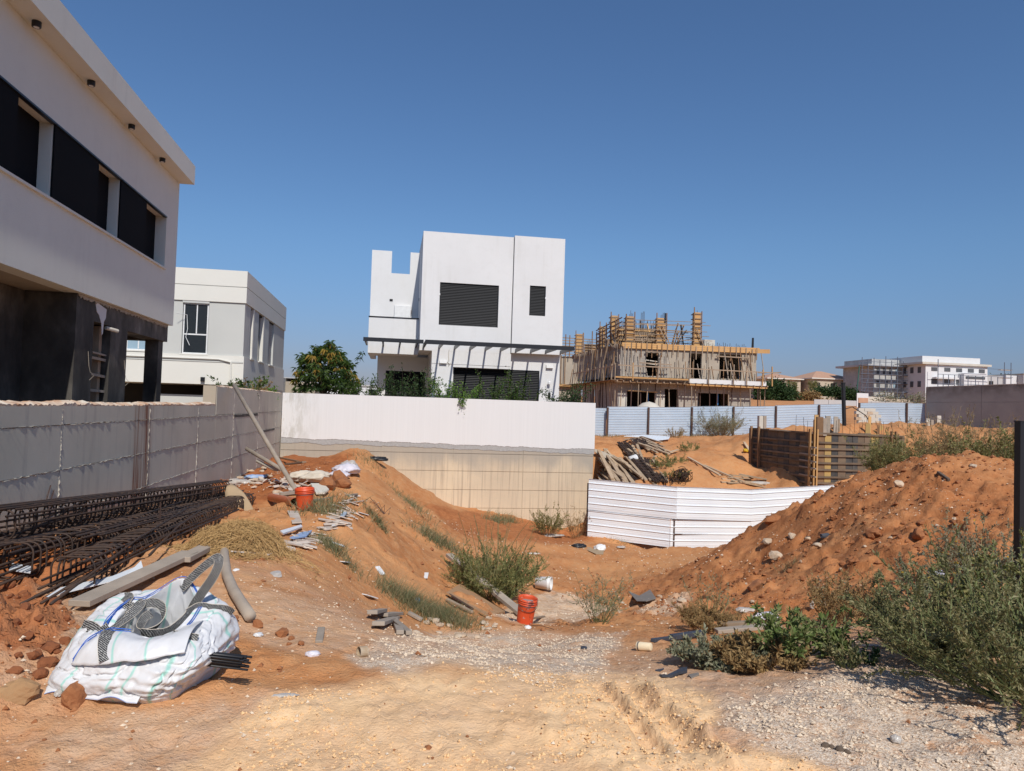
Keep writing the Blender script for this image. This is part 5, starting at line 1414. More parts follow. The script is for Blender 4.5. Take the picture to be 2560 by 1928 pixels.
# ================================================================== FAR WHITE BUILDING AND SCAFFOLD
M['far_opening'] = m_basic('hazy dark opening', (0.11, 0.115, 0.125), (0.07, 0.075, 0.085), 1.0, 0.9)
def far_building():
    h = T('scaffolded_building', 'distant white and grey flat roofed building wrapped in scaffolding', 'building', (126, 158, 5.5))
    W, G_, D = M['dist_white'], M['blocks_shade'], M['far_opening']
    # left (shaded) face runs away from the camera along Y at X=112..., right face along X
    bx(125.2, 142.0, 152.0, 174, 4, 15.3).build('main_wall', W, h)
    bx(123.9, 142.6, 151.4, 174.6, 15.3, 15.8).build('roof_slab', M['conc_pale'], h)
    bx(125.6, 141.4, 153.6, 173, 15.8, 17.4).build('roof_parapet', W, h)
    rs = random.Random(5)
    for z, hh in ((14.2, .9), (11.3, 1.2), (8.4, 1.2)):
        for x in (127.5, 131.0, 134.2, 137.4, 140.4):
            f = bx(x - .8, x + .8, 151.93, 151.99, z - hh / 2, z + hh / 2).build('window', D, h)
    bx(127, 133, 150.6, 151.99, 11.9, 12.3).build('balcony', W, h); bx(134, 140, 150.2, 151.99, 9.8, 13.4).build('balcony_block', W, h)
    bx(134.4, 139.6, 150.1, 150.19, 12.1, 12.7).build('window', D, h); bx(126, 142.5, 149.6, 151.3, 4, 8.9).build('front_wing', W, h)
    for x in (127.5, 130, 133, 136.5, 140): bx(x - .7, x + .7, 149.53, 149.59, 8.0, 8.7).build('window', D, h)
    # left face as a plane at X = 125.2, seen obliquely: windows
    for z in (14.0, 10.6, 7.2):
        for i in range(8):
            y = 153.5 + 2.5 * i
            bx(125.1, 125.19, y, y + 1.0, z - .7, z + .7).build('window', D, h)
    # long left wing facing the camera, its shade put into the grey colour
    bx(117.3, 125.19, 160.0, 172, 4, 14.9).build('left_wing', G_, h)
    bx(115.4, 125.19, 159.3, 172.5, 14.9, 15.4).build('wing_slab', M['dist_grey'], h); bx(117.6, 125.19, 161, 172, 15.4, 16.8).build('wing_parapet', M['blocks_shade'], h)
    for z, n in ((13.7, 4), (10.6, 3), (7.0, 4)):
        for i in range(n):
            x = 118.2 + (6.9 / n) * i
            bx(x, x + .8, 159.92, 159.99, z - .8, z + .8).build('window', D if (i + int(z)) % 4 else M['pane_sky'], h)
far_building()
def scaffold():
    s = T('scaffolding', 'dark steel tube scaffolding standing around the distant white building', 'scaffolding', (126, 150, 5))
    m = M['scaf']
    y = 158.0
    xs = np.arange(112.8, 125.5, 1.6); zs = (6.5, 8.6, 10.7, 12.8, 14.9)
    for x in xs: pbar('standard', m, s, (x, y, 4), (x, y, 16.3 + .5 * (int(x) % 3)), .12, .12)
    for z in zs:
        pbar('ledger', m, s, (112.4, y - .1, z), (125.4, y - .1, z), .12, .12)
        pbar('ledger', m, s, (112.4, y - .1, z + .9), (125.4, y - .1, z + .9), .09, .09)
        pbar('scaffold_deck', M['wood_old'], s, (112.4, y + .5, z - .12), (125.4, y + .5, z - .12), .8, .08)
    for i in range(0, 7, 2): pbar('diagonal', m, s, (xs[i], y - .15, 6.5), (xs[i + 1] , y - .15, 8.6 if i % 4 else 12), .1, .1)
    for x in (126.0, 127.4, 128.8, 130.4, 132, 134, 136, 138, 140.2, 142, 143.8, 145.6): pbar('standard', m, s, (x, 149.0, 4), (x, 149.0, 16.3 if x < 127 or x > 143 else 12.8), .12, .12)
    for z in (8.9, 10.7, 12.8, 14.6): pbar('ledger', m, s, (126, 148.9, z), (146, 148.9, z), .1, .1)
    for z in (12.6, 14.5): pbar('scaffold_deck', M['conc_pale'], s, (142.9, 149.6, z), (146, 149.6, z), .9, .1)
    MB().tube([(105.4, 150, 3), (106.4, 150, 14)], .12, 6).build('green_pole', M['green_steel'], s)
M['green_steel'] = m_basic('green painted steel', (0.03, 0.12, 0.09), None, rough=0.5)
scaffold()
def villa(name, label, x0, x1, y0, y1, zb, ze, zr):
    h = T(name, label, 'house', ((x0 + x1) / 2, (y0 + y1) / 2, zb))
    bx(x0 + .6, x1 - .6, y0 + .6, y1 - .6, zb, ze).build('wall', M['villa'], h)
    cx, cy = (x0 + x1) / 2, (y0 + y1) / 2; l = (x1 - x0) * .06
    mb = MB().add([(x0, y0, ze), (x1, y0, ze), (x1, y1, ze), (x0, y1, ze), (cx - l, cy, zr), (cx + l, cy, zr)], [(0, 1, 5, 4), (1, 2, 5), (2, 3, 4, 5), (3, 0, 4), (3, 2, 1, 0)])
    mb.build('roof', M['roof_tile'], h)
    bx(x0 - .02, x1 + .02, y0 - .02, y1 + .02, ze - .25, ze - .003).build('eave', M['stucco_cream'], h)
    for x in (x0 + 2.2, cx, x1 - 2.2): bx(x - .5, x + .5, y0 + .5, y0 + .59, ze - 2.4, ze - 1.2).build('window', M['room_shade'], h)
villa('tiled_villa', 'far villa with a pinkish hipped tile roof behind the hedge, nearer the scaffolding', 108.4, 121.2, 172, 186, 5, 12.2, 14.4)
villa('tiled_villa', 'far villa with a hipped tile roof beside the timber building, half hidden by trees', 97.5, 108.0, 175, 187, 5, 11.9, 13.4)
def far_small():
    h = T('distant_white_house', 'low distant white house at the right edge behind the concrete wall', 'building', (166, 172, 10))
    bx(159.5, 164.6, 171, 180, 8, 14.7).build('wall', M['dist_grey'], h); bx(164.6, 168, 170, 180, 8, 14.9).build('wall', M['dist_white'], h); bx(160.2, 161.5, 170.9, 170.99, 12.2, 13.2).build('window', M['room_shade'], h)
    g = T('distant_grey_house', 'distant grey house corner at the far right edge of the photo', 'building', (173, 172, 10))
    bx(168.1, 178, 168, 180, 8, 15.1).build('wall', M['dist_grey'], g); bx(168, 178.2, 167.9, 180, 15.1, 15.45).build('roof', M['conc_raw'], g)
far_small()
def terrace_wall():
    w = T('terrace_wall', 'low stone terrace wall below the far villas', 'wall', (108, 150, 5))
    bx(94, 118, 148, 148.4, 3, 6.6).build('wall', M['villa'], w); bx(105, 111.5, 147.6, 147.99, 3, 6.9).build('gate_pier', M['conc_pale'], w)
    g = T('grey_panel_fence', 'low grey panel fence in front of the far terrace wall', 'fence', (76, 104, 3))
    for i in range(7): pbox('fence_panel', M['dist_grey'], g, 66 + 2.5 * i, 66 + 2.5 * i + 2.44, 104, 104.1, 2.5, 4.6)
    k = T('white_sheet_hoarding', 'white hoarding with a terracotta panel beside the green pole', 'hoarding', (72, 98, 3))
    bx(69.2, 71.1, 98, 98.1, 3, 5.6).build('panel', M['dist_white'], k); bx(69.4, 71.0, 97.9, 97.99, 3, 4.9).build('panel', M['roof_tile'], k)
terrace_wall()

# ================================================================== PLANTS
def leaf_geo(B, D, L, W, rs, fold=0.25, droop=0.0):
    """leaf blades: base points B, directions D, lengths L, widths W -> V, F (two folded triangles pairs)"""
    n = len(B)
    D = D / np.linalg.norm(D, axis=1, keepdims=True)
    r = rs.normal(size=(n, 3)); S = np.cross(D, r); S /= np.linalg.norm(S, axis=1, keepdims=True) + 1e-9
    U = np.cross(S, D)
    Lc = L[:, None]; Wc = W[:, None]
    mid = B + D * Lc * 0.45; tip = B + D * Lc; tip[:, 2] -= L * droop
    v = np.stack([B, mid + S * Wc * .5 + U * Wc * fold, tip, mid - S * Wc * .5 + U * Wc * fold], 1)
    i = np.arange(n)[:, None] * 4
    F = np.concatenate([np.concatenate([i, i + 1, i + 2], 1), np.concatenate([i, i + 2, i + 3], 1)], 0)
    return v.reshape(-1, 3), F
def stem_geo(Pp, r0, r1, sides=3):
    """Pp (n,k,3) polylines"""
    n, k, _ = Pp.shape
    Tn = np.gradient(Pp, axis=1); Tn /= np.linalg.norm(Tn, axis=2, keepdims=True) + 1e-9
    a = np.cross(Tn, np.array([0.31, 0.87, 0.11])); a /= np.linalg.norm(a, axis=2, keepdims=True) + 1e-9
    b = np.cross(Tn, a)
    rr = (r0 + (r1 - r0) * np.linspace(0, 1, k))[None, :, None]
    V = np.stack([Pp + (a * math.cos(2 * math.pi * j / sides) + b * math.sin(2 * math.pi * j / sides)) * rr for j in range(sides)], 2)
    idx = np.arange(n * k * sides).reshape(n, k, sides)
    F = []
    for j in range(sides):
        j2 = (j + 1) % sides
        F.append(np.stack([idx[:, :-1, j], idx[:, :-1, j2], idx[:, 1:, j2], idx[:, 1:, j]], -1).reshape(-1, 4))
    return V.reshape(-1, 3), np.concatenate(F, 0)
def join_tri(parts):
    V = []; F = []; b = 0
    for v, f in parts:
        V.append(v); F.append(f + b); b += len(v)
    return np.concatenate(V), np.concatenate(F)

def arc_stems(n, base, h, spread, rs, k=6, base_r=0.05, lean=(0, 0), curl=0.25, len_lo=0.55, flat=1.0, zfun=None):
    az = rs.rand(n) * 2 * np.pi; tilt = spread * np.sqrt(rs.rand(n)); L = h * (len_lo + (1.08 - len_lo) * rs.rand(n))
    d = np.stack([np.sin(tilt) * np.cos(az) + lean[0], np.sin(tilt) * np.sin(az) + lean[1], np.cos(tilt) * flat], -1)
    d /= np.linalg.norm(d, axis=1, keepdims=True)
    t = np.linspace(0, 1, k)
    P0 = np.array(base)[None] + np.stack([np.cos(az), np.sin(az), 0 * az], -1) * (base_r * np.sqrt(rs.rand(n)))[:, None]
    up = rs.normal(0, curl, (n, 3)); up[:, 2] = rs.normal(0.15, curl, n)
    Pp = P0[:, None, :] + d[:, None, :] * (L[:, None, None] * t[None, :, None]) + up[:, None, :] * (L[:, None, None] * (t ** 2)[None, :, None]) * .5
    Pp += rs.normal(0, .012, Pp.shape) * h * t[None, :, None]
    return Pp
def along(Pp, m, lo, rs):
    """m random points per polyline with tangents, t in [lo,1]"""
    n, k, _ = Pp.shape
    t = (lo + (1 - lo) * rs.rand(n, m)) * (k - 1)
    i = np.minimum(t.astype(int), k - 2); f = (t - i)[..., None]
    a = np.take_along_axis(Pp, i[..., None].repeat(3, -1), 1); b = np.take_along_axis(Pp, (i + 1)[..., None].repeat(3, -1), 1)
    return (a * (1 - f) + b * f).reshape(-1, 3), (b - a).reshape(-1, 3), (t / (k - 1)).ravel()

def bush(name, label, cat, base, h, spread, nst, leaves, L, W, leaf, stem, seed, twigs=3, base_r=0.06, lean=(0, 0), lo=0.25, group=None, out=0.9, droop=0.0, flowers=0, r0=0.006, twl=0.35, curl=0.25, flat=1.0, clamp=True, parts=True):
    rs = np.random.RandomState(seed)
    o = T(name, label, cat, tuple(base), 0, group)
    S = arc_stems(nst, base, h, spread, rs, base_r=base_r, lean=lean, curl=curl, flat=flat)
    allS = [S]
    if twigs:
        b, tg, tt = along(S, twigs, 0.3, rs)
        tg /= np.linalg.norm(tg, axis=1, keepdims=True) + 1e-9
        dd = tg * .7 + rs.normal(0, .6, tg.shape); dd[:, 2] += .2; dd /= np.linalg.norm(dd, axis=1, keepdims=True)
        ln = h * twl * (0.4 + .7 * rs.rand(len(b)))
        t = np.linspace(0, 1, 4)
        allS.append(b[:, None] + dd[:, None] * (ln[:, None, None] * t[None, :, None]) + np.array([0, 0, .25])[None, None] * (ln[:, None, None] * (t ** 2)[None, :, None]) * rs.normal(0.3, .6, (len(b), 1, 1)))
    if clamp:
        for s in allS:
            g = Hsm(s[..., 0], s[..., 1]) + 0.02
            s[..., 2] = np.maximum(s[..., 2], np.minimum(g, np.array(base)[2] + .6))
    sv = [stem_geo(s, r0 if i == 0 else r0 * .6, r0 * .35) for i, s in enumerate(allS)]
    V, F = join_tri(sv)
    me = npmesh('stem', V - np.array(base), F, stem); link('stem', me, o)['kind'] = 'stuff'
    lv = []
    for i, s in enumerate(allS):
        m = max(1, int(leaves * (0.45 if i == 0 and len(allS) > 1 else 1) / (2 if len(allS) > 1 and i else 1)))
        b, tg, tt = along(s, m, lo if i == 0 else 0.1, rs)
        tg /= np.linalg.norm(tg, axis=1, keepdims=True) + 1e-9
        D = tg * .6 + rs.normal(0, out * .6, tg.shape)
        ll = L * (.6 + .7 * rs.rand(len(b))); ww = W * (.7 + .6 * rs.rand(len(b)))
        lv.append(leaf_geo(b, D, ll, ww, rs, droop=droop))
    V, F = join_tri(lv)
    me = npmesh('foliage', V - np.array(base), F, leaf); link('foliage', me, o)['kind'] = 'stuff'
    if flowers:
        tips = np.concatenate([s[:, -1] for s in allS]); tips = tips[rs.permutation(len(tips))[:flowers]]
        b = np.repeat(tips, 7, 0); D = rs.normal(size=b.shape); D[:, 2] = np.abs(D[:, 2])
        V, F = leaf_geo(b, D, np.full(len(b), .018), np.full(len(b), .012), rs)
        link('flower', npmesh('flower', V - np.array(base), F, M['flower']), o)['kind'] = 'stuff'
    return o

def grass_patch(name, pts, n, hgt, m, seed, width=0.2, bw=0.006, lean=.5):
    """grass growing along a polyline of ground points (world xy)"""
    rs = np.random.RandomState(seed)
    pts = np.array(pts)[:, :2]
    seg = np.linalg.norm(np.diff(pts, axis=0), axis=1); cum = np.concatenate([[0], np.cumsum(seg)])
    u = rs.rand(n) * cum[-1]
    # clumping
    cl = fbm(u * 1.0, u * 0 + seed, 1.6, 3, seed)
    u = u[(cl > -0.02) | (rs.rand(n) < .12)]; n = len(u)
    i = np.clip(np.searchsorted(cum, u) - 1, 0, len(seg) - 1); f = (u - cum[i]) / seg[i]
    xy = pts[i] * (1 - f[:, None]) + pts[i + 1] * f[:, None] + rs.normal(0, width, (n, 2))
    z = Zf(xy[:, 0], xy[:, 1])
    B = np.stack([xy[:, 0], xy[:, 1], z - .01], -1)
    h = hgt * (.4 + .8 * rs.rand(n))
    d = rs.normal(0, lean, (n, 3)); d[:, 2] = 1; d /= np.linalg.norm(d, axis=1, keepdims=True)
    t = np.linspace(0, 1, 4)
    bend = rs.normal(0, .5, (n, 3)); bend[:, 2] = -.25
    C = B[:, None] + d[:, None] * (h[:, None, None] * t[None, :, None]) + bend[:, None] * (h[:, None, None] * (t ** 2)[None, :, None]) * .6
    side = np.cross(d, rs.normal(size=(n, 3))); side /= np.linalg.norm(side, axis=1, keepdims=True)
    w = bw * (1 - t * .9)
    V = np.stack([C - side[:, None] * w[None, :, None] / 2, C + side[:, None] * w[None, :, None] / 2], 2)
    idx = np.arange(n * 8).reshape(n, 4, 2)
    F = np.stack([idx[:, :-1, 0], idx[:, :-1, 1], idx[:, 1:, 1], idx[:, 1:, 0]], -1).reshape(-1, 4)
    o = link(name, npmesh(name, V.reshape(-1, 3), F, m)); o['kind'] = 'stuff'
    return o
def gpts(*pp): return [G(*p) for p in pp]

def crown_tree(name, label, base, h, rx, rz, nl, L, W, leaf, seed, clusters=90, trunk_r=.18, group=None, cyl=False, cat='tree'):
    rs = np.random.RandomState(seed)
    o = T(name, label, cat, tuple(base), 0, group)
    base = np.array(base, float)
    c = base + np.array([0, 0, h - rz])
    # trunk with limbs
    mb = MB()
    mb.tube([base, base + np.array([.05 * h * .1, 0, h * .3]), c], [trunk_r, trunk_r * .75, trunk_r * .4], 7)
    d = rs.normal(size=(clusters, 3)); d /= np.linalg.norm(d, axis=1, keepdims=True)
    rad = (0.45 + .6 * rs.rand(clusters))[:, None]
    if cyl:
        a = rs.rand(clusters) * 6.28; zz = rs.rand(clusters) * 2 - 1; taper = 1 - .75 * np.clip((zz + .2) / 1.2, 0, 1)
        cc = c + np.stack([rx * .7 * taper * np.cos(a), rx * .7 * taper * np.sin(a), zz * rz], -1)
    else:
        cc = c + d * rad * np.array([rx, rx, rz]) * .85
    for k in range(min(9, clusters)):
        mb.tube([c - np.array([0, 0, rz * .5]), (c + cc[k]) / 2, cc[k]], [trunk_r * .4, trunk_r * .25, .01], 5)
    mb.build('trunk', M['bark'], o)
    per = nl // clusters
    cs = (0.24 if not cyl else .3) * rx
    B = (cc[:, None] + rs.normal(0, cs, (clusters, per, 3)) * np.array([1, 1, .75])).reshape(-1, 3)
    D = (B - c) / np.array([rx, rx, rz]) * .6 + rs.normal(0, .7, B.shape)
    V, F = leaf_geo(B, D, L * (.6 + .8 * rs.rand(len(B))), W * (.6 + .8 * rs.rand(len(B))), rs)
    link('crown', npmesh('crown', V - base, F, leaf), o)['kind'] = 'stuff'
    return o

M['leaf_fresh'] = m_leaf('fresh dusty leaf', [(0.10, 0.155, 0.04), (0.15, 0.20, 0.055), (0.22, 0.25, 0.09), (0.26, 0.24, 0.11)])
# ---- mango tree behind the white wall: drooping whorls of long leaves, some young yellow ones
def mango():
    rs = np.random.RandomState(17)
    base = np.array([-2.75, 31.7, 0.95])
    o = T('mango_tree', 'round mango tree with yellow young leaves rising behind the white wall', 'tree', tuple(base))
    mb = MB(); mb.tube([base, base + [0, 0, .7], base + [.05, 0, 1.4]], [.09, .07, .05], 7)
    N = 270
    d = rs.normal(size=(N, 3)); d /= np.linalg.norm(d, axis=1, keepdims=True)
    d[:, 2] = np.where(d[:, 2] < -.55, -d[:, 2], d[:, 2])
    c = base + np.array([0.0, 0, 1.75])
    r = (0.62 + .42 * rs.rand(N) ** .6)[:, None]
    C = c + d * r * np.array([1.28, 1.15, 1.22])
    C[:, 2] += 0.28 * np.exp(-((C[:, 0] - c[0] - .15) / .35) ** 2)
    C[:, 2] -= 0.3 * np.clip((C[:, 0] - c[0] - .5), 0, 1)
    for k in range(26):
        mb.tube([base + [0, 0, .8 + .02 * k], (base + [0, 0, 1.3] + C[k]) / 2 + [0, 0, -.08], C[k]], [.03, .02, .007], 5)
    mb.build('trunk', M['bark'], o)
    def whorl(Cs, m, L, droop, name, mat, up):
        n = len(Cs)
        a = rs.rand(n, m) * 6.28; el = rs.uniform(-.7, .6, (n, m)) + up
        D = np.stack([np.cos(a) * np.cos(el), np.sin(a) * np.cos(el), np.sin(el)], -1).reshape(-1, 3)
        B = np.repeat(Cs, m, 0) + D * .02
        V, F = leaf_geo(B, D, L * (.65 + .5 * rs.rand(len(B))), .05 * (.7 + .5 * rs.rand(len(B))), rs, .15, droop)
        link(name, npmesh(name, V - base, F, mat), o)['kind'] = 'stuff'
    fl = (rs.rand(N) < .24) & (d[:, 2] > -.25) & (d[:, 1] < .5)
    whorl(C[~fl], 17, .26, .35, 'foliage', M['leaf_mango'], 0)
    inner = c + rs.normal(size=(120, 3)) * np.array([.55, .55, .6]); whorl(inner, 14, .24, .3, 'inner_foliage', M['leaf_dark'], 0)
    whorl(C[fl] + [0, 0, .05], 14, .21, .75, 'young_leaves', M['leaf_flush'], -.35)
mango()

# ---- hedge plants behind the white wall (each a thing)
_HG = 'young shrubs along the top of the white wall'
def hedge(px0, px1, py, label, leaf, seed, n=4, hz=0.55, trail=False):
    a = onY(px0, py, 30.9); b = onY(px1, py, 30.9)
    o = None
    rs = np.random.RandomState(seed)
    w = b[0] - a[0]
    base = np.array([(a[0] + b[0]) / 2, 30.9, 0.95])
    o = T('hedge_shrub', label, 'shrub', tuple(base), 0, _HG)
    k = max(5, int(n))
    S = []
    for i in range(k):
        x = a[0] + w * (i + .5) / k
        S.append(arc_stems(5, (x, 30.9 + rs.uniform(-.12, .12), 1.5), hz + .95, .8, rs, base_r=.1))
    S = np.concatenate(S)
    V, F = stem_geo(S, .012, .004); link('stem', npmesh('stem', V - base, F, M['bark']), o)['kind'] = 'stuff'
    bb, tg, tt = along(S, 60, .25, rs)
    D = rs.normal(size=bb.shape) + [0, -.2, .1]
    bb = bb + rs.normal(0, .07, bb.shape)
    V, F = leaf_geo(bb, D, .105 * (.6 + .7 * rs.rand(len(bb))), .055 * (.7 + .5 * rs.rand(len(bb))), rs)
    link('foliage', npmesh('foliage', V - base, F, leaf), o)['kind'] = 'stuff'
    MB().tube([(base[0], 30.9, .9), (base[0], 30.9, 1.9)], .02, 5).build('cane', M['wood_old'], o)
    if trail:
        bb = np.array([b[0] - .65, 30.5, 1.9]) + rs.normal(0, 1, (90, 3)) * [.07, .05, .16]; bb[:, 1] = 29.5 - np.abs(rs.normal(0, .05, 90)); bb[:, 2] -= .02
        V, F = leaf_geo(bb, rs.normal(size=bb.shape) + [0, -.5, -.8], np.full(90, .12), np.full(90, .05), rs)
        link('trailing_shoot', npmesh('trailing_shoot', V - base, F, M['leaf_bright']), o)['kind'] = 'stuff'
hedge(850, 952, 985, 'open twiggy shrub between the mango tree and the villa', M['leaf_mango'], 3, 5, .42)
hedge(965, 1075, 990, 'dense dark shrub below the left ground floor shutter', M['leaf_dark'], 4, 6, .5)
hedge(1085, 1185, 995, 'bright green shrub with a shoot hanging over the white wall', M['leaf_bright'], 5, 5, .5, True)
hedge(1215, 1322, 998, 'leafy shrub in front of the wide ground floor shutter', M['leaf_mango'], 6, 6, .52)
hedge(1388, 1440, 1000, 'small shrub at the right end of the white wall', M['leaf_dark'], 7, 4, .4)
def wall_shrub(px, label, leaf, seed, Y=24):
    p = onX(px, 965, -4.75)
    bush('wall_shrub', label, 'shrub', (p[0], p[1], 1.35), 1.0, .8, 16, 26, .11, .05, leaf, M['bark'], seed, clamp=False, group='shrubs growing behind the concrete wall')
wall_shrub(600, 'leafy green shrub left of the reddish one behind the concrete wall', M['leaf_mango'], 21); wall_shrub(628, 'reddish brown shrub peeking over the concrete wall', M['leaf_dry'], 22); wall_shrub(657, 'bright green shrub at the far end of the concrete wall', M['leaf_bright'], 23)

# ---- weeds and bushes in the lot
b = G(1232, 1496); bush('weed_bush', 'large upright weed bush in the pit behind the orange bucket', 'bush', b, .86, 1.0, 170, 40, .045, .014, M['leaf_weed'], M['stem_green'], 31, 4, .34, lo=.03, out=.8, r0=.006, twl=.28)
# long bare seed stalks above the bush are part of the same plant
rs_ = np.random.RandomState(5); S_ = arc_stems(46, b + [0, 0, .35], .95, .75, rs_, base_r=.4, curl=.3); V_, F_ = stem_geo(S_, .007, .003, 4)
link('seed_stalk', npmesh('seed_stalk', V_ - b, F_, M['leaf_olive']), bpy.data.objects['weed_bush'])['kind'] = 'stuff'
b = G(1372, 1338); bush('wall_weed', 'rounded weed with pinkish tips at the foot of the concrete base', 'plant', b, .85, .8, 60, 40, .05, .02, M['leaf_weed'], M['stem_dry'], 32, 3, .25)
b = G(1442, 1345); bush('dry_weed', 'yellowed dry weed beside the left end of the white sheet fence', 'plant', b, .95, .75, 40, 26, .05, .015, M['leaf_dry'], M['stem_dry'], 33, 3, .2)
b = G(1497, 1562); bush('thistle', 'sparse grey green weed on the white dusty patch', 'plant', b, .62, .85, 34, 20, .034, .012, M['leaf_grey'], M['stem_green'], 34, 3, .12, r0=.004)
b = G(1775, 1576); bush('dry_weed', 'brown dry weed clump left of the silver plastic litter', 'plant', b, 0.26, .95, 90, 40, .035, .01, M['leaf_dry'], M['stem_dry'], 35, 3, .22, r0=.003)
b = G(1770, 1545); bush('thistle', 'tall thin grey weed rising behind the brown dry clump', 'plant', b, 0.62, .5, 14, 24, .035, .012, M['leaf_grey'], M['stem_green'], 36, 2, .2, r0=.004)
b = G(1800, 1655); bush('creeping_weed', 'low spreading blue green weed in front of the timber offcuts', 'plant', b, 0.2, 1.35, 80, 46, .04, .022, M['leaf_grey'], M['stem_dry'], 37, 3, .2, flat=.5, curl=.15)
b = G(1900, 1668); bush('creeping_weed', 'half dried yellowish weed between the two green ones', 'plant', b, 0.19, 1.15, 60, 40, .045, .018, M['leaf_dry'], M['stem_dry'], 38, 3, .2)
b = G(1990, 1638); bush('green_weed', 'fresh green weed on the right of the low weeds', 'plant', b, 0.3, .85, 34, 30, .055, .022, M['leaf_fresh'], M['stem_green'], 39, 3, .2)
b = G(2118, 1668); bush('succulent', 'small stubby green succulent at the edge of the gravel', 'plant', b, .16, .7, 22, 16, .035, .016, M['leaf_olive'], M['stem_green'], 40, 0, .06)
b = G(2172, 1660); bush('succulent', 'tiny dark plant right of the stubby succulent', 'plant', b, .10, 1.0, 16, 14, .03, .015, M['leaf_dark'], M['stem_green'], 41, 0, .06)
b = G(2128, 1555); bush('dry_weed', 'grey brown twiggy weed at the foot of the soil mound', 'plant', b, 0.42, .8, 80, 30, .035, .012, M['leaf_dry'], M['stem_dry'], 42, 3, .28, r0=.004)
b = G(2090, 1552); bush('thistle', 'thin grey weed left of the twiggy brown one', 'plant', b, 0.4, .6, 26, 22, .03, .012, M['leaf_grey'], M['stem_dry'], 48, 3, .15, r0=.004)
b = G(2325, 1640); bush('olive_bush', 'big olive green bush with stubby leaves beside the gravel', 'bush', b, 0.45, 1.1, 120, 66, .026, .010, M['leaf_olive'], M['stem_green'], 43, 4, .18, lo=.1, out=.8, twl=.25, lean=(-.15, .1))
b = G(2450, 1600); bush('olive_bush', 'taller grey green bush at the right behind the big olive one', 'bush', b, 0.58, .95, 100, 60, .026, .010, M['leaf_grey'], M['stem_green'], 44, 4, .3, lo=.1, out=.8, twl=.25, flowers=26)
b = G(2575, 1760); bush('olive_bush', 'dark leafy bush cut off by the right edge over the gravel', 'bush', b, 0.72, 1.15, 100, 56, .03, .013, M['leaf_olive'], M['stem_green'], 45, 4, .2, lo=.12, out=.8, twl=.28, lean=(-.25, .2))
b = G(2555, 1640); bush('olive_bush', 'dark shaded bush at the right edge behind the timber lath', 'bush', b, 0.6, .9, 90, 60, .034, .018, M['leaf_weed'], M['stem_green'], 46, 4, .2, lo=.12, twl=.28)
b = G(2455, 1470); bush('silver_bush', 'silvery bush with yellow flowers on the flank of the mound', 'bush', b, 0.62, .85, 60, 40, .04, .014, M['leaf_grey'], M['stem_dry'], 47, 4, .2, flowers=34)
# plants on the cut bank behind the mound
b = np.array(P(2238, 1185, 22)); b[2] = gz(b[0], b[1]); bush('bank_bush', 'tall green grassy bush at the foot of the timber formwork', 'bush', b, 1.2, .42, 110, 40, .11, .018, M['leaf_weed'], M['stem_green'], 51, 3, .55, lean=(-.1, 0))
b = np.array(P(2330, 1165, 20)); b[2] = gz(b[0], b[1]); bush('bank_bush', 'wide green bush on the slope behind the soil mound', 'bush', b, 1.15, 1.0, 130, 40, .10, .018, M['leaf_weed'], M['stem_dry'], 52, 3, .9)
b = np.array(P(2430, 1150, 20)); b[2] = gz(b[0], b[1]); bush('dry_bush', 'pale dry bush on the slope above the soil mound', 'bush', b, 1.35, .9, 130, 26, .09, .012, M['grass_dry'], M['stem_dry'], 53, 4, .9, r0=.008)
b = np.array(P(2530, 1190, 16)); b[2] = gz(b[0], b[1]); bush('bank_bush', 'dark green spiny bush at the right edge above the mound', 'bush', b, 1.15, .85, 120, 50, .06, .028, M['leaf_weed'], M['stem_dry'], 54, 4, .6)
b = np.array(P(2480, 1085, 24)); b[2] = gz(b[0], b[1]); bush('dry_bush', 'straw coloured dry grass bush under the right concrete wall', 'bush', b, .7, .9, 110, 24, .10, .012, M['grass_dry'], M['stem_dry'], 55, 3, .9, r0=.008)
b = onY(1800, 1096, 43.6); b[2] = gz(b[0], b[1]); bush('fence_bush', 'grey green bush growing against the back fence', 'bush', b, 1.5, .95, 110, 34, .12, .02, M['leaf_grey'], M['stem_dry'], 56, 3, .6, r0=.01)
b = onY(1690, 1102, 43.0); b[2] = gz(b[0], b[1]); bush('dry_bush', 'small dry tuft at the foot of the back fence', 'bush', b, .6, .9, 40, 20, .10, .015, M['grass_dry'], M['stem_dry'], 57, 2, .3, r0=.01)
for i, (px, py, h, lab) in enumerate(((1722, 1128, .4, 'small bright weed high on the sandy bank'), (1680, 1160, .42, 'green weed in the middle of the sandy bank'), (1690, 1195, .3, 'low green weed near the black wire tangle'), (1655, 1170, .3, 'small weed beside the dark reinforcement mats'))):
    b = G(px, py); bush('bank_weed', lab, 'plant', b, h, 1.1, 26, 22, .08, .025, M['leaf_weed'], M['stem_green'], 60 + i, 2, .35)

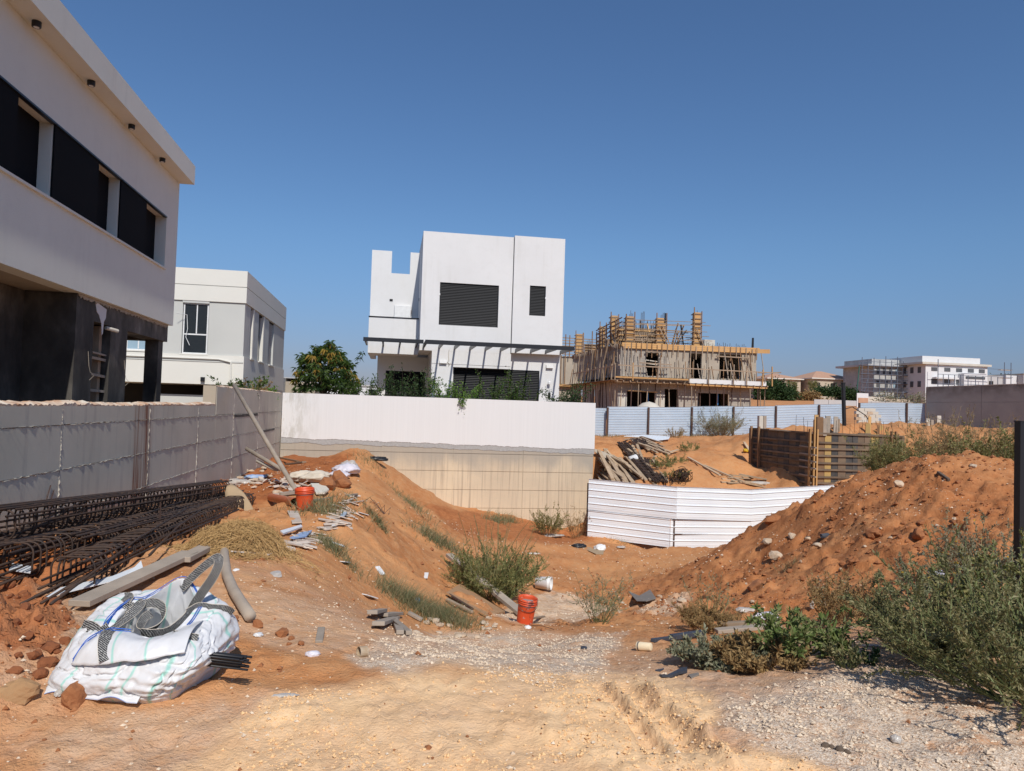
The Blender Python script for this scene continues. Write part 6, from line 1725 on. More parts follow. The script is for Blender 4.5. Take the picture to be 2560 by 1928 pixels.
# dry straw heap by the cages (a cut tumbleweed)
def straw():
    b = G(595, 1368)
    o = T('straw_heap', 'golden heap of dry cut weed beside the rebar cages', 'straw heap', tuple(b))
    rs = np.random.RandomState(9)
    n = 2600
    # stems fan from the left low end over a dome to the right
    a = rs.normal(.1, .75, n); L = rs.uniform(.12, .5, n)
    x0 = rs.normal(0, .22, n); y0 = rs.normal(0, .18, n)
    t = np.linspace(0, 1, 9)
    dome = lambda x, y: .24 * np.clip(1 - (x / .50) ** 2 - (y / .42) ** 2, 0, 1) ** .5 * (1 + .35 * x)
    k = rs.uniform(.25, 1.05, n)
    X = x0[:, None] + (np.cos(a) * L)[:, None] * (t - .5)[None] ; Y = y0[:, None] + (np.sin(a) * L)[:, None] * (t - .5)[None]
    X += np.cumsum(rs.normal(0, .011, X.shape), 1); Y += np.cumsum(rs.normal(0, .011, Y.shape), 1)
    gx = b[0] + X; gy = b[1] + Y
    Z = Hsm(gx, gy) + dome(X, Y) * k[:, None] + np.cumsum(rs.normal(0, .009, X.shape), 1) + .02
    S = np.stack([gx, gy, Z], -1)
    V, F = stem_geo(S, .0032, .0018)
    link('stalks', npmesh('stalks', V - b, F, M['straw']), o)['kind'] = 'stuff'
    bb, tg, tt = along(S, 9, 0, rs)
    V, F = leaf_geo(bb, tg * 8 + rs.normal(0, .6, tg.shape), .045 * (.5 + rs.rand(len(bb))), np.full(len(bb), .006), rs)
    link('chaff', npmesh('chaff', V - b, F, M['straw']), o)['kind'] = 'stuff'
straw()

# grass strips (nobody could count the blades)
grass_patch('grass', gpts((905, 1142), (935, 1180), (965, 1215), (1000, 1240), (1035, 1270), (1060, 1300), (1080, 1335)), 1800, .30, M['grass'], 1, .22, .012)
grass_patch('grass', gpts((800, 1350), (840, 1385), (880, 1420), (910, 1452), (935, 1478)), 900, .22, M['grass'], 2, .08, .007)
grass_patch('grass', gpts((955, 1462), (990, 1490), (1030, 1512), (1075, 1535), (1110, 1545), (1140, 1560)), 3600, .26, M['grass'], 3, .17, .006)
grass_patch('grass', gpts((770, 1285), (800, 1280), (840, 1262), (880, 1250)), 2400, .32, M['grass'], 4, .22, .010)
grass_patch('grass', gpts((1060, 1340), (1090, 1355), (1120, 1365), (1150, 1390)), 900, .32, M['grass'], 5, .2, .012)
grass_patch('grass', gpts((1215, 1300), (1245, 1302), (1280, 1305)), 700, .5, M['grass'], 6, .2, .016)
grass_patch('grass', gpts((1525, 1352), (1545, 1355), (1570, 1358)), 260, .3, M['grass'], 7, .12, .012)
grass_patch('grass', gpts((920, 1280), (945, 1310), (965, 1335)), 300, .2, M['grass'], 8, .05, .010)
grass_patch('grass', gpts((1925, 1430), (1960, 1425), (1985, 1418)), 240, .22, M['grass'], 9, .06, .009)
_q = [P(2250, 1110, 25), P(2330, 1100, 25), P(2420, 1095, 24), P(2560, 1100, 21)]
grass_patch('grass', _q, 5200, .5, M['grass_dry'], 10, .55, .014)
_q = [P(2230, 1140, 22.5), P(2300, 1130, 22.5), P(2400, 1125, 22), P(2500, 1130, 20)]
grass_patch('grass', _q, 5200, .5, M['grass'], 11, .5, .014)
_q = [onY(1490, 1095, 43.5), onY(1600, 1096, 43.8), onY(1750, 1096, 44), onY(1880, 1092, 44)]
grass_patch('grass', _q, 1500, .3, M['grass_dry'], 12, .35, .02)

# ---- far trees and cypress hedges by the villas
TG = 'trees among the far villas'
for i, (px, py, Yd, h, rx, lab) in enumerate((
        (1938, 985, 140, 5.6, 2.6, 'big dark round tree right of the timber building'), (1908, 1000, 140, 4.4, 2.0, 'dark tree touching the end of the timber building'),
        (1968, 1000, 138, 3.6, 2.0, 'lower dark tree between the big round one and the cypresses'),
        (2052, 990, 150, 4.5, 2.5, 'dark green tree right below the nearer tiled roof'), (2088, 985, 150, 5.0, 2.7, 'dark tree at the right corner of the nearer tiled roof'), (2128, 1000, 146, 4.2, 2.4, 'dark tree beside the green pole'),
        (2020, 1003, 148, 2.6, 2.2, 'reddish brown low tree in front of the nearer villa'))):
    p = onY(px, py, Yd); base = (p[0], Yd, 4.2 if i != 6 else 4.6)
    crown_tree('broad_tree', lab, base, h, rx, h * .46, 2600, .45, .3, M['leaf_dark'] if i != 6 else M['leaf_dry'], 80 + i, 60, .3, TG)
p = onY(2140, 950, 190); crown_tree('broad_tree', 'dark treetop behind the left end of the scaffolding', (p[0], 190, 6), 8.0, 3, 3, 1600, .7, .5, M['leaf_dark'], 95, 40, .3, TG)
p = onY(2510, 935, 210); crown_tree('broad_tree', 'flat treetop above the distant white house at right', (p[0], 210, 9), 7.6, 5, 1.6, 1200, .9, .6, M['leaf_dark'], 96, 40, .3, TG)
CG = 'clipped cypress columns by the far villas'
for i, px in enumerate((1972, 1979, 1986)):
    p = onY(px, 990, 155); crown_tree('cypress', ('left', 'middle', 'right')[i] + ' cypress of the three between the two tiled villas', (p[0], 155, 5), 5.0, .6, 2.5, 500, .4, .16, M['leaf_weed'], 100 + i, 30, .12, CG, True)
for i, px in enumerate((2025, 2032, 2039)):
    p = onY(px, 985, 160); crown_tree('cypress', ('left', 'middle', 'right')[i] + ' cypress of the three before the nearer tiled villa', (p[0], 160, 5.5), 5.0, .6, 2.5, 500, .4, .16, M['leaf_weed'], 110 + i, 30, .12, CG, True)
for i, px in enumerate((2215, 2290)):
    p = onY(px, 1005, 120); crown_tree('broad_tree', ('pale bush before the grey wing of the scaffolded building', 'pale bush left of the weathered concrete wall')[i], (p[0], 120, 3.6), 3.4, 2.6, 1.6, 700, .4, .15, M['leaf_grey'], 120 + i, 40, .1, TG, cat='bush')

# ================================================================== REBAR CAGES
def cage(label, x, y0, y1, z0, z1, w=0.34, h=0.30, seed=0, rot=0.0):
    o = T('rebar_cage', label, 'rebar cage', (x, y0, z0), 0, 'long rebar cages lying by the concrete wall')
    rs = random.Random(seed)
    a = Vector((x, y0, z0 + h / 2 + .02)); b = Vector((x + rot, y1, z1 + h / 2 + .02)); L = (b - a).length; t = (b - a).normalized()
    sd = t.cross(Vector((0, 0, 1))).normalized(); up = sd.cross(t)
    M0 = Matrix((sd, up, t)).transposed().to_4x4()
    # one hoop mesh, rounded rectangle
    pts = []
    r = 0.09; hw, hh = w / 2, h / 2
    for cx, cy, s in ((hw - r, hh - r, 0), (-hw + r, hh - r, 90), (-hw + r, -hh + r, 180), (hw - r, -hh + r, 270)):
        for k in range(5):
            q = R(s + 22.5 * k); pts.append((cx + r * math.cos(q), cy + r * math.sin(q), 0))
    hb = MB().tube(pts, 0.0088, 5, closed=True)
    hoop = npmesh('hoop', np.array(hb.v), hb.f, M['rebar'], True)
    n = int(L / 0.125)
    for i in range(n):
        d = 0.06 + (L - .12) * i / (n - 1) + rs.uniform(-.03, .03)
        Mx = Matrix.Translation(a + t * d + up * rs.uniform(-.008, .008)) @ M0 @ Matrix.Rotation(rs.gauss(0, .10), 4, 'X') @ Matrix.Rotation(rs.gauss(0, .10), 4, 'Y')
        rep('hoop', hoop, o, wm(o, Mx))
    lb = MB().tube([(0, 0, -.5), (0, 0, .5)], 0.011, 6)
    bar = npmesh('long_bar', np.array(lb.v), lb.f, M['rebar'], True)
    for px, py in ((-.13, .13), (0, .14), (.13, .13), (-.155, 0), (.155, 0), (-.13, -.13), (0, -.14), (.13, -.13), (.06, -.135), (.07, .135), (-.07, .135), (-.15, -.07), (.155, .07)):
        e0 = rs.uniform(-.25, .1); e1 = rs.uniform(-.1, .35)
        ll = L + e1 - e0
        Mx = Matrix.Translation(a + t * ((L + e0 + e1) / 2) + sd * px + up * py) @ M0 @ Matrix.Rotation(rs.uniform(-.004, .004), 4, 'X') @ Matrix.Diagonal((1, 1, ll, 1))
        rep('long_bar', bar, o, wm(o, Mx))
    return o
cage('rebar cage nearest the concrete wall', -3.55, 6.3, 15.6, 0.02, -0.50, seed=1, rot=.05)
cage('middle rebar cage carrying a scrap of cardboard on its far end', -3.08, 6.6, 14.6, 0.02, -0.46, seed=2, rot=.22)
cage('rebar cage on the bag side of the row', -2.48, 6.35, 14.1, -0.03, -0.44, seed=3, rot=-.12)
cage('rebar cage stacked on top between the two wall side cages', -3.32, 6.9, 13.6, 0.31, -0.13, w=.30, h=.26, seed=4, rot=.42)
cage('short rebar cage squeezed low between the middle and bag side cages', -2.78, 7.4, 13.2, 0.0, -0.40, w=.26, h=.26, seed=5, rot=.1)
rs0 = random.Random(6)
_RL = ('bag side', 'wall side')
for i in range(20):
    a = np.array([-3.75 + .085 * i + rs0.uniform(-.08, .08), 5.6 + rs0.uniform(-.3, 1.6), 0]); bq = a + [rs0.uniform(-.25, .55), rs0.uniform(2.0, 5.0), 0]
    a[2] = gz(a[0], a[1]) + .03 + .10 * rs0.random(); bq[2] = gz(bq[0], bq[1]) + .06 + .45 * rs0.random()
    o = MB().tube([a, (a + bq) / 2 + [rs0.uniform(-.06, .06), 0, .03], bq], .011, 6).build('loose_rebar', M['rebar'], smooth=True)
    tag(o, 'loose dark rebar rod lying among the near ends of the rebar cages', 'rebar', 'loose rebar rods at the cage ends')
for i, (px, py, d, lab) in enumerate(((205, 1352, 7.3, 'oval rebar hoop standing at the near end of the middle cage'), (228, 1440, 6.3, 'oval rebar hoop leaning at the near end of the bag side cage'), (45, 1375, 7.4, 'oval rebar hoop at the left edge of the photo'), (330, 1330, 9.0, 'oval rebar hoop lying askew on the middle of the cages'))):
    c = Vector(P(px, py, d)); q0 = rs0.uniform(-.4, .4)
    u = Vector((math.cos(q0), math.sin(q0) * .6, .1)).normalized(); v = Vector((0, rs0.uniform(-.5, .2), 1)).normalized()
    o = MB().tube([c + u * .17 * math.copysign(abs(math.cos(k)) ** .6, math.cos(k)) + v * .14 * math.copysign(abs(math.sin(k)) ** .6, math.sin(k)) for k in np.linspace(0, 2 * math.pi, 28, endpoint=False)], .010, 6, closed=True).build('rebar_hoop', M['rebar'], smooth=True)
    tag(o, lab, 'rebar hoop')
# upright wire twist sticking out of the cages
p = P(395, 1345, 8.6); MBt = MB().tube([p + [0, 0, -.15], p + [0.0, 0, .15], p + [.01, 0, .42]], .005, 4).tube([p + [.012, 0, -.15], p + [.02, 0, .15], p + [.012, 0, .42]], .005, 4)
tag(MBt.build('tie_wire_twist', M['rust_steel']), 'thin rusty wire twist standing upright between two rebar cages', 'wire')
# cardboard scrap hanging on the cages
p = P(577, 1245, 12.6)
mb = MB(); rows = []
for i in range(7):
    v = i / 6; row = []
    for j in range(7):
        u = j / 6
        w_ = .28 + .30 * v if v < .8 else .5 - 1.2 * (v - .8)
        row.append((p[0] - .12 + u * w_ + .10 * v, p[1] - .28 * v + .05 * math.sin(3 * u + 2 * v), p[2] + .18 - .50 * v ** 1.4 + .05 * math.sin(4 * u + v)))
    rows.append(row)
tag(mb.grid(rows).build('cardboard_scrap', M['cardboard'], solid=.006, smooth=True), 'bent brown cardboard scrap hanging over the far end of the cages', 'cardboard')
# thin pale metal strips at the near end of the cages
def flat(name, m, pts, label, cat, th=.004, group=None, up=.015, solid=True, smooth=False):
    """irregular flat scrap: polygon of source pixels laid on the ground"""
    Q = [G(*q) for q in pts]
    c = np.mean(Q, 0); nz = len(Q)
    A = np.array([[q[0], q[1], 1] for q in Q]); k, *_ = np.linalg.lstsq(A, np.array([q[2] for q in Q]), rcond=None)
    Q = [(q[0], q[1], k[0] * q[0] + k[1] * q[1] + k[2] + up) for q in Q]
    V = Q + [(q[0], q[1], q[2] - th - .004) for q in Q]
    F = [tuple(range(nz)), tuple(range(2 * nz - 1, nz - 1, -1))] + [(i, nz + i, nz + (i + 1) % nz, (i + 1) % nz) for i in range(nz)]
    o = MB().add(V, F).build(name, m)
    return tag(o, label, cat, group)
def plank(p0, p1, w, th, m, label, cat='plank', l0=0.0, l1=0.0, group=None, name='plank', d0=None, d1=None, tilt=(0, 0, 1)):
    a = G(*p0) if d0 is None else P(*p0, d0); b = G(*p1) if d1 is None else P(*p1, d1)
    a = a + [0, 0, th / 2 + l0]; b = b + [0, 0, th / 2 + l1]
    o = MB().bar(a, b, w, th, up=tilt).build(name, m, bevel=min(.004, th / 6))
    return tag(o, label, cat, group)
flat('metal_strip', M['sheet_white'], [(110, 1497), (150, 1490), (280, 1455), (352, 1418), (356, 1428), (290, 1467), (160, 1501)], 'long pale metal strip lying at the near end of the cages', 'metal strip', up=.04)
flat('metal_strip', M['sheet_white'], [(300, 1470), (352, 1415), (358, 1440), (330, 1462)], 'bent pale metal flap beside the long board', 'metal strip', up=.05)
flat('metal_strip', M['sheet_white'], [(30, 1420), (80, 1432), (75, 1446), (22, 1436)], 'crumpled pale sheet under the near cage end', 'metal strip', up=.04)
plank((196, 1528), (474, 1402), .16, .045, M['wood_grey'], 'long grey plank running from the white bag to the cages', 'plank', .03, .05)
plank((455, 1418), (562, 1362), .14, .05, M['wood_grey'], 'shorter grey plank beyond the long one, by the straw heap', 'plank', .04, .05)
# bent grey pole
pts = [G(563, 1362, .06), G(560, 1400, .05), G(566, 1450, .05), G(583, 1492, .05), G(604, 1527, .05), G(625, 1560, .05)]
tag(MB().tube(pts, .042, 10).build('bent_pole', M['wood_grey'], smooth=True), 'bent grey wooden pole lying behind the white bag', 'pole')
# leaning poles at the wall corner
def pole(a, b, r, m, label):
    tag(MB().tube([a, (a * .5 + b * .5) + [0, 0, -.02], b], [r, r * .95, r * .9], 9).build('leaning_pole', m, smooth=True), label, 'pole')
pb = G(738, 1228)
pole(onX(581, 965, -4.12) + [0.05, 0, .02], pb + [0, 0, .03], .055, M['wood_grey'], 'long pale pole leaning on the concrete wall')
pole(P(617, 1122, 20.5), P(790, 1222, 19.0), .06, M['wood_grey'], 'shorter pale timber propped across the leaning pole')
pole(P(643, 1153, 20.3), P(775, 1213, 19.3), .05, M['conc_pale'], 'grey pipe beside the shorter propped timber')

# ================================================================== BUCKETS AND PIPES
def bucket(label, px, py, d, r, h, filled=True, tilt=(0, 0), cement=True, handle=True):
    b = G(px, py) if d is None else P(px, py, d)
    o = T('bucket', label, 'bucket', tuple(b))
    ax = Vector((tilt[0], tilt[1], 1)).normalized()
    pr = [(0, 0), (r * .80, 0), (r * .82, .006)]
    for z in np.linspace(.03, h * .74, 5): pr.append((r * (.82 + .14 * z / h), z))
    for k in range(3):
        z = h * (.76 + .075 * k); pr += [(r * .955, z), (r * 1.035, z + .004), (r * 1.035, z + .016), (r * .965, z + .02)]
    pr += [(r * 1.0, h), (r * .96, h), (r * .94, h * .9), (r * .88, h * .6), (r * .8, h * .12), (0, h * .1)]
    MB().lathe(pr, b, 28, ax).build('shell', M['bucket_print'] if cement else M['orange_plastic'], o, smooth=True)
    if filled:
        MB().lathe([(0, h * .72), (r * .5, h * .70), (r * .93, h * .82), (r * .94, h * .72)], b, 24, ax).build('cement_crust', M['cement'], o, smooth=True)
    if handle:
        Q = Vector((0, 0, 1)).rotation_difference(ax).to_matrix()
        pts = [Vector(b) + Q @ Vector((r * 1.05 * math.cos(q), -r * 1.06 * math.sin(q) * .95 - .0, h * .84 - .75 * r * math.sin(q))) for q in np.linspace(0, math.pi, 14)]
        MB().tube(pts, .004, 5).build('handle', M['rust_steel'], o, smooth=True)
    return o
def _bp():
    n = NT('printed orange bucket')
    v = n.pos((1, 1, 1)); x, y, z = n.xyz()
    base = n.mix(n.ramp(n.noise(v, 5, 4), [(0.3, 0.0), (0.7, 1.0)]), (0.72, 0.10, 0.028), (0.58, 0.075, 0.025))
    sm = n.ramp(n.noise(n.pos((1, 1, .8)), 9, 5, .65), [(0.56, 0.0), (0.62, 0.75)])
    c = n.mix(sm, base, (0.03, 0.028, 0.028))
    sp = n.ramp(n.noise(v, 22, 3), [(0.62, 0.0), (0.68, 0.8)])
    c = n.mix(sp, c, (0.45, 0.42, 0.38)); n.col(c); n.rough(.5); return n.m
M['bucket_print'] = _bp()
bucket('orange bucket with a grey cement crust standing in the pit entrance', 1311, 1558, None, .135, .36, tilt=(.10, -.10))
bucket('orange red bucket standing in the grass beyond the straw heap', 762, 1274, None, .150, .34, True, tilt=(-.04, -.04), cement=False, handle=False)
def pipe(p0, p1, r, m, label, name='pipe', cat='pipe', lift=None, wall=.9):
    a = G(*p0) + [0, 0, r if lift is None else lift]; b = G(*p1) + [0, 0, r if lift is None else lift]
    o = T(name, label, cat, tuple(a))
    ax = Vector(b - a); L = ax.length
    MB().lathe([(r * wall, 0), (r, 0), (r, L), (r * wall, L), (r * wall, 0)], a, 18, ax).build('tube', m, o, smooth=False)
    return o
pipe((678, 1254), (736, 1268), .075, M['pvc'], 'orange brown plastic pipe lying left of the red bucket', 'plastic_pipe')
# white pail lying on its side under the weed bush
o = T('white_pail', 'white plastic pail lying on its side right of the weed bush', 'pail', tuple(G(1350, 1475)))
a = G(1340, 1472) + [0, 0, .13]; ax = Vector((.9, -.45, .02))
MB().lathe([(0, 0), (.12, 0), (.13, .25), (.14, .26), (.14, .28), (.13, .29), (.135, .32), (.14, .33), (.125, .33), (.11, .02), (0, .02)], a, 24, ax).build('shell', M['white_plastic'], o, smooth=True)
o = T('paper_cup', 'cream paper cup lying on its side on the red soil', 'cup', tuple(G(1614, 1626)))
a = G(1594, 1626) + [0, 0, .036]; ax = Vector(G(1630, 1628) - G(1594, 1626)).normalized()
MB().lathe([(.032, .0), (.041, .0), (.042, .006), (.040, .012), (.034, .135), (.030, .138), (0, .138)], a, 22, ax).build('cup_wall', M['cup'] if 'cup' in M else M['cement_bag'], o, smooth=True)
MB().lathe([(.0405, .012), (.0408, .012), (.0385, .034), (.038, .034)], a, 22, ax).build('rim_band', M['grey_felt'], o, smooth=True)
o = T('tin_can', 'small rusty tin lying open on the gravel', 'tin', tuple(G(905, 1640)))
a = G(896, 1642) + [0, 0, .03]; MB().lathe([(.030, 0), (.034, 0), (.034, .055), (0, .055), (0, .05), (.030, .05), (.030, 0)], a, 18, Vector((.85, .45, -.1))).build('shell', M['pvc_rust'], o)

# ================================================================== WHITE BULK BAG
def _bagmat():
    n = NT('white woven bag fabric')
    a = n.n('ShaderNodeAttribute'); a.attribute_name = 'bagc'
    sp = n.n('ShaderNodeSeparateColor'); n.l(a.outputs['Color'], sp.inputs[0])
    c = n.mix(n.ramp(n.noise(n.pos(), 9, 5), [(0.3, 0.0), (0.7, 1.0)]), (0.70, 0.70, 0.71), (0.62, 0.615, 0.61))
    c = n.mix(n.math('MULTIPLY', sp.outputs[0], .6), c, (0.13, 0.55, 0.43))
    n.col(c); n.rough(.42); n.bump(n.noise(n.pos((1, 1, 1)), 120, 2), .25, .003)
    return n.m
M['bag'] = _bagmat()
def _strapmat():
    n = NT('dark grey woven webbing')
    v = n.pos((1, 1, 1))
    w = n.n('ShaderNodeTexWave'); w.wave_type = 'BANDS'; w.bands_direction = 'DIAGONAL'; w.inputs['Scale'].default_value = 42; w.inputs['Distortion'].default_value = 4; w.inputs['Detail'].default_value = 2; w.inputs['Detail Scale'].default_value = 3
    n.l(v, w.inputs['Vector'])
    c = n.ramp(w.outputs['Fac'], [(0.45, (0.028, 0.028, 0.030)), (0.8, (0.06, 0.06, 0.062)), (0.92, (0.5, 0.49, 0.46))])
    n.col(c); n.rough(.85); n.bump(w.outputs['Fac'], .4, .003); return n.m
M['strap'] = _strapmat()
M['seam_blue'] = m_basic('blue seam thread', (0.03, 0.12, 0.48), None, rough=.7)

def catmull(P4, n):
    """closed Catmull-Rom through control points -> n points"""
    P4 = np.array(P4, float); k = len(P4)
    t = np.linspace(0, k, n, endpoint=False); i = t.astype(int); f = (t - i)[:, None]
    a, b, c, d = P4[(i - 1) % k], P4[i % k], P4[(i + 1) % k], P4[(i + 2) % k]
    return .5 * ((2 * b) + (c - a) * f + (2 * a - 5 * b + 4 * c - d) * f ** 2 + (3 * b - a - 3 * c + d) * f ** 3)
def catopen(P4, n):
    P4 = np.array(P4, float); k = len(P4)
    P5 = np.concatenate([[2 * P4[0] - P4[1]], P4, [2 * P4[-1] - P4[-2]]])
    t = np.linspace(0, k - 1 - 1e-6, n); i = t.astype(int); f = (t - i)[:, None]
    a, b, c, d = P5[i], P5[i + 1], P5[i + 2], P5[i + 3]
    return .5 * ((2 * b) + (c - a) * f + (2 * a - 5 * b + 4 * c - d) * f ** 2 + (3 * b - a - 3 * c + d) * f ** 3)

def bulk_bag():
    # frame: origin on the ground, x to camera right, y away from the camera
    yaw = R(-9.6)
    o0 = P(376, 1692, 4.02); o0[2] = gz(o0[0], o0[1])
    o = T('bulk_bag', 'open slumped white bulk bag with dark grey lifting straps', 'bag', tuple(o0))
    ex = np.array([math.cos(yaw), math.sin(yaw), 0]); ey = np.array([-math.sin(yaw), math.cos(yaw), 0]); ez = np.array([0, 0, 1])
    def W(p): p = np.atleast_2d(p) * np.array([.83, .92, .98]); return o0 + p[:, :1] * ex + p[:, 1:2] * ey + p[:, 2:3] * ez
    N = 420
    # rings: left, front-left, front, front-right, right, back-right, back, back-left
    rings = [
        [(-.46, -.02, -.02), (-.36, -.33, -.02), (-.02, -.38, -.02), (.27, -.36, -.02), (.38, -.10, -.02), (.36, .28, -.02), (0, .34, -.02), (-.38, .26, -.02)],
        [(-.475, -.03, .03), (-.38, -.36, .02), (-.02, -.42, .02), (.29, -.39, .02), (.41, -.12, .05), (.39, .29, .04), (0, .36, .04), (-.39, .27, .04)],
        [(-.49, -.05, .085), (-.41, -.37, .075), (-.02, -.455, .085), (.33, -.42, .08), (.47, -.14, .12), (.43, .30, .1), (0, .38, .1), (-.41, .28, .1)],
        [(-.46, -.04, .15), (-.385, -.34, .135), (0, -.43, .145), (.385, -.42, .15), (.50, -.16, .18), (.44, .29, .18), (.02, .37, .18), (-.38, .27, .19)],
        [(-.455, -.0, .235), (-.35, -.29, .205), (0, -.37, .215), (.40, -.37, .205), (.475, -.12, .235), (.41, .26, .28), (.04, .33, .29), (-.32, .24, .30)],
        [(-.405, .03, .335), (-.30, -.24, .265), (0, -.29, .265), (.36, -.29, .255), (.42, -.03, .285), (.36, .22, .365), (.07, .27, .40), (-.29, .20, .395)],
        [(-.29, .02, .345), (-.24, -.22, .285), (-.02, -.25, .29), (.27, -.25, .275), (.33, .0, .31), (.30, .18, .38), (.09, .23, .45), (-.16, .14, .40)],
        [(-.205, .0, .345), (-.20, -.19, .275), (-.02, -.215, .285), (.18, -.20, .265), (.225, .0, .305), (.235, .14, .365), (.10, .195, .48), (-.10, .11, .405)],
        [(-.19, .0, .335), (-.185, -.175, .262), (-.02, -.20, .272), (.17, -.185, .25), (.212, .0, .29), (.225, .132, .35), (.095, .185, .465), (-.095, .102, .39)],
        [(-.24, .02, .24), (-.24, -.19, .20), (-.02, -.22, .20), (.24, -.21, .19), (.28, .0, .22), (.27, .17, .25), (.07, .22, .27), (-.14, .15, .27)],
        [(-.28, .02, .13), (-.26, -.2, .12), (-.02, -.24, .11), (.26, -.23, .11), (.30, .0, .12), (.28, .2, .13), (.04, .25, .14), (-.18, .18, .14)],
        [(-.2, .02, .09), (-.2, -.12, .085), (-.02, -.15, .08), (.18, -.14, .08), (.2, .0, .085), (.18, .12, .09), (.03, .15, .09), (-.12, .1, .09)],
        [(-.02, .0, .08)] * 8]
    RG = np.array([catmull(r, N) for r in rings])           # (rings, N, 3)
    m = 120
    G4 = np.stack([catopen(RG[:, j], m) for j in range(N)], 1)  # (m,N,3)
    s = np.linspace(0, 1, m)[:, None]; u = np.linspace(0, 1, N, endpoint=False)[None, :]
    # folds: pleats that run along the front panel plus soft dents
    cx = np.array([0, -.02, 0]); out = G4 - np.array([0, -.03, .15]); out /= np.linalg.norm(out, axis=2, keepdims=True)
    ang = u * 8
    low = np.exp(-((s - .20) / .16) ** 2)
    pl = np.sin(s * 95 + 5 * fbm(ang * 1.1 + 0 * s, s * 3 + 0 * u, 1.0, 3, 61)) * low * sstep(.6, 2.0, ang) * (1 - sstep(4.2, 5.5, ang)) * (.35 + .9 * sstep(2.0, 3.6, ang))
    dents = fbm(ang * 1.4 + 0 * s, s * 9 + 0 * u, 1.0, 4, 62) * .013 + np.abs(fbm(ang * 2.2 + s * 6, s * 9 - ang, 1.0, 3, 63)) * .022
    fine = fbm(ang * 6 + 0 * s, s * 26 + 0 * u, 1.0, 3, 64) * .006
    rimm = sstep(.50, .60, s)
    crease = -np.clip(.10 - np.abs(fbm(ang * 1.5 + s * 2.5, s * 6 - ang * .5, 1.0, 3, 67)), 0, .1) * .22
    disp = (pl * .009 + (dents + fine + crease) * (1 - .6 * rimm)) * sstep(.03, .1, s)
    wav = .016 * np.sin(ang * 4.2 + 1.0) * np.exp(-((s - .58) / .05) ** 2)
    G4 = G4 + out * disp[..., None]; G4[..., 2] += wav
    V = W(G4.reshape(-1, 3))
    i = np.arange(m - 1)[:, None] * N + np.arange(N)[None, :]; j = np.arange(m - 1)[:, None] * N + (np.arange(N)[None, :] + 1) % N
    F = np.stack([i, j, j + N, i + N], -1).reshape(-1, 4)
    me = npmesh('bag_body', V - o0, F, M['bag'], True)
    # green guide threads woven into the fabric
    g = np.zeros((m, N))
    for c in (.06, .17, .255, .285, .345, .40, .55, .68, .80, .93):
        w = .0040 if c in (.06, .345, .55, .80) else .0020
        g = np.maximum(g, np.clip(1.6 - np.abs(u - c + .004 * np.sin(s * 14)) / w, 0, 1))
    g = np.maximum(g, (np.abs(s - .47) < .007) * 1.0 * ((u < .12) | (u > .5)))
    at = me.attributes.new('bagc', 'FLOAT_COLOR', 'POINT')
    at.data.foreach_set('color', np.stack([g, g * 0, g * 0, g * 0 + 1], -1).astype(np.float32).ravel())
    b = link('bag_body', me, o)
    def ribbon(name, pts, w, mat, side=None, n=40, thick=.003, parent=o, twist=None):
        C = catopen(W(np.array(pts)), n)
        Tn = np.gradient(C, axis=0); Tn /= np.linalg.norm(Tn, axis=1, keepdims=True)
        if side is None: S = np.cross(Tn, ez)
        else:
            if np.array(side).ndim == 1: sd = np.repeat((side[0] * ex + side[1] * ey + side[2] * ez)[None], n, 0)
            else:
                sc = catopen(np.array(side, float), n); sd = sc[:, :1] * ex + sc[:, 1:2] * ey + sc[:, 2:3] * ez
            S = sd - Tn * (sd * Tn).sum(1, keepdims=True)
        S /= np.linalg.norm(S, axis=1, keepdims=True) + 1e-9
        wv = 1 + .0 * np.arange(n)
        rows = [[tuple(c + s_ * w * k) for k in (-.5, -.478, -.2, .2, .478, .5)] for c, s_ in zip(C, S)]
        ob = MB().grid(rows).build(name, [mat, M['cement_bag']], parent, solid=thick, smooth=False, fix=False)
        ob.data.polygons.foreach_set('material_index', np.tile(np.array([1, 0, 0, 0, 1], np.int32), n - 1))
        return ob
    st = M['strap']; w = .062
    def surf(a, sv, off=.008):
        """point of the finished bag surface at ring-angle a (0..8) and height parameter sv"""
        p = G4[min(int(sv * (m - 1)), m - 1), int(a / 8 * N) % N]; q = out[min(int(sv * (m - 1)), m - 1), int(a / 8 * N) % N]
        return tuple(p + q * off)
    # bands sewn flat to the fabric round the shoulder
    ribbon('strap_band', [surf(7.25, .40, .010), surf(7.35, .48, .010), surf(7.6, .56, .012), surf(7.9, .59, .012), (-.16, .02, .36)], w, st, (.5, .5, .5))
    ribbon('strap_band', [surf(.55, .42, .012), surf(.75, .48, .012), surf(.95, .55, .012), (-.19, -.17, .30)], w, st, (.15, .3, .9))
    ribbon('strap_band', [surf(4.75, .36, .010), surf(4.6, .42, .010), surf(4.55, .5, .010), surf(4.6, .57, .010), (.2, .05, .33)], w, st, (.15, -.25, .9))
    ribbon('strap_band', [surf(3.35, .43, .02), surf(3.2, .48, .02), surf(3.05, .54, .02)], w * .8, st, (.9, .2, .2))
    # loops flopped into the mouth
    ribbon('lifting_loop', [(-.19, .06, .37), (-.13, .04, .385), (-.10, .0, .38), (-.13, -.07, .33), (-.165, -.15, .30), (-.2, -.2, .285)], w, st, [(0, 1, .3), (.3, .9, .4), (1, .4, 0), (1, .1, .2), (1, 0, .2), (.8, -.3, .2)])
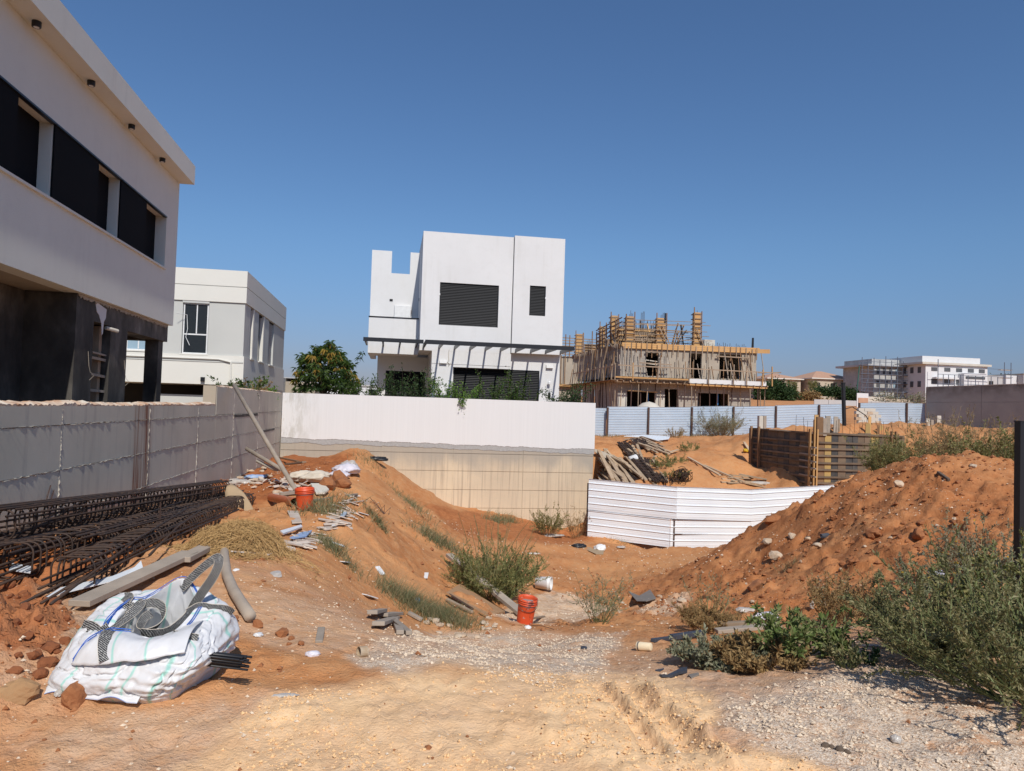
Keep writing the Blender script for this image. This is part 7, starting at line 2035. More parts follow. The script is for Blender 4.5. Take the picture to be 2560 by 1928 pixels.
    ribbon('lifting_loop', [(-.11, .02, .37), (-.05, .05, .385), (.03, .04, .37), (.07, .0, .32), (.06, -.06, .28), (.0, -.10, .26), (-.05, -.07, .27), (-.06, .0, .31), (-.03, .03, .33)], w * .8, st, [(0, .3, 1), (0, .2, 1), (.3, .2, 1), (.6, -.3, .9), (.5, -.5, .8), (0, -.6, .8), (-.5, -.3, .8), (-.5, .2, .8), (0, .3, 1)])
    ribbon('lifting_loop', [(.21, .05, .325), (.20, .0, .30), (.15, -.09, .265), (.07, -.13, .262), (.0, -.14, .27)], w, st, [(0, .3, 1), (0, -.1, 1), (.1, -.4, 1), (0, -.5, 1), (0, -.5, 1)])
    # tall loop standing up at the back
    ribbon('lifting_loop', [(.09, .18, .44), (.17, .17, .51), (.26, .14, .58), (.345, .12, .635), (.385, .09, .64), (.39, .07, .60), (.355, .07, .53), (.29, .08, .45), (.225, .11, .37), (.20, .12, .33)], w * .85, st,
           [(-.35, .3, 1), (-.3, .3, 1), (-.3, .3, 1), (-.2, .4, .9), (.2, .6, .6), (.75, .6, -.1), (.85, .4, -.3), (.85, .3, -.4), (.9, .3, -.4), (.9, .3, -.3)], n=60)
    # folded front flap with a strap band and blue hem
    NF = 140
    top = catopen([surf(1.05, .55, .012), surf(1.5, .555, .014), surf(2.0, .56, .014), surf(2.6, .555, .016), surf(3.2, .55, .016), surf(3.9, .50, .012)], NF)
    bot = catopen([(-.285, -.375, .165), (-.20, -.41, .172), (-.02, -.445, .195), (.12, -.45, .215), (.26, -.43, .232), (.40, -.36, .245)], NF)
    rows = []
    for q in np.linspace(0, 1, 18):
        bulge = .045 * math.sin(math.pi * q) 
        r = top * (1 - q) + bot * q
        r = r + np.array([0, -.55, .8]) * bulge
        r[:, 1] += .006 * np.sin(np.arange(NF) * 20 / NF + q * 4) ; r[:, 2] += .010 * fbm(np.arange(NF) * 8 / NF, np.full(NF, q * 3.0), 1.0, 4, 66)
        rows.append([tuple(p) for p in W(r)])
    fme = MB().grid(rows)
    Vf = np.array(fme.v); meF = npmesh('front_flap', Vf - o0, fme.f, M['bag'], True)
    uu = np.tile(np.linspace(0, 1, NF), 18); qq = np.repeat(np.linspace(0, 1, 18), NF)
    g = np.zeros(len(Vf))
    for c in (.335, .62): g = np.maximum(g, np.clip(1.6 - np.abs(uu - c - .10 * qq) / .008, 0, 1))
    at = meF.attributes.new('bagc', 'FLOAT_COLOR', 'POINT'); at.data.foreach_set('color', np.stack([g, g * 0, g * 0, g * 0 + 1], -1).astype(np.float32).ravel())
    fl = link('front_flap', meF, o); md = fl.modifiers.new('solid', 'SOLIDIFY'); md.thickness = .004
    rr = lambda q, uf: np.array(rows[int(q * 17)][int(uf * (NF - 1))])
    inv = lambda p: ((p - o0) @ ex / .83, (p - o0) @ ey / .92, (p - o0) @ ez / .98)
    ribbon('strap_band', [tuple(np.array(inv(rr(q, .22 + .17 * q))) + np.array([0, -.008, .008])) for q in (0, .3, .6, .98)], w, st, (1, .12, -.1), parent=o)
    # blue double seams along the hems
    def seam(pts, off):
        C = catopen(W(np.array(pts)), 60)
        o_ = MB().tube(C + np.array(off), .0032, 4).build('blue_seam', M['seam_blue'], o, smooth=True)
    rim = [surf(a, .575, .006) for a in np.arange(5.1, 8.9, .3)]
    for dz in (0, .012): seam(rim, (0, 0, dz - .004))
    lr = [surf(a, .555, .014) for a in (7.5, 7.9, .2, .5, .8, 1.0)]
    for dx in (0, .012): seam(lr, (dx, 0, .004))
    rr2 = [surf(a, .57, .010) for a in (5.0, 4.7, 4.4, 4.1, 3.8)]
    for dx in (0, .012): seam(rr2, (dx, 0, .002))
    hem = [tuple(np.array(inv(rr(.03, q))) + np.array([0, -.006, .006])) for q in np.linspace(0, .42, 8)]
    hem = [tuple(np.array(inv(rr(.98, .0))) + np.array([0.0, -.004, .006]))] + [tuple(np.array(inv(rr(.5, .0))) + np.array([0.005, -.006, .006]))] + hem
    for dz in (0, .011): seam(hem, (0, 0, dz))
    # loose skirt edge lying on the ground in front
    edge = []
    for k in range(50):
        q = k / 49; x = -.44 + .62 * q
        edge.append(x)
    rows2 = []
    for v in np.linspace(0, 1, 6):
        row = []
        for x in edge:
            z = .05 * (1 - v) + .012 + .022 * max(0, math.sin(x * 17 + 1.2)) * v
            row.append(tuple(W(np.array([x, -.36 - .085 * v - .03 * math.sin(x * 5 + .4) + .05 * max(0, (-x - .3)), z]))[0]))
        rows2.append(row)
    sk = MB().grid(rows2); meS = npmesh('bag_skirt', np.array(sk.v) - o0, sk.f, M['bag'], True); ks = link('bag_skirt', meS, o); ks.modifiers.new('solid', 'SOLIDIFY').thickness = .004
    MB().tube([tuple(np.array(p) + [0, 0, .003]) for p in rows2[-1]], .002, 4).build('blue_seam', M['seam_blue'], o, smooth=True)
    # dark rods bundled in the bag, poking out at the right
    t = T('rod_bundle', 'bundle of black rods poking out of the right side of the white bag', 'rods', tuple(W(np.array([.45, -.05, .2]))[0]))
    rs = random.Random(3)
    lb = MB().tube([(0, 0, -.5), (0, 0, .5)], .006, 6); bar = npmesh('rod', np.array(lb.v), lb.f, M['pipe_black'], True)
    for k in range(22):
        oy, oz = rs.uniform(-.025, .025), rs.uniform(-.035, .035)
        a = Vector(W(np.array([-.2, -.05 + oy, .15 + oz]))[0]); bb = Vector(W(np.array([.74 + rs.uniform(-.06, .02), -.24 + oy, .155 + oz]))[0])
        ax = bb - a; Q = Vector((0, 0, 1)).rotation_difference(ax).to_matrix().to_4x4()
        rep('rod', bar, t, wm(t, Matrix.Translation((a + bb) / 2) @ Q @ Matrix.Diagonal((1, 1, ax.length, 1))))
bulk_bag()

# ================================================================== ROCKS, CLODS, SCRAPS
def rock(p, s, m, name, label, cat, seed, group=None, flat=.75, n=2, noise=.28):
    bm = bmesh.new(); bmesh.ops.create_icosphere(bm, subdivisions=n, radius=1)
    rs = np.random.RandomState(seed)
    co = np.array([v.co for v in bm.verts]); 
    k = 1 + noise * fbm(co[:, 0] * 1.2 + seed * 3.1, co[:, 1] * 1.2 + co[:, 2] * 1.7, 1.0, 3, seed) * 1.8
    # planar cuts make it angular
    for _ in range(7):
        d = rs.normal(size=3); d /= np.linalg.norm(d); h = (co * k[:, None]) @ d
        k = np.where(h > .72, k * .72 / np.maximum(h, .01), k)
    k = k * (1 + .10 * fbm(co[:, 0] * 3 + seed, co[:, 1] * 3 + co[:, 2] * 4, 1.0, 3, seed + 5))
    ax = np.array([1, .7 + .4 * rs.rand(), flat]) * s
    q = rs.rand() * 6.28; c_, s_ = math.cos(q), math.sin(q)
    co = co * k[:, None] * ax
    co = np.stack([co[:, 0] * c_ - co[:, 1] * s_, co[:, 0] * s_ + co[:, 1] * c_, co[:, 2]], -1)
    for v, c in zip(bm.verts, co): v.co = c
    me = bpy.data.meshes.new(name); bm.to_mesh(me); bm.free(); me.materials.append(m)
    me.polygons.foreach_set('use_smooth', np.zeros(len(me.polygons), bool))
    o = bpy.data.objects.new(name, me); COL.objects.link(o); o.location = tuple(np.array(p) + [0, 0, s * flat * .45]); FRAME[o.name] = Matrix.Translation(o.location)
    return tag(o, label, cat, group)
# clods by the bag
rock(G(183, 1762), .072, M['clod'], 'soil_clod', 'squarish red brown clod at the front left corner of the white bag', 'clod', 3, flat=.95, n=3)
rock(G(580, 1556), .05, M['clod'], 'soil_clod', 'red brown clod between the bag and the bent pole', 'clod', 4, n=3)
rock(G(705, 1590), .055, M['clod'], 'soil_clod', 'largest of the red brown clods lying right of the bent pole', 'clod', 5, n=3)
rock(G(645, 1567), .042, M['clod'], 'soil_clod', 'red brown clod touching the foot of the bent pole', 'clod', 6, n=3)
for i, (px, py, s) in enumerate(((728, 1600, .026), (722, 1613, .02), (753, 1612, .026))):
    rock(G(px, py), s, M['clod'], 'soil_clod', 'small red brown clod next to the largest one right of the pole', 'clod', 7 + i, 'small clods right of the bent pole')
rock(G(40, 1735) - [0, 0, .035], .10, M['clod_tan'], 'soil_boulder', 'rounded tan lump of soil at the left edge before the clod heap', 'soil lump', 12, flat=.6, n=3)
for i, (px, py, s) in enumerate(((690, 1440, .075),)):
    rock(G(px, py), s, M['film'], 'plastic_bundle', 'greyish crumpled plastic bundle lying on the bare plateau', 'litter', 13, flat=.35, n=3)
rs1 = random.Random(31)
for i in range(34):
    px, py = rs1.uniform(5, 178), rs1.uniform(1440, 1700)
    rock(G(px, py) - [0, 0, .012], rs1.uniform(.02, .048), M['clod_dark'], 'soil_clod', 'rough red brown clod in the heap left of the white bag', 'clod', 40 + i, 'clods heaped left of the bag')
# stones on the mound
for i, (px, py, s, lab) in enumerate(((1918, 1362, .13, 'pale jagged stone low on the mound above the fence end'), (1980, 1345, .12, 'tilted pale stone on the mound, up and right of the jagged one'), (2020, 1352, .07, 'flat pale stone right of the tilted one on the mound'),
        (2045, 1368, .09, 'white chalky stone in the middle of the mound slope'), (2062, 1345, .10, 'dark stone above the white chalky one'), (2248, 1216, .12, 'large pale slab like stone near the top of the mound'),
        (2352, 1147, .10, 'pale stone on the crest of the mound'), (2432, 1168, .08, 'small tan stone right of the crest of the mound'), (1940, 1395, .14, 'tan stone casting a shadow in the middle of the mound'))):
    rock(G(px, py), s, M['stone_white'] if 'dark' not in lab else M['rubber'], 'stone', lab, 'stone', 60 + i, n=2, flat=.6)
for i, (px, py, s, lab) in enumerate(((1815, 1372, .17, 'big red clod at the left foot of the mound by the fence'), (1930, 1305, .17, 'big round red clod on the ridge against the white fence'), (1995, 1262, .14, 'red clod high on the ridge at the fence end'), (1888, 1478, .16, 'red brown clod low on the mound face'),
        (2180, 1340, .14, 'red clod in the hollow of the mound face'), (2295, 1345, .12, 'red clod on the right part of the mound face'), (2085, 1300, .10, 'red clod below the ridge of the mound'), (1770, 1500, .10, 'red clod at the very foot of the mound'))):
    rock(G(px, py), s, M['clod'], 'soil_clod', lab, 'clod', 80 + i, n=3, flat=.7)
for i in range(26):
    px, py = rs1.uniform(1800, 2520), rs1.uniform(1200, 1500)
    if py < 1450 - (px - 1750) * .42: continue
    rock(G(px, py), rs1.uniform(.03, .075), M['clod'], 'soil_clod', 'fist sized red clod on the face of the soil mound', 'clod', 100 + i, 'fist sized clods on the soil mound')
for i in range(22):
    px, py = rs1.uniform(1850, 2500), rs1.uniform(1230, 1520)
    if py < 1470 - (px - 1750) * .42: continue
    rock(G(px, py), rs1.uniform(.02, .045), M['stone_white'], 'stone', 'small pale chip of stone on the face of the soil mound', 'stone', 130 + i, 'small pale stones on the soil mound')
# rubble around the gravel
for i in range(34):
    px, py = rs1.uniform(1010, 1260), rs1.uniform(1545, 1600)
    rock(G(px, py), rs1.uniform(.02, .06), M['stone_white'], 'rubble_piece', 'broken chunk of pale rubble below the weedy slope', 'rubble', 160 + i, 'pale rubble chunks below the slope', flat=.5)
for i, (px, py, s, lab) in enumerate(((1705, 1505, .10, 'cream stone half buried in the white patch at the mound foot'), (1555, 1510, .06, 'pale oval stone left of the grey felt sheet'), (1650, 1495, .07, 'pale stone behind the grey felt sheet'), (1090, 1555, .07, 'tan lump of soil at the end of the broken board'))):
    rock(G(px, py), s, M['stone_white'], 'stone', lab, 'stone', 200 + i, flat=.55)
for k, (px, py) in enumerate(((2062, 1868), (2078, 1873), (2098, 1876), (2118, 1884))):
    lab_ = ('leftmost dark brown lump of the row on the pale gravel', 'second dark brown lump from the left on the pale gravel', 'third dark brown lump from the left on the pale gravel', 'rightmost dark brown lump of the row on the pale gravel')[k]
    rock(G(px, py), .022 - .003 * (k == 1), M['bark'], 'dung_piece', lab_, 'dung', 210 + k, 'dark lumps on the gravel', flat=.7)

# planks and boards in the pit entrance
plank((1122, 1412), (1302, 1545), .15, .06, M['wood_grey'], 'long grey board lying on the slope down to the orange bucket', 'board', .16, .05)
flat('plywood_sheet', M['wood_brown2'] if 'wood_brown2' in M else M['wood_grey'], [(1150, 1465), (1262, 1538), (1215, 1545), (1115, 1494)], 'soil covered plywood sheet beside the long grey board', 'sheet', .02, up=.05)
plank((1117, 1505), (1180, 1538), .05, .03, M['wood_old'], 'thin batten below the plywood sheet', 'batten', .02, .02); plank((1122, 1495), (1182, 1530), .03, .03, M['rust_steel'], 'dark narrow batten next to the thin one', 'batten', .03, .02)
plank((1300, 1556), (1360, 1545), .05, .025, M['wood_old'], 'thin lath behind the orange bucket', 'lath', .01, .01)
for i, (a, b_, w_, lab) in enumerate((((930, 1548), (958, 1532), .09, 'upper offcut in the small pile left of the rubble'), ((945, 1578), (988, 1552), .10, 'lower offcut in the small pile left of the rubble'), ((985, 1560), (1000, 1590), .06, 'short upright offcut leaning in the small pile'), ((988, 1570), (1022, 1592), .05, 'narrow offcut on the right of the small pile'), ((1020, 1538), (1055, 1556), .06, 'offcut lying alone above the rubble'), ((955, 1545), (995, 1540), .12, 'flat offcut at the back of the small pile'))):
    plank(a, b_, w_, .035, M['wood_grey'], lab, 'offcut', .04 if i < 4 else .01, .01)
plank((797, 1610), (803, 1585), .05, .02, M['wood_grey'], 'single short offcut on the dusty ground', 'offcut', 0, .03)
# grey felt sheet on the pit floor, cardboard and bags before the fence
flat('felt_sheet', M['grey_felt'], [(1570, 1483), (1598, 1492), (1625, 1482), (1640, 1502), (1615, 1514), (1592, 1512)], 'curled grey felt sheet on the pit floor', 'sheet', .01, up=.05)
flat('cardboard_piece', M['cardboard'], [(1452, 1370), (1512, 1372), (1508, 1388), (1490, 1388)], 'flat cardboard in the pit in front of the fence', 'cardboard', .01, up=.03)
def lump(p, s, m, name, label, cat, seed, flat_=.6, sq=(1, 1), group=None):
    bm = bmesh.new(); bmesh.ops.create_icosphere(bm, subdivisions=4, radius=1)
    co = np.array([v.co for v in bm.verts])
    k = 1 + .35 * np.abs(fbm(co[:, 0] * 2 + seed, co[:, 1] * 2 + co[:, 2] * 2.3, 1.0, 4, seed)) - .2 + .25 * fbm(co[:, 0] * 1.1 - seed, co[:, 1] - co[:, 2], 1.0, 2, seed + 1)
    co = co * k[:, None] * np.array([s * sq[0], s * sq[1], s * flat_]); co[:, 2] = np.maximum(co[:, 2], -s * flat_ * .4)
    for v, c in zip(bm.verts, co): v.co = c
    me = bpy.data.meshes.new(name); bm.to_mesh(me); bm.free(); me.materials.append(m)
    me.polygons.foreach_set('use_smooth', np.ones(len(me.polygons), bool))
    o = bpy.data.objects.new(name, me); COL.objects.link(o); o.location = tuple(np.array(p) + [0, 0, s * flat_ * .38]); FRAME[o.name] = Matrix.Translation(o.location)
    return tag(o, label, cat, group)
lump(G(1500, 1376), .20, M['white_plastic'], 'white_bag', 'white plastic bag beside the cardboard before the fence', 'bag', 1, .75)
lump(G(1448, 1368), .20, M['pipe_black'], 'black_bag', 'black plastic bag left of the cardboard before the fence', 'bag', 2, .4, (1.3, .8))
lump(G(1552, 1370), .16, M['film'], 'plastic_scrap', 'round pale plastic scrap under the white fence', 'litter', 3, .25, (1.2, .8))
lump(G(1385, 1342), .32, M['film'], 'plastic_sheet', 'long pale plastic sheet under the weeds by the cast wall', 'litter', 4, .2, (1.6, .5))
lump(G(1335, 1386), .12, M['film'], 'plastic_scrap', 'narrow pale plastic strip behind the weed bush', 'litter', 5, .3, (1.8, .5))
lump(G(1040, 1508), .055, M['blue_plastic'], 'blue_wrapper', 'bright blue wrapper in the grass at the foot of the slope', 'litter', 6, .8)
lump(G(1320, 1572), .05, M['white_plastic'], 'white_rag', 'white rag on the wire below the orange bucket', 'rag', 7, .6)
lump(G(2492, 1448), .15, M['foil'], 'pale_rag', 'pale crumpled rag on the mound flank under the silvery bush', 'rag', 8, .5, (1.2, 1))
lump(G(2352, 1442), .12, M['foil'], 'pale_rag', 'grey crumpled sack behind the big olive bush', 'rag', 9, .5, (1.3, 1))
lump(G(1915, 1548), .13, M['foil'], 'silver_litter', 'silvery plastic litter between the dry and green weeds', 'litter', 10, .5, (1.4, .8))
lump(G(1865, 1530), .12, M['film'], 'silver_litter', 'striped pale plastic litter left of the silvery one', 'litter', 11, .4, (1.5, .7))
lump(G(2030, 1522), .05, M['film'], 'plastic_bottle', 'clear crushed bottle standing on the mound foot', 'bottle', 12, 1.5, (.6, .6))
lump(G(780, 1640), .045, M['foil'], 'shiny_wrapper', 'shiny purple grey wrapper on the pale lump right of the rods', 'litter', 13, .5, (1.2, .8))
lump(G(705, 1742), .05, M['film'], 'plastic_film', 'transparent film strip on the dusty ground right of the bag', 'litter', 14, .15, (1.9, .5))
lump(G(585, 1580), .035, M['white_plastic'], 'white_scrap', 'white paper scrap right behind the bag', 'litter', 15, .6)
lump(G(150, 1735), .03, M['film'], 'white_scrap', 'thin white plastic tag left of the squarish clod', 'litter', 16, .6, (1, 1.6)); lump(G(148, 1712), .032, M['film'], 'white_scrap', 'crumpled clear scrap at the left foot of the bag', 'litter', 17, .6)
lump(G(645, 1590), .035, M['white_plastic'], 'white_scrap', 'dirty white rag at the end of the bent pole', 'litter', 18, .5)
lump(G(590, 1428), .03, M['white_plastic'], 'white_scrap', 'small white wrapper right of the bent pole', 'litter', 19, .5)
lump(G(2240, 1855), .028, M['film'], 'white_scrap', 'whitish scrap on the gravel below the big bush', 'litter', 20, .9)
lump(G(1460, 1622), .035, M['rubber'], 'dark_scrap', 'dark stone like scrap at the edge of the white gravel', 'litter', 21, .5)
lump(G(1840, 1643), .04, M['white_plastic'], 'white_scrap', 'white scrap under the creeping weed', 'litter', 22, .6); lump(G(1850, 1652), .035, M['blue_board'], 'blue_scrap', 'bluish can scrap under the creeping weed', 'litter', 23, .6, (1.2, .7))
lump(G(1908, 1660), .05, M['film'], 'plastic_film', 'grey crumpled film in front of the yellowish weed', 'litter', 24, .4, (1.5, .7))
flat('rubber_strip', M['rubber'], [(1648, 1692), (1668, 1694), (1690, 1686), (1702, 1676), (1718, 1674), (1718, 1682), (1700, 1690), (1680, 1697), (1655, 1698)], 'curved dark blue rubber strip on the red soil', 'rubber strip', .012, up=.02)
flat('slate_scrap', M['rubber'], [(1638, 1680), (1660, 1676), (1650, 1683)], 'small dark flat scrap left of the curved rubber strip', 'scrap', .006, up=.015)
flat('slate_scrap', M['grey_felt'], [(1720, 1692), (1745, 1684), (1748, 1690), (1728, 1698)], 'grey flat scrap right of the curved rubber strip', 'scrap', .006, up=.01)
plank((1632, 1606), (1680, 1602), .05, .035, M['rubber'], 'black rubber pipe piece at the edge of the weeds', 'pipe', .0, .01); plank((1678, 1602), (1760, 1592), .06, .05, M['rubber'], 'longer black pipe behind the creeping weed', 'pipe', .01, .02)
plank((1790, 1592), (1950, 1580), .10, .04, M['wood_grey'], 'weathered timber behind the creeping weeds', 'timber', .04, .05); plank((1800, 1578), (1900, 1575), .08, .05, M['wood_old'], 'short brownish timber behind the weathered one', 'timber', .05, .05)
plank((2040, 1612), (2225, 1622), .07, .02, M['wood_grey'], 'long grey lath on the soil before the big olive bush', 'lath', .0, .0); plank((2030, 1570), (2130, 1574), .05, .02, M['wood_old'], 'grey lath half buried at the foot of the twiggy weed', 'lath', 0, 0)
plank((2400, 1568), (2540, 1580), .09, .04, M['wood_old'], 'pale timber lath caught between the right bushes', 'lath', .10, .10)
plank((2470, 1445), (2570, 1470), .04, .03, M['wood_grey'], 'thin stick on the flank of the mound at the right edge', 'stick', .03, .03)
plank((1728, 1445), (1762, 1398), .05, .03, M['rust_steel'], 'dark bent bar at the foot of the mound, lower length', 'bar', .02, .03); plank((1758, 1402), (1795, 1398), .05, .03, M['rust_steel'], 'dark bent bar at the foot of the mound, upper length', 'bar', .02, .03)
plank((2345, 1185), (2372, 1205), .05, .05, M['bark'], 'curved dark stick in the sand near the top of the mound', 'stick', 0, 0)
# wires in front of the bucket
for i, (a, b_) in enumerate((((1325, 1562), (1395, 1560)), ((1328, 1568), (1385, 1577)))):
    tag(MB().tube([G(*a, .02), (G(*a) + G(*b_)) / 2 + [0, 0, .035], G(*b_, .015)], .004, 4).build('wire', M['rust_steel']), 'dark wire on the ground right of the orange bucket', 'wire', 'wires by the orange bucket')

# ================================================================== RUBBISH ALONG THE LEFT WALL
BG = 'broken panel strips on the left plateau'
rs2 = random.Random(77)
line = [(590, 1372), (640, 1385), (690, 1378), (740, 1360), (790, 1345), (830, 1320), (850, 1290), (870, 1265), (880, 1240)]
for i in range(78):
    k = rs2.random() * (len(line) - 1); j = int(k); f = k - j
    px = line[j][0] * (1 - f) + line[j + 1][0] * f + rs2.uniform(-22, 22); py = line[j][1] * (1 - f) + line[j + 1][1] * f + rs2.uniform(-14, 16)
    p = G(px, py); L = rs2.uniform(.10, .38); q = rs2.gauss(.45, .35); w_ = rs2.uniform(.02, .07)
    d = np.array([math.cos(q), math.sin(q), 0]) * L / 2
    a, b_ = p - d, p + d
    a[2] = gz(a[0], a[1]) + .015 + rs2.random() * .03; b_[2] = gz(b_[0], b_[1]) + .015 + rs2.random() * .03
    tag(MB().bar(a, b_, w_, .012, up=(rs2.gauss(0, .2), rs2.gauss(0, .2), 1)).build('panel_strip', M['board_pale']), 'pale broken panel strip in the litter beside the straw heap', 'panel strip', BG)
flat('pale_board', M['board_pale'], [(718, 1285), (744, 1286), (755, 1314), (730, 1316)], 'upright pinkish board piece above the panel strips', 'board', .012, up=.05)
flat('blue_board', M['blue_board'], [(724, 1354), (752, 1340), (780, 1336), (765, 1350), (735, 1358)], 'blue tinted board piece among the pale strips', 'board', .01, up=.05)
flat('white_board', M['sheet_white'], [(700, 1338), (752, 1320), (756, 1326), (708, 1344)], 'white narrow board left of the blue tinted one', 'board', .015, up=.05)
plank((835, 1322), (862, 1292), .07, .03, M['sheet_sky'], 'grey metal channel piece at the end of the strips', 'channel', .02, .03)
plank((780, 1262), (892, 1244), .06, .03, M['wood_grey'], 'grey lath lying across the grass behind the red bucket', 'lath', .05, .05)
plank((700, 1243), (752, 1236), .08, .06, M['wood_grey'], 'short grey timber left of the red bucket', 'timber', .02, .02)
flat('pale_slab', M['conc_pale'], [(776, 1222), (808, 1218), (822, 1238), (812, 1244), (790, 1244)], 'pale grey slab behind the red bucket', 'slab', .03, up=.10)
lump(G(760, 1202), .42, M['cement_bag'], 'cement_sack', 'white and cream torn sack under the propped timber', 'sack', 31, .42, (1.0, .7)); lump(G(790, 1203), .42, M['cement_bag'], 'cement_sack', 'cream torn sack right of the first one', 'sack', 32, .4, (1.0, .8))
lump(G(862, 1183), .42, M['foil'], 'plastic_sheet', 'silvery plastic sheeting heaped below the crest', 'litter', 33, .45, (1.0, 1.1)); lump(G(846, 1193), .32, M['foil'], 'plastic_sheet', 'pinkish silver sheeting left of the larger heap', 'litter', 34, .35, (1.1, .9))
lump(G(872, 1172), .30, M['film'], 'plastic_sheet', 'grey clear film at the top of the sheeting heap', 'litter', 37, .6, (.9, .8))
lump(G(605, 1212), .28, M['film'], 'plastic_film', 'clear film bunched at the foot of the concrete wall', 'litter', 35, .4, (1.2, .8)); lump(G(640, 1198), .26, M['blue_board'], 'plastic_film', 'white and blue printed film near the wall foot', 'litter', 36, .35, (1.2, .8))
for i in range(46):
    px, py = rs2.gauss(690, 38), rs2.gauss(1213, 10)
    p = G(px, py); q = rs2.random() * 3.1; L = rs2.uniform(.06, .22)
    d = np.array([math.cos(q), math.sin(q), 0]) * L / 2
    tag(MB().bar(p - d + [0, 0, .03 + .04 * rs2.random()], p + d + [0, 0, .02 + .04 * rs2.random()], rs2.uniform(.05, .14), .015, up=(rs2.gauss(0, .4), rs2.gauss(0, .4), 1)).build('tile_shard', M['board_pale']), 'broken pale shard in the heap before the leaning pole', 'shard', 'broken shards before the leaning pole')
for i, (px, py, s) in enumerate(((818, 1222, .26), (855, 1218, .20), (848, 1205, .22))):
    rock(G(px, py), s, M['clod'], 'soil_clod', 'red clod between the slab and the silvery sheeting', 'clod', 230 + i, 'red clods behind the slab')
for i in range(24):
    p = G(rs2.gauss(640, 26), rs2.gauss(1196, 12)); rock(p, rs2.uniform(.05, .13), M['stone_white'], 'rubble_piece', 'grey rubble chunk at the foot of the concrete wall', 'rubble', 240 + i, 'rubble at the wall foot', flat=.5)
plank((716, 1168), (760, 1166), .12, .05, M['wood_old'], 'brown board lying near the wall corner', 'board', .05, .05)
plank((700, 1150), (745, 1160), .10, .05, M['wood_brown'], 'reddish board right against the wall corner', 'board', .05, .05)
for i, (px, py) in enumerate(((862, 1410), (950, 1432), (1065, 1442), (925, 1500), (908, 1290), (845, 1363))):
    p = G(px, py); L = (.16, .14, .22, .20, .18, .16)[i]; q = rs2.random() * 3
    d = np.array([math.cos(q), math.sin(q), 0]) * L / 2; a = p - d; b_ = p + d; a[2] = gz(a[0], a[1]) + .02; b_[2] = gz(b_[0], b_[1]) + .02
    tag(MB().bar(a, b_, .07, .01).build('white_tile', M['stucco']), 'white flat tile fragment on the slope of the soil berm', 'tile fragment', 'white tile fragments on the berm')
# black rag and thin rods on the crest
lump(G(938, 1152), .30, M['pipe_black'], 'black_rag', 'black rag on the crest before the cast wall', 'rag', 41, .4, (1.4, .7))
mbw = MB(); p = G(960, 1288)
for k in range(5):
    q = -.6 + .35 * k; mbw.tube([p + [0, 0, .02], p + [.35 * math.cos(q + 1.8), .1, .14 + .05 * k], p + [.55 * math.cos(q + 2.0), .05, .05 * k]], .006, 4)
tag(mbw.build('wire_bundle', M['rust_steel']), 'tangled rusty wire on the flank of the soil berm', 'wire')

# ================================================================== TIMBER AND MATS ON THE BANK BEHIND THE FENCE
TGp = 'used planks heaped on the bank'
rs3 = random.Random(91)
def bankplank(px, py, L, ang, lift, m):
    p = G(px, py); 
    # direction given as a picture angle on the slope: build from a second picture point
    p2 = G(px + L * math.cos(ang), py + L * math.sin(ang))
    if np.linalg.norm(p2 - p) > 7: return
    o = MB().bar(p + [0, 0, lift], p2 + [0, 0, lift * .8], rs3.uniform(.09, .16), .05).build('used_plank', m)
    tag(o, 'used pale plank in the heap on the bank behind the white fence', 'plank', TGp)
for i in range(44):
    px, py = rs3.uniform(1490, 1570), rs3.uniform(1130, 1190)
    bankplank(px, py, rs3.uniform(40, 95), rs3.gauss(.75, .28), rs3.uniform(.03, .3), M['wood_grey2'])
for i in range(16):
    bankplank(rs3.uniform(1486, 1530), rs3.uniform(1160, 1205), rs3.uniform(20, 45), rs3.uniform(-1.4, 1.4), rs3.uniform(.1, .35), M['wood_grey2'])
for i in range(14):
    bankplank(rs3.uniform(1575, 1640), rs3.uniform(1098, 1118), rs3.uniform(40, 85), rs3.gauss(.42, .12), rs3.uniform(.05, .2), M['wood_grey2'])
for i, (a, b_) in enumerate((((1580, 1120), (1618, 1188)), ((1592, 1118), (1612, 1170)), ((1634, 1150), (1695, 1130)), ((1632, 1155), (1668, 1210)), ((1560, 1105), (1600, 1098)), ((1720, 1150), (1800, 1195)), ((1760, 1170), (1860, 1212)), ((1860, 1112), (1885, 1150)), ((1878, 1105), (1893, 1125)))):
    p = G(*a); p2 = G(*b_)
    o = MB().bar(p + [0, 0, .12], p2 + [0, 0, .10], .12, .05).build('used_plank', M['wood_grey2'])
    tag(o, 'single pale plank lying apart on the sandy bank', 'plank', 'single planks on the sandy bank')
flat('grey_sheet', M['conc_raw'], [(1486, 1140), (1510, 1150), (1540, 1166), (1535, 1172), (1505, 1162), (1486, 1150)], 'grey sheet on top of the plank heap', 'sheet', .02, up=.35)
flat('white_sheet', M['sheet_white'], [(1560, 1096), (1610, 1092), (1675, 1095), (1672, 1106), (1640, 1104), (1600, 1099)], 'fallen white sheet at the foot of the back fence', 'sheet', .02, up=.12)
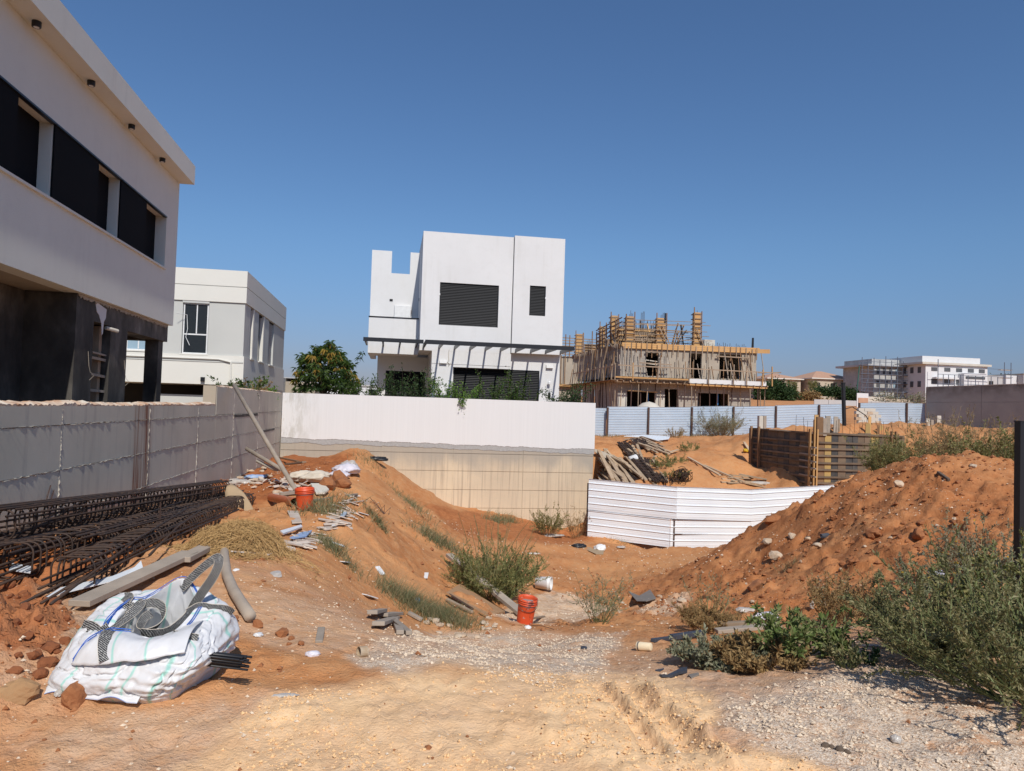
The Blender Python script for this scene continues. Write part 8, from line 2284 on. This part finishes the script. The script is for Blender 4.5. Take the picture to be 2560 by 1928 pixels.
for j, (a, b_, w_, lab) in enumerate((((1556, 1115), (1640, 1212), .55, 'left dark reinforcement bar bundle sloping down the bank'), ((1596, 1108), (1662, 1212), .75, 'right dark reinforcement bar bundle sloping down the bank'))):
    p = G(*a) + [0, 0, .12]; p2 = G(*b_) + [0, 0, .10]
    o = T('rebar_bundle', lab, 'rebar bundle', tuple(p)); t = Vector(p2 - p); sd = t.cross(Vector((0, 0, 1))).normalized()
    for k in range(22):
        q = Vector(p) + sd * w_ * (k / 21 - .5) + Vector((0, 0, rs3.uniform(0, .10)))
        pbar('bar', M['rebar'], o, q + t * rs3.uniform(-.04, .04), q + t * rs3.uniform(.94, 1.04) + Vector((0, 0, rs3.uniform(-.04, .04))), .03, .03)
    for k in range(14):
        q = Vector(p) + t * (.05 + .9 * k / 13)
        pbar('cross_bar', M['rebar'], o, q - sd * w_ * .5 + Vector((0, 0, .12)), q + sd * w_ * .5 + Vector((0, 0, .12)), .025, .025)
mbw = MB(); p = G(1706, 1205)
for k in range(26):
    c = rs3.uniform(.15, .32); ax = Vector((rs3.gauss(0, 1), rs3.gauss(0, 1), rs3.gauss(0, 1))).normalized(); u = ax.orthogonal().normalized(); v = ax.cross(u)
    ce = Vector(p) + Vector((rs3.gauss(0, .08), rs3.gauss(0, .05), .25 + rs3.gauss(0, .05)))
    mbw.tube([ce + u * c * math.cos(q) + v * c * math.sin(q) for q in np.linspace(0, 5.6, 12)], .012, 4)
tag(mbw.build('wire_tangle', M['rebar']), 'ball of black tangled wire on the bank above the fence', 'wire tangle')
o = T('white_bucket', 'small white bucket among the planks on the bank', 'bucket', tuple(G(1586, 1172)))
MB().lathe([(0, 0), (.16, 0), (.18, .3), (.19, .31), (.19, .34), (.17, .34), (.15, .05), (0, .05)], G(1574, 1170) + [0, 0, .35], 18, Vector((.85, .2, .2))).build('shell', M['white_plastic'], o, smooth=True)
lump(G(1864, 1130), .16, M['flower'], 'yellow_sack', 'small yellow sack on the bank left of the timber formwork', 'sack', 51, .8)
for i in range(9):
    bankplank(rs3.uniform(1790, 1850), rs3.uniform(1190, 1212), rs3.uniform(40, 80), rs3.uniform(-.15, .35), .06, M['wood_grey2'])
# sagging plastic at the formwork foot
lump(G(1905, 1212), .5, M['film'], 'pale_sheeting', 'pale sheeting along the foot of the timber formwork', 'sheeting', 52, .2, (1.6, .5))

# ================================================================== BLACK POST AT THE RIGHT EDGE
a = P(2551, 1055, 6.0); o = T('black_post', 'black steel post standing at the right edge of the photo', 'post', (a[0], a[1], gz(a[0], a[1])))
bx(a[0] - .028, a[0] + .04, a[1] - .03, a[1] + .03, gz(a[0], a[1]) - .2, a[2]).build('post', M['pipe_black'], o); bx(a[0] - .032, a[0] + .044, a[1] - .034, a[1] + .034, a[2] + .0005, a[2] + .01).build('post_cap', M['pipe_black'], o)

# ------------------------------------------------------------------ names: make sure every top-level thing has its tags
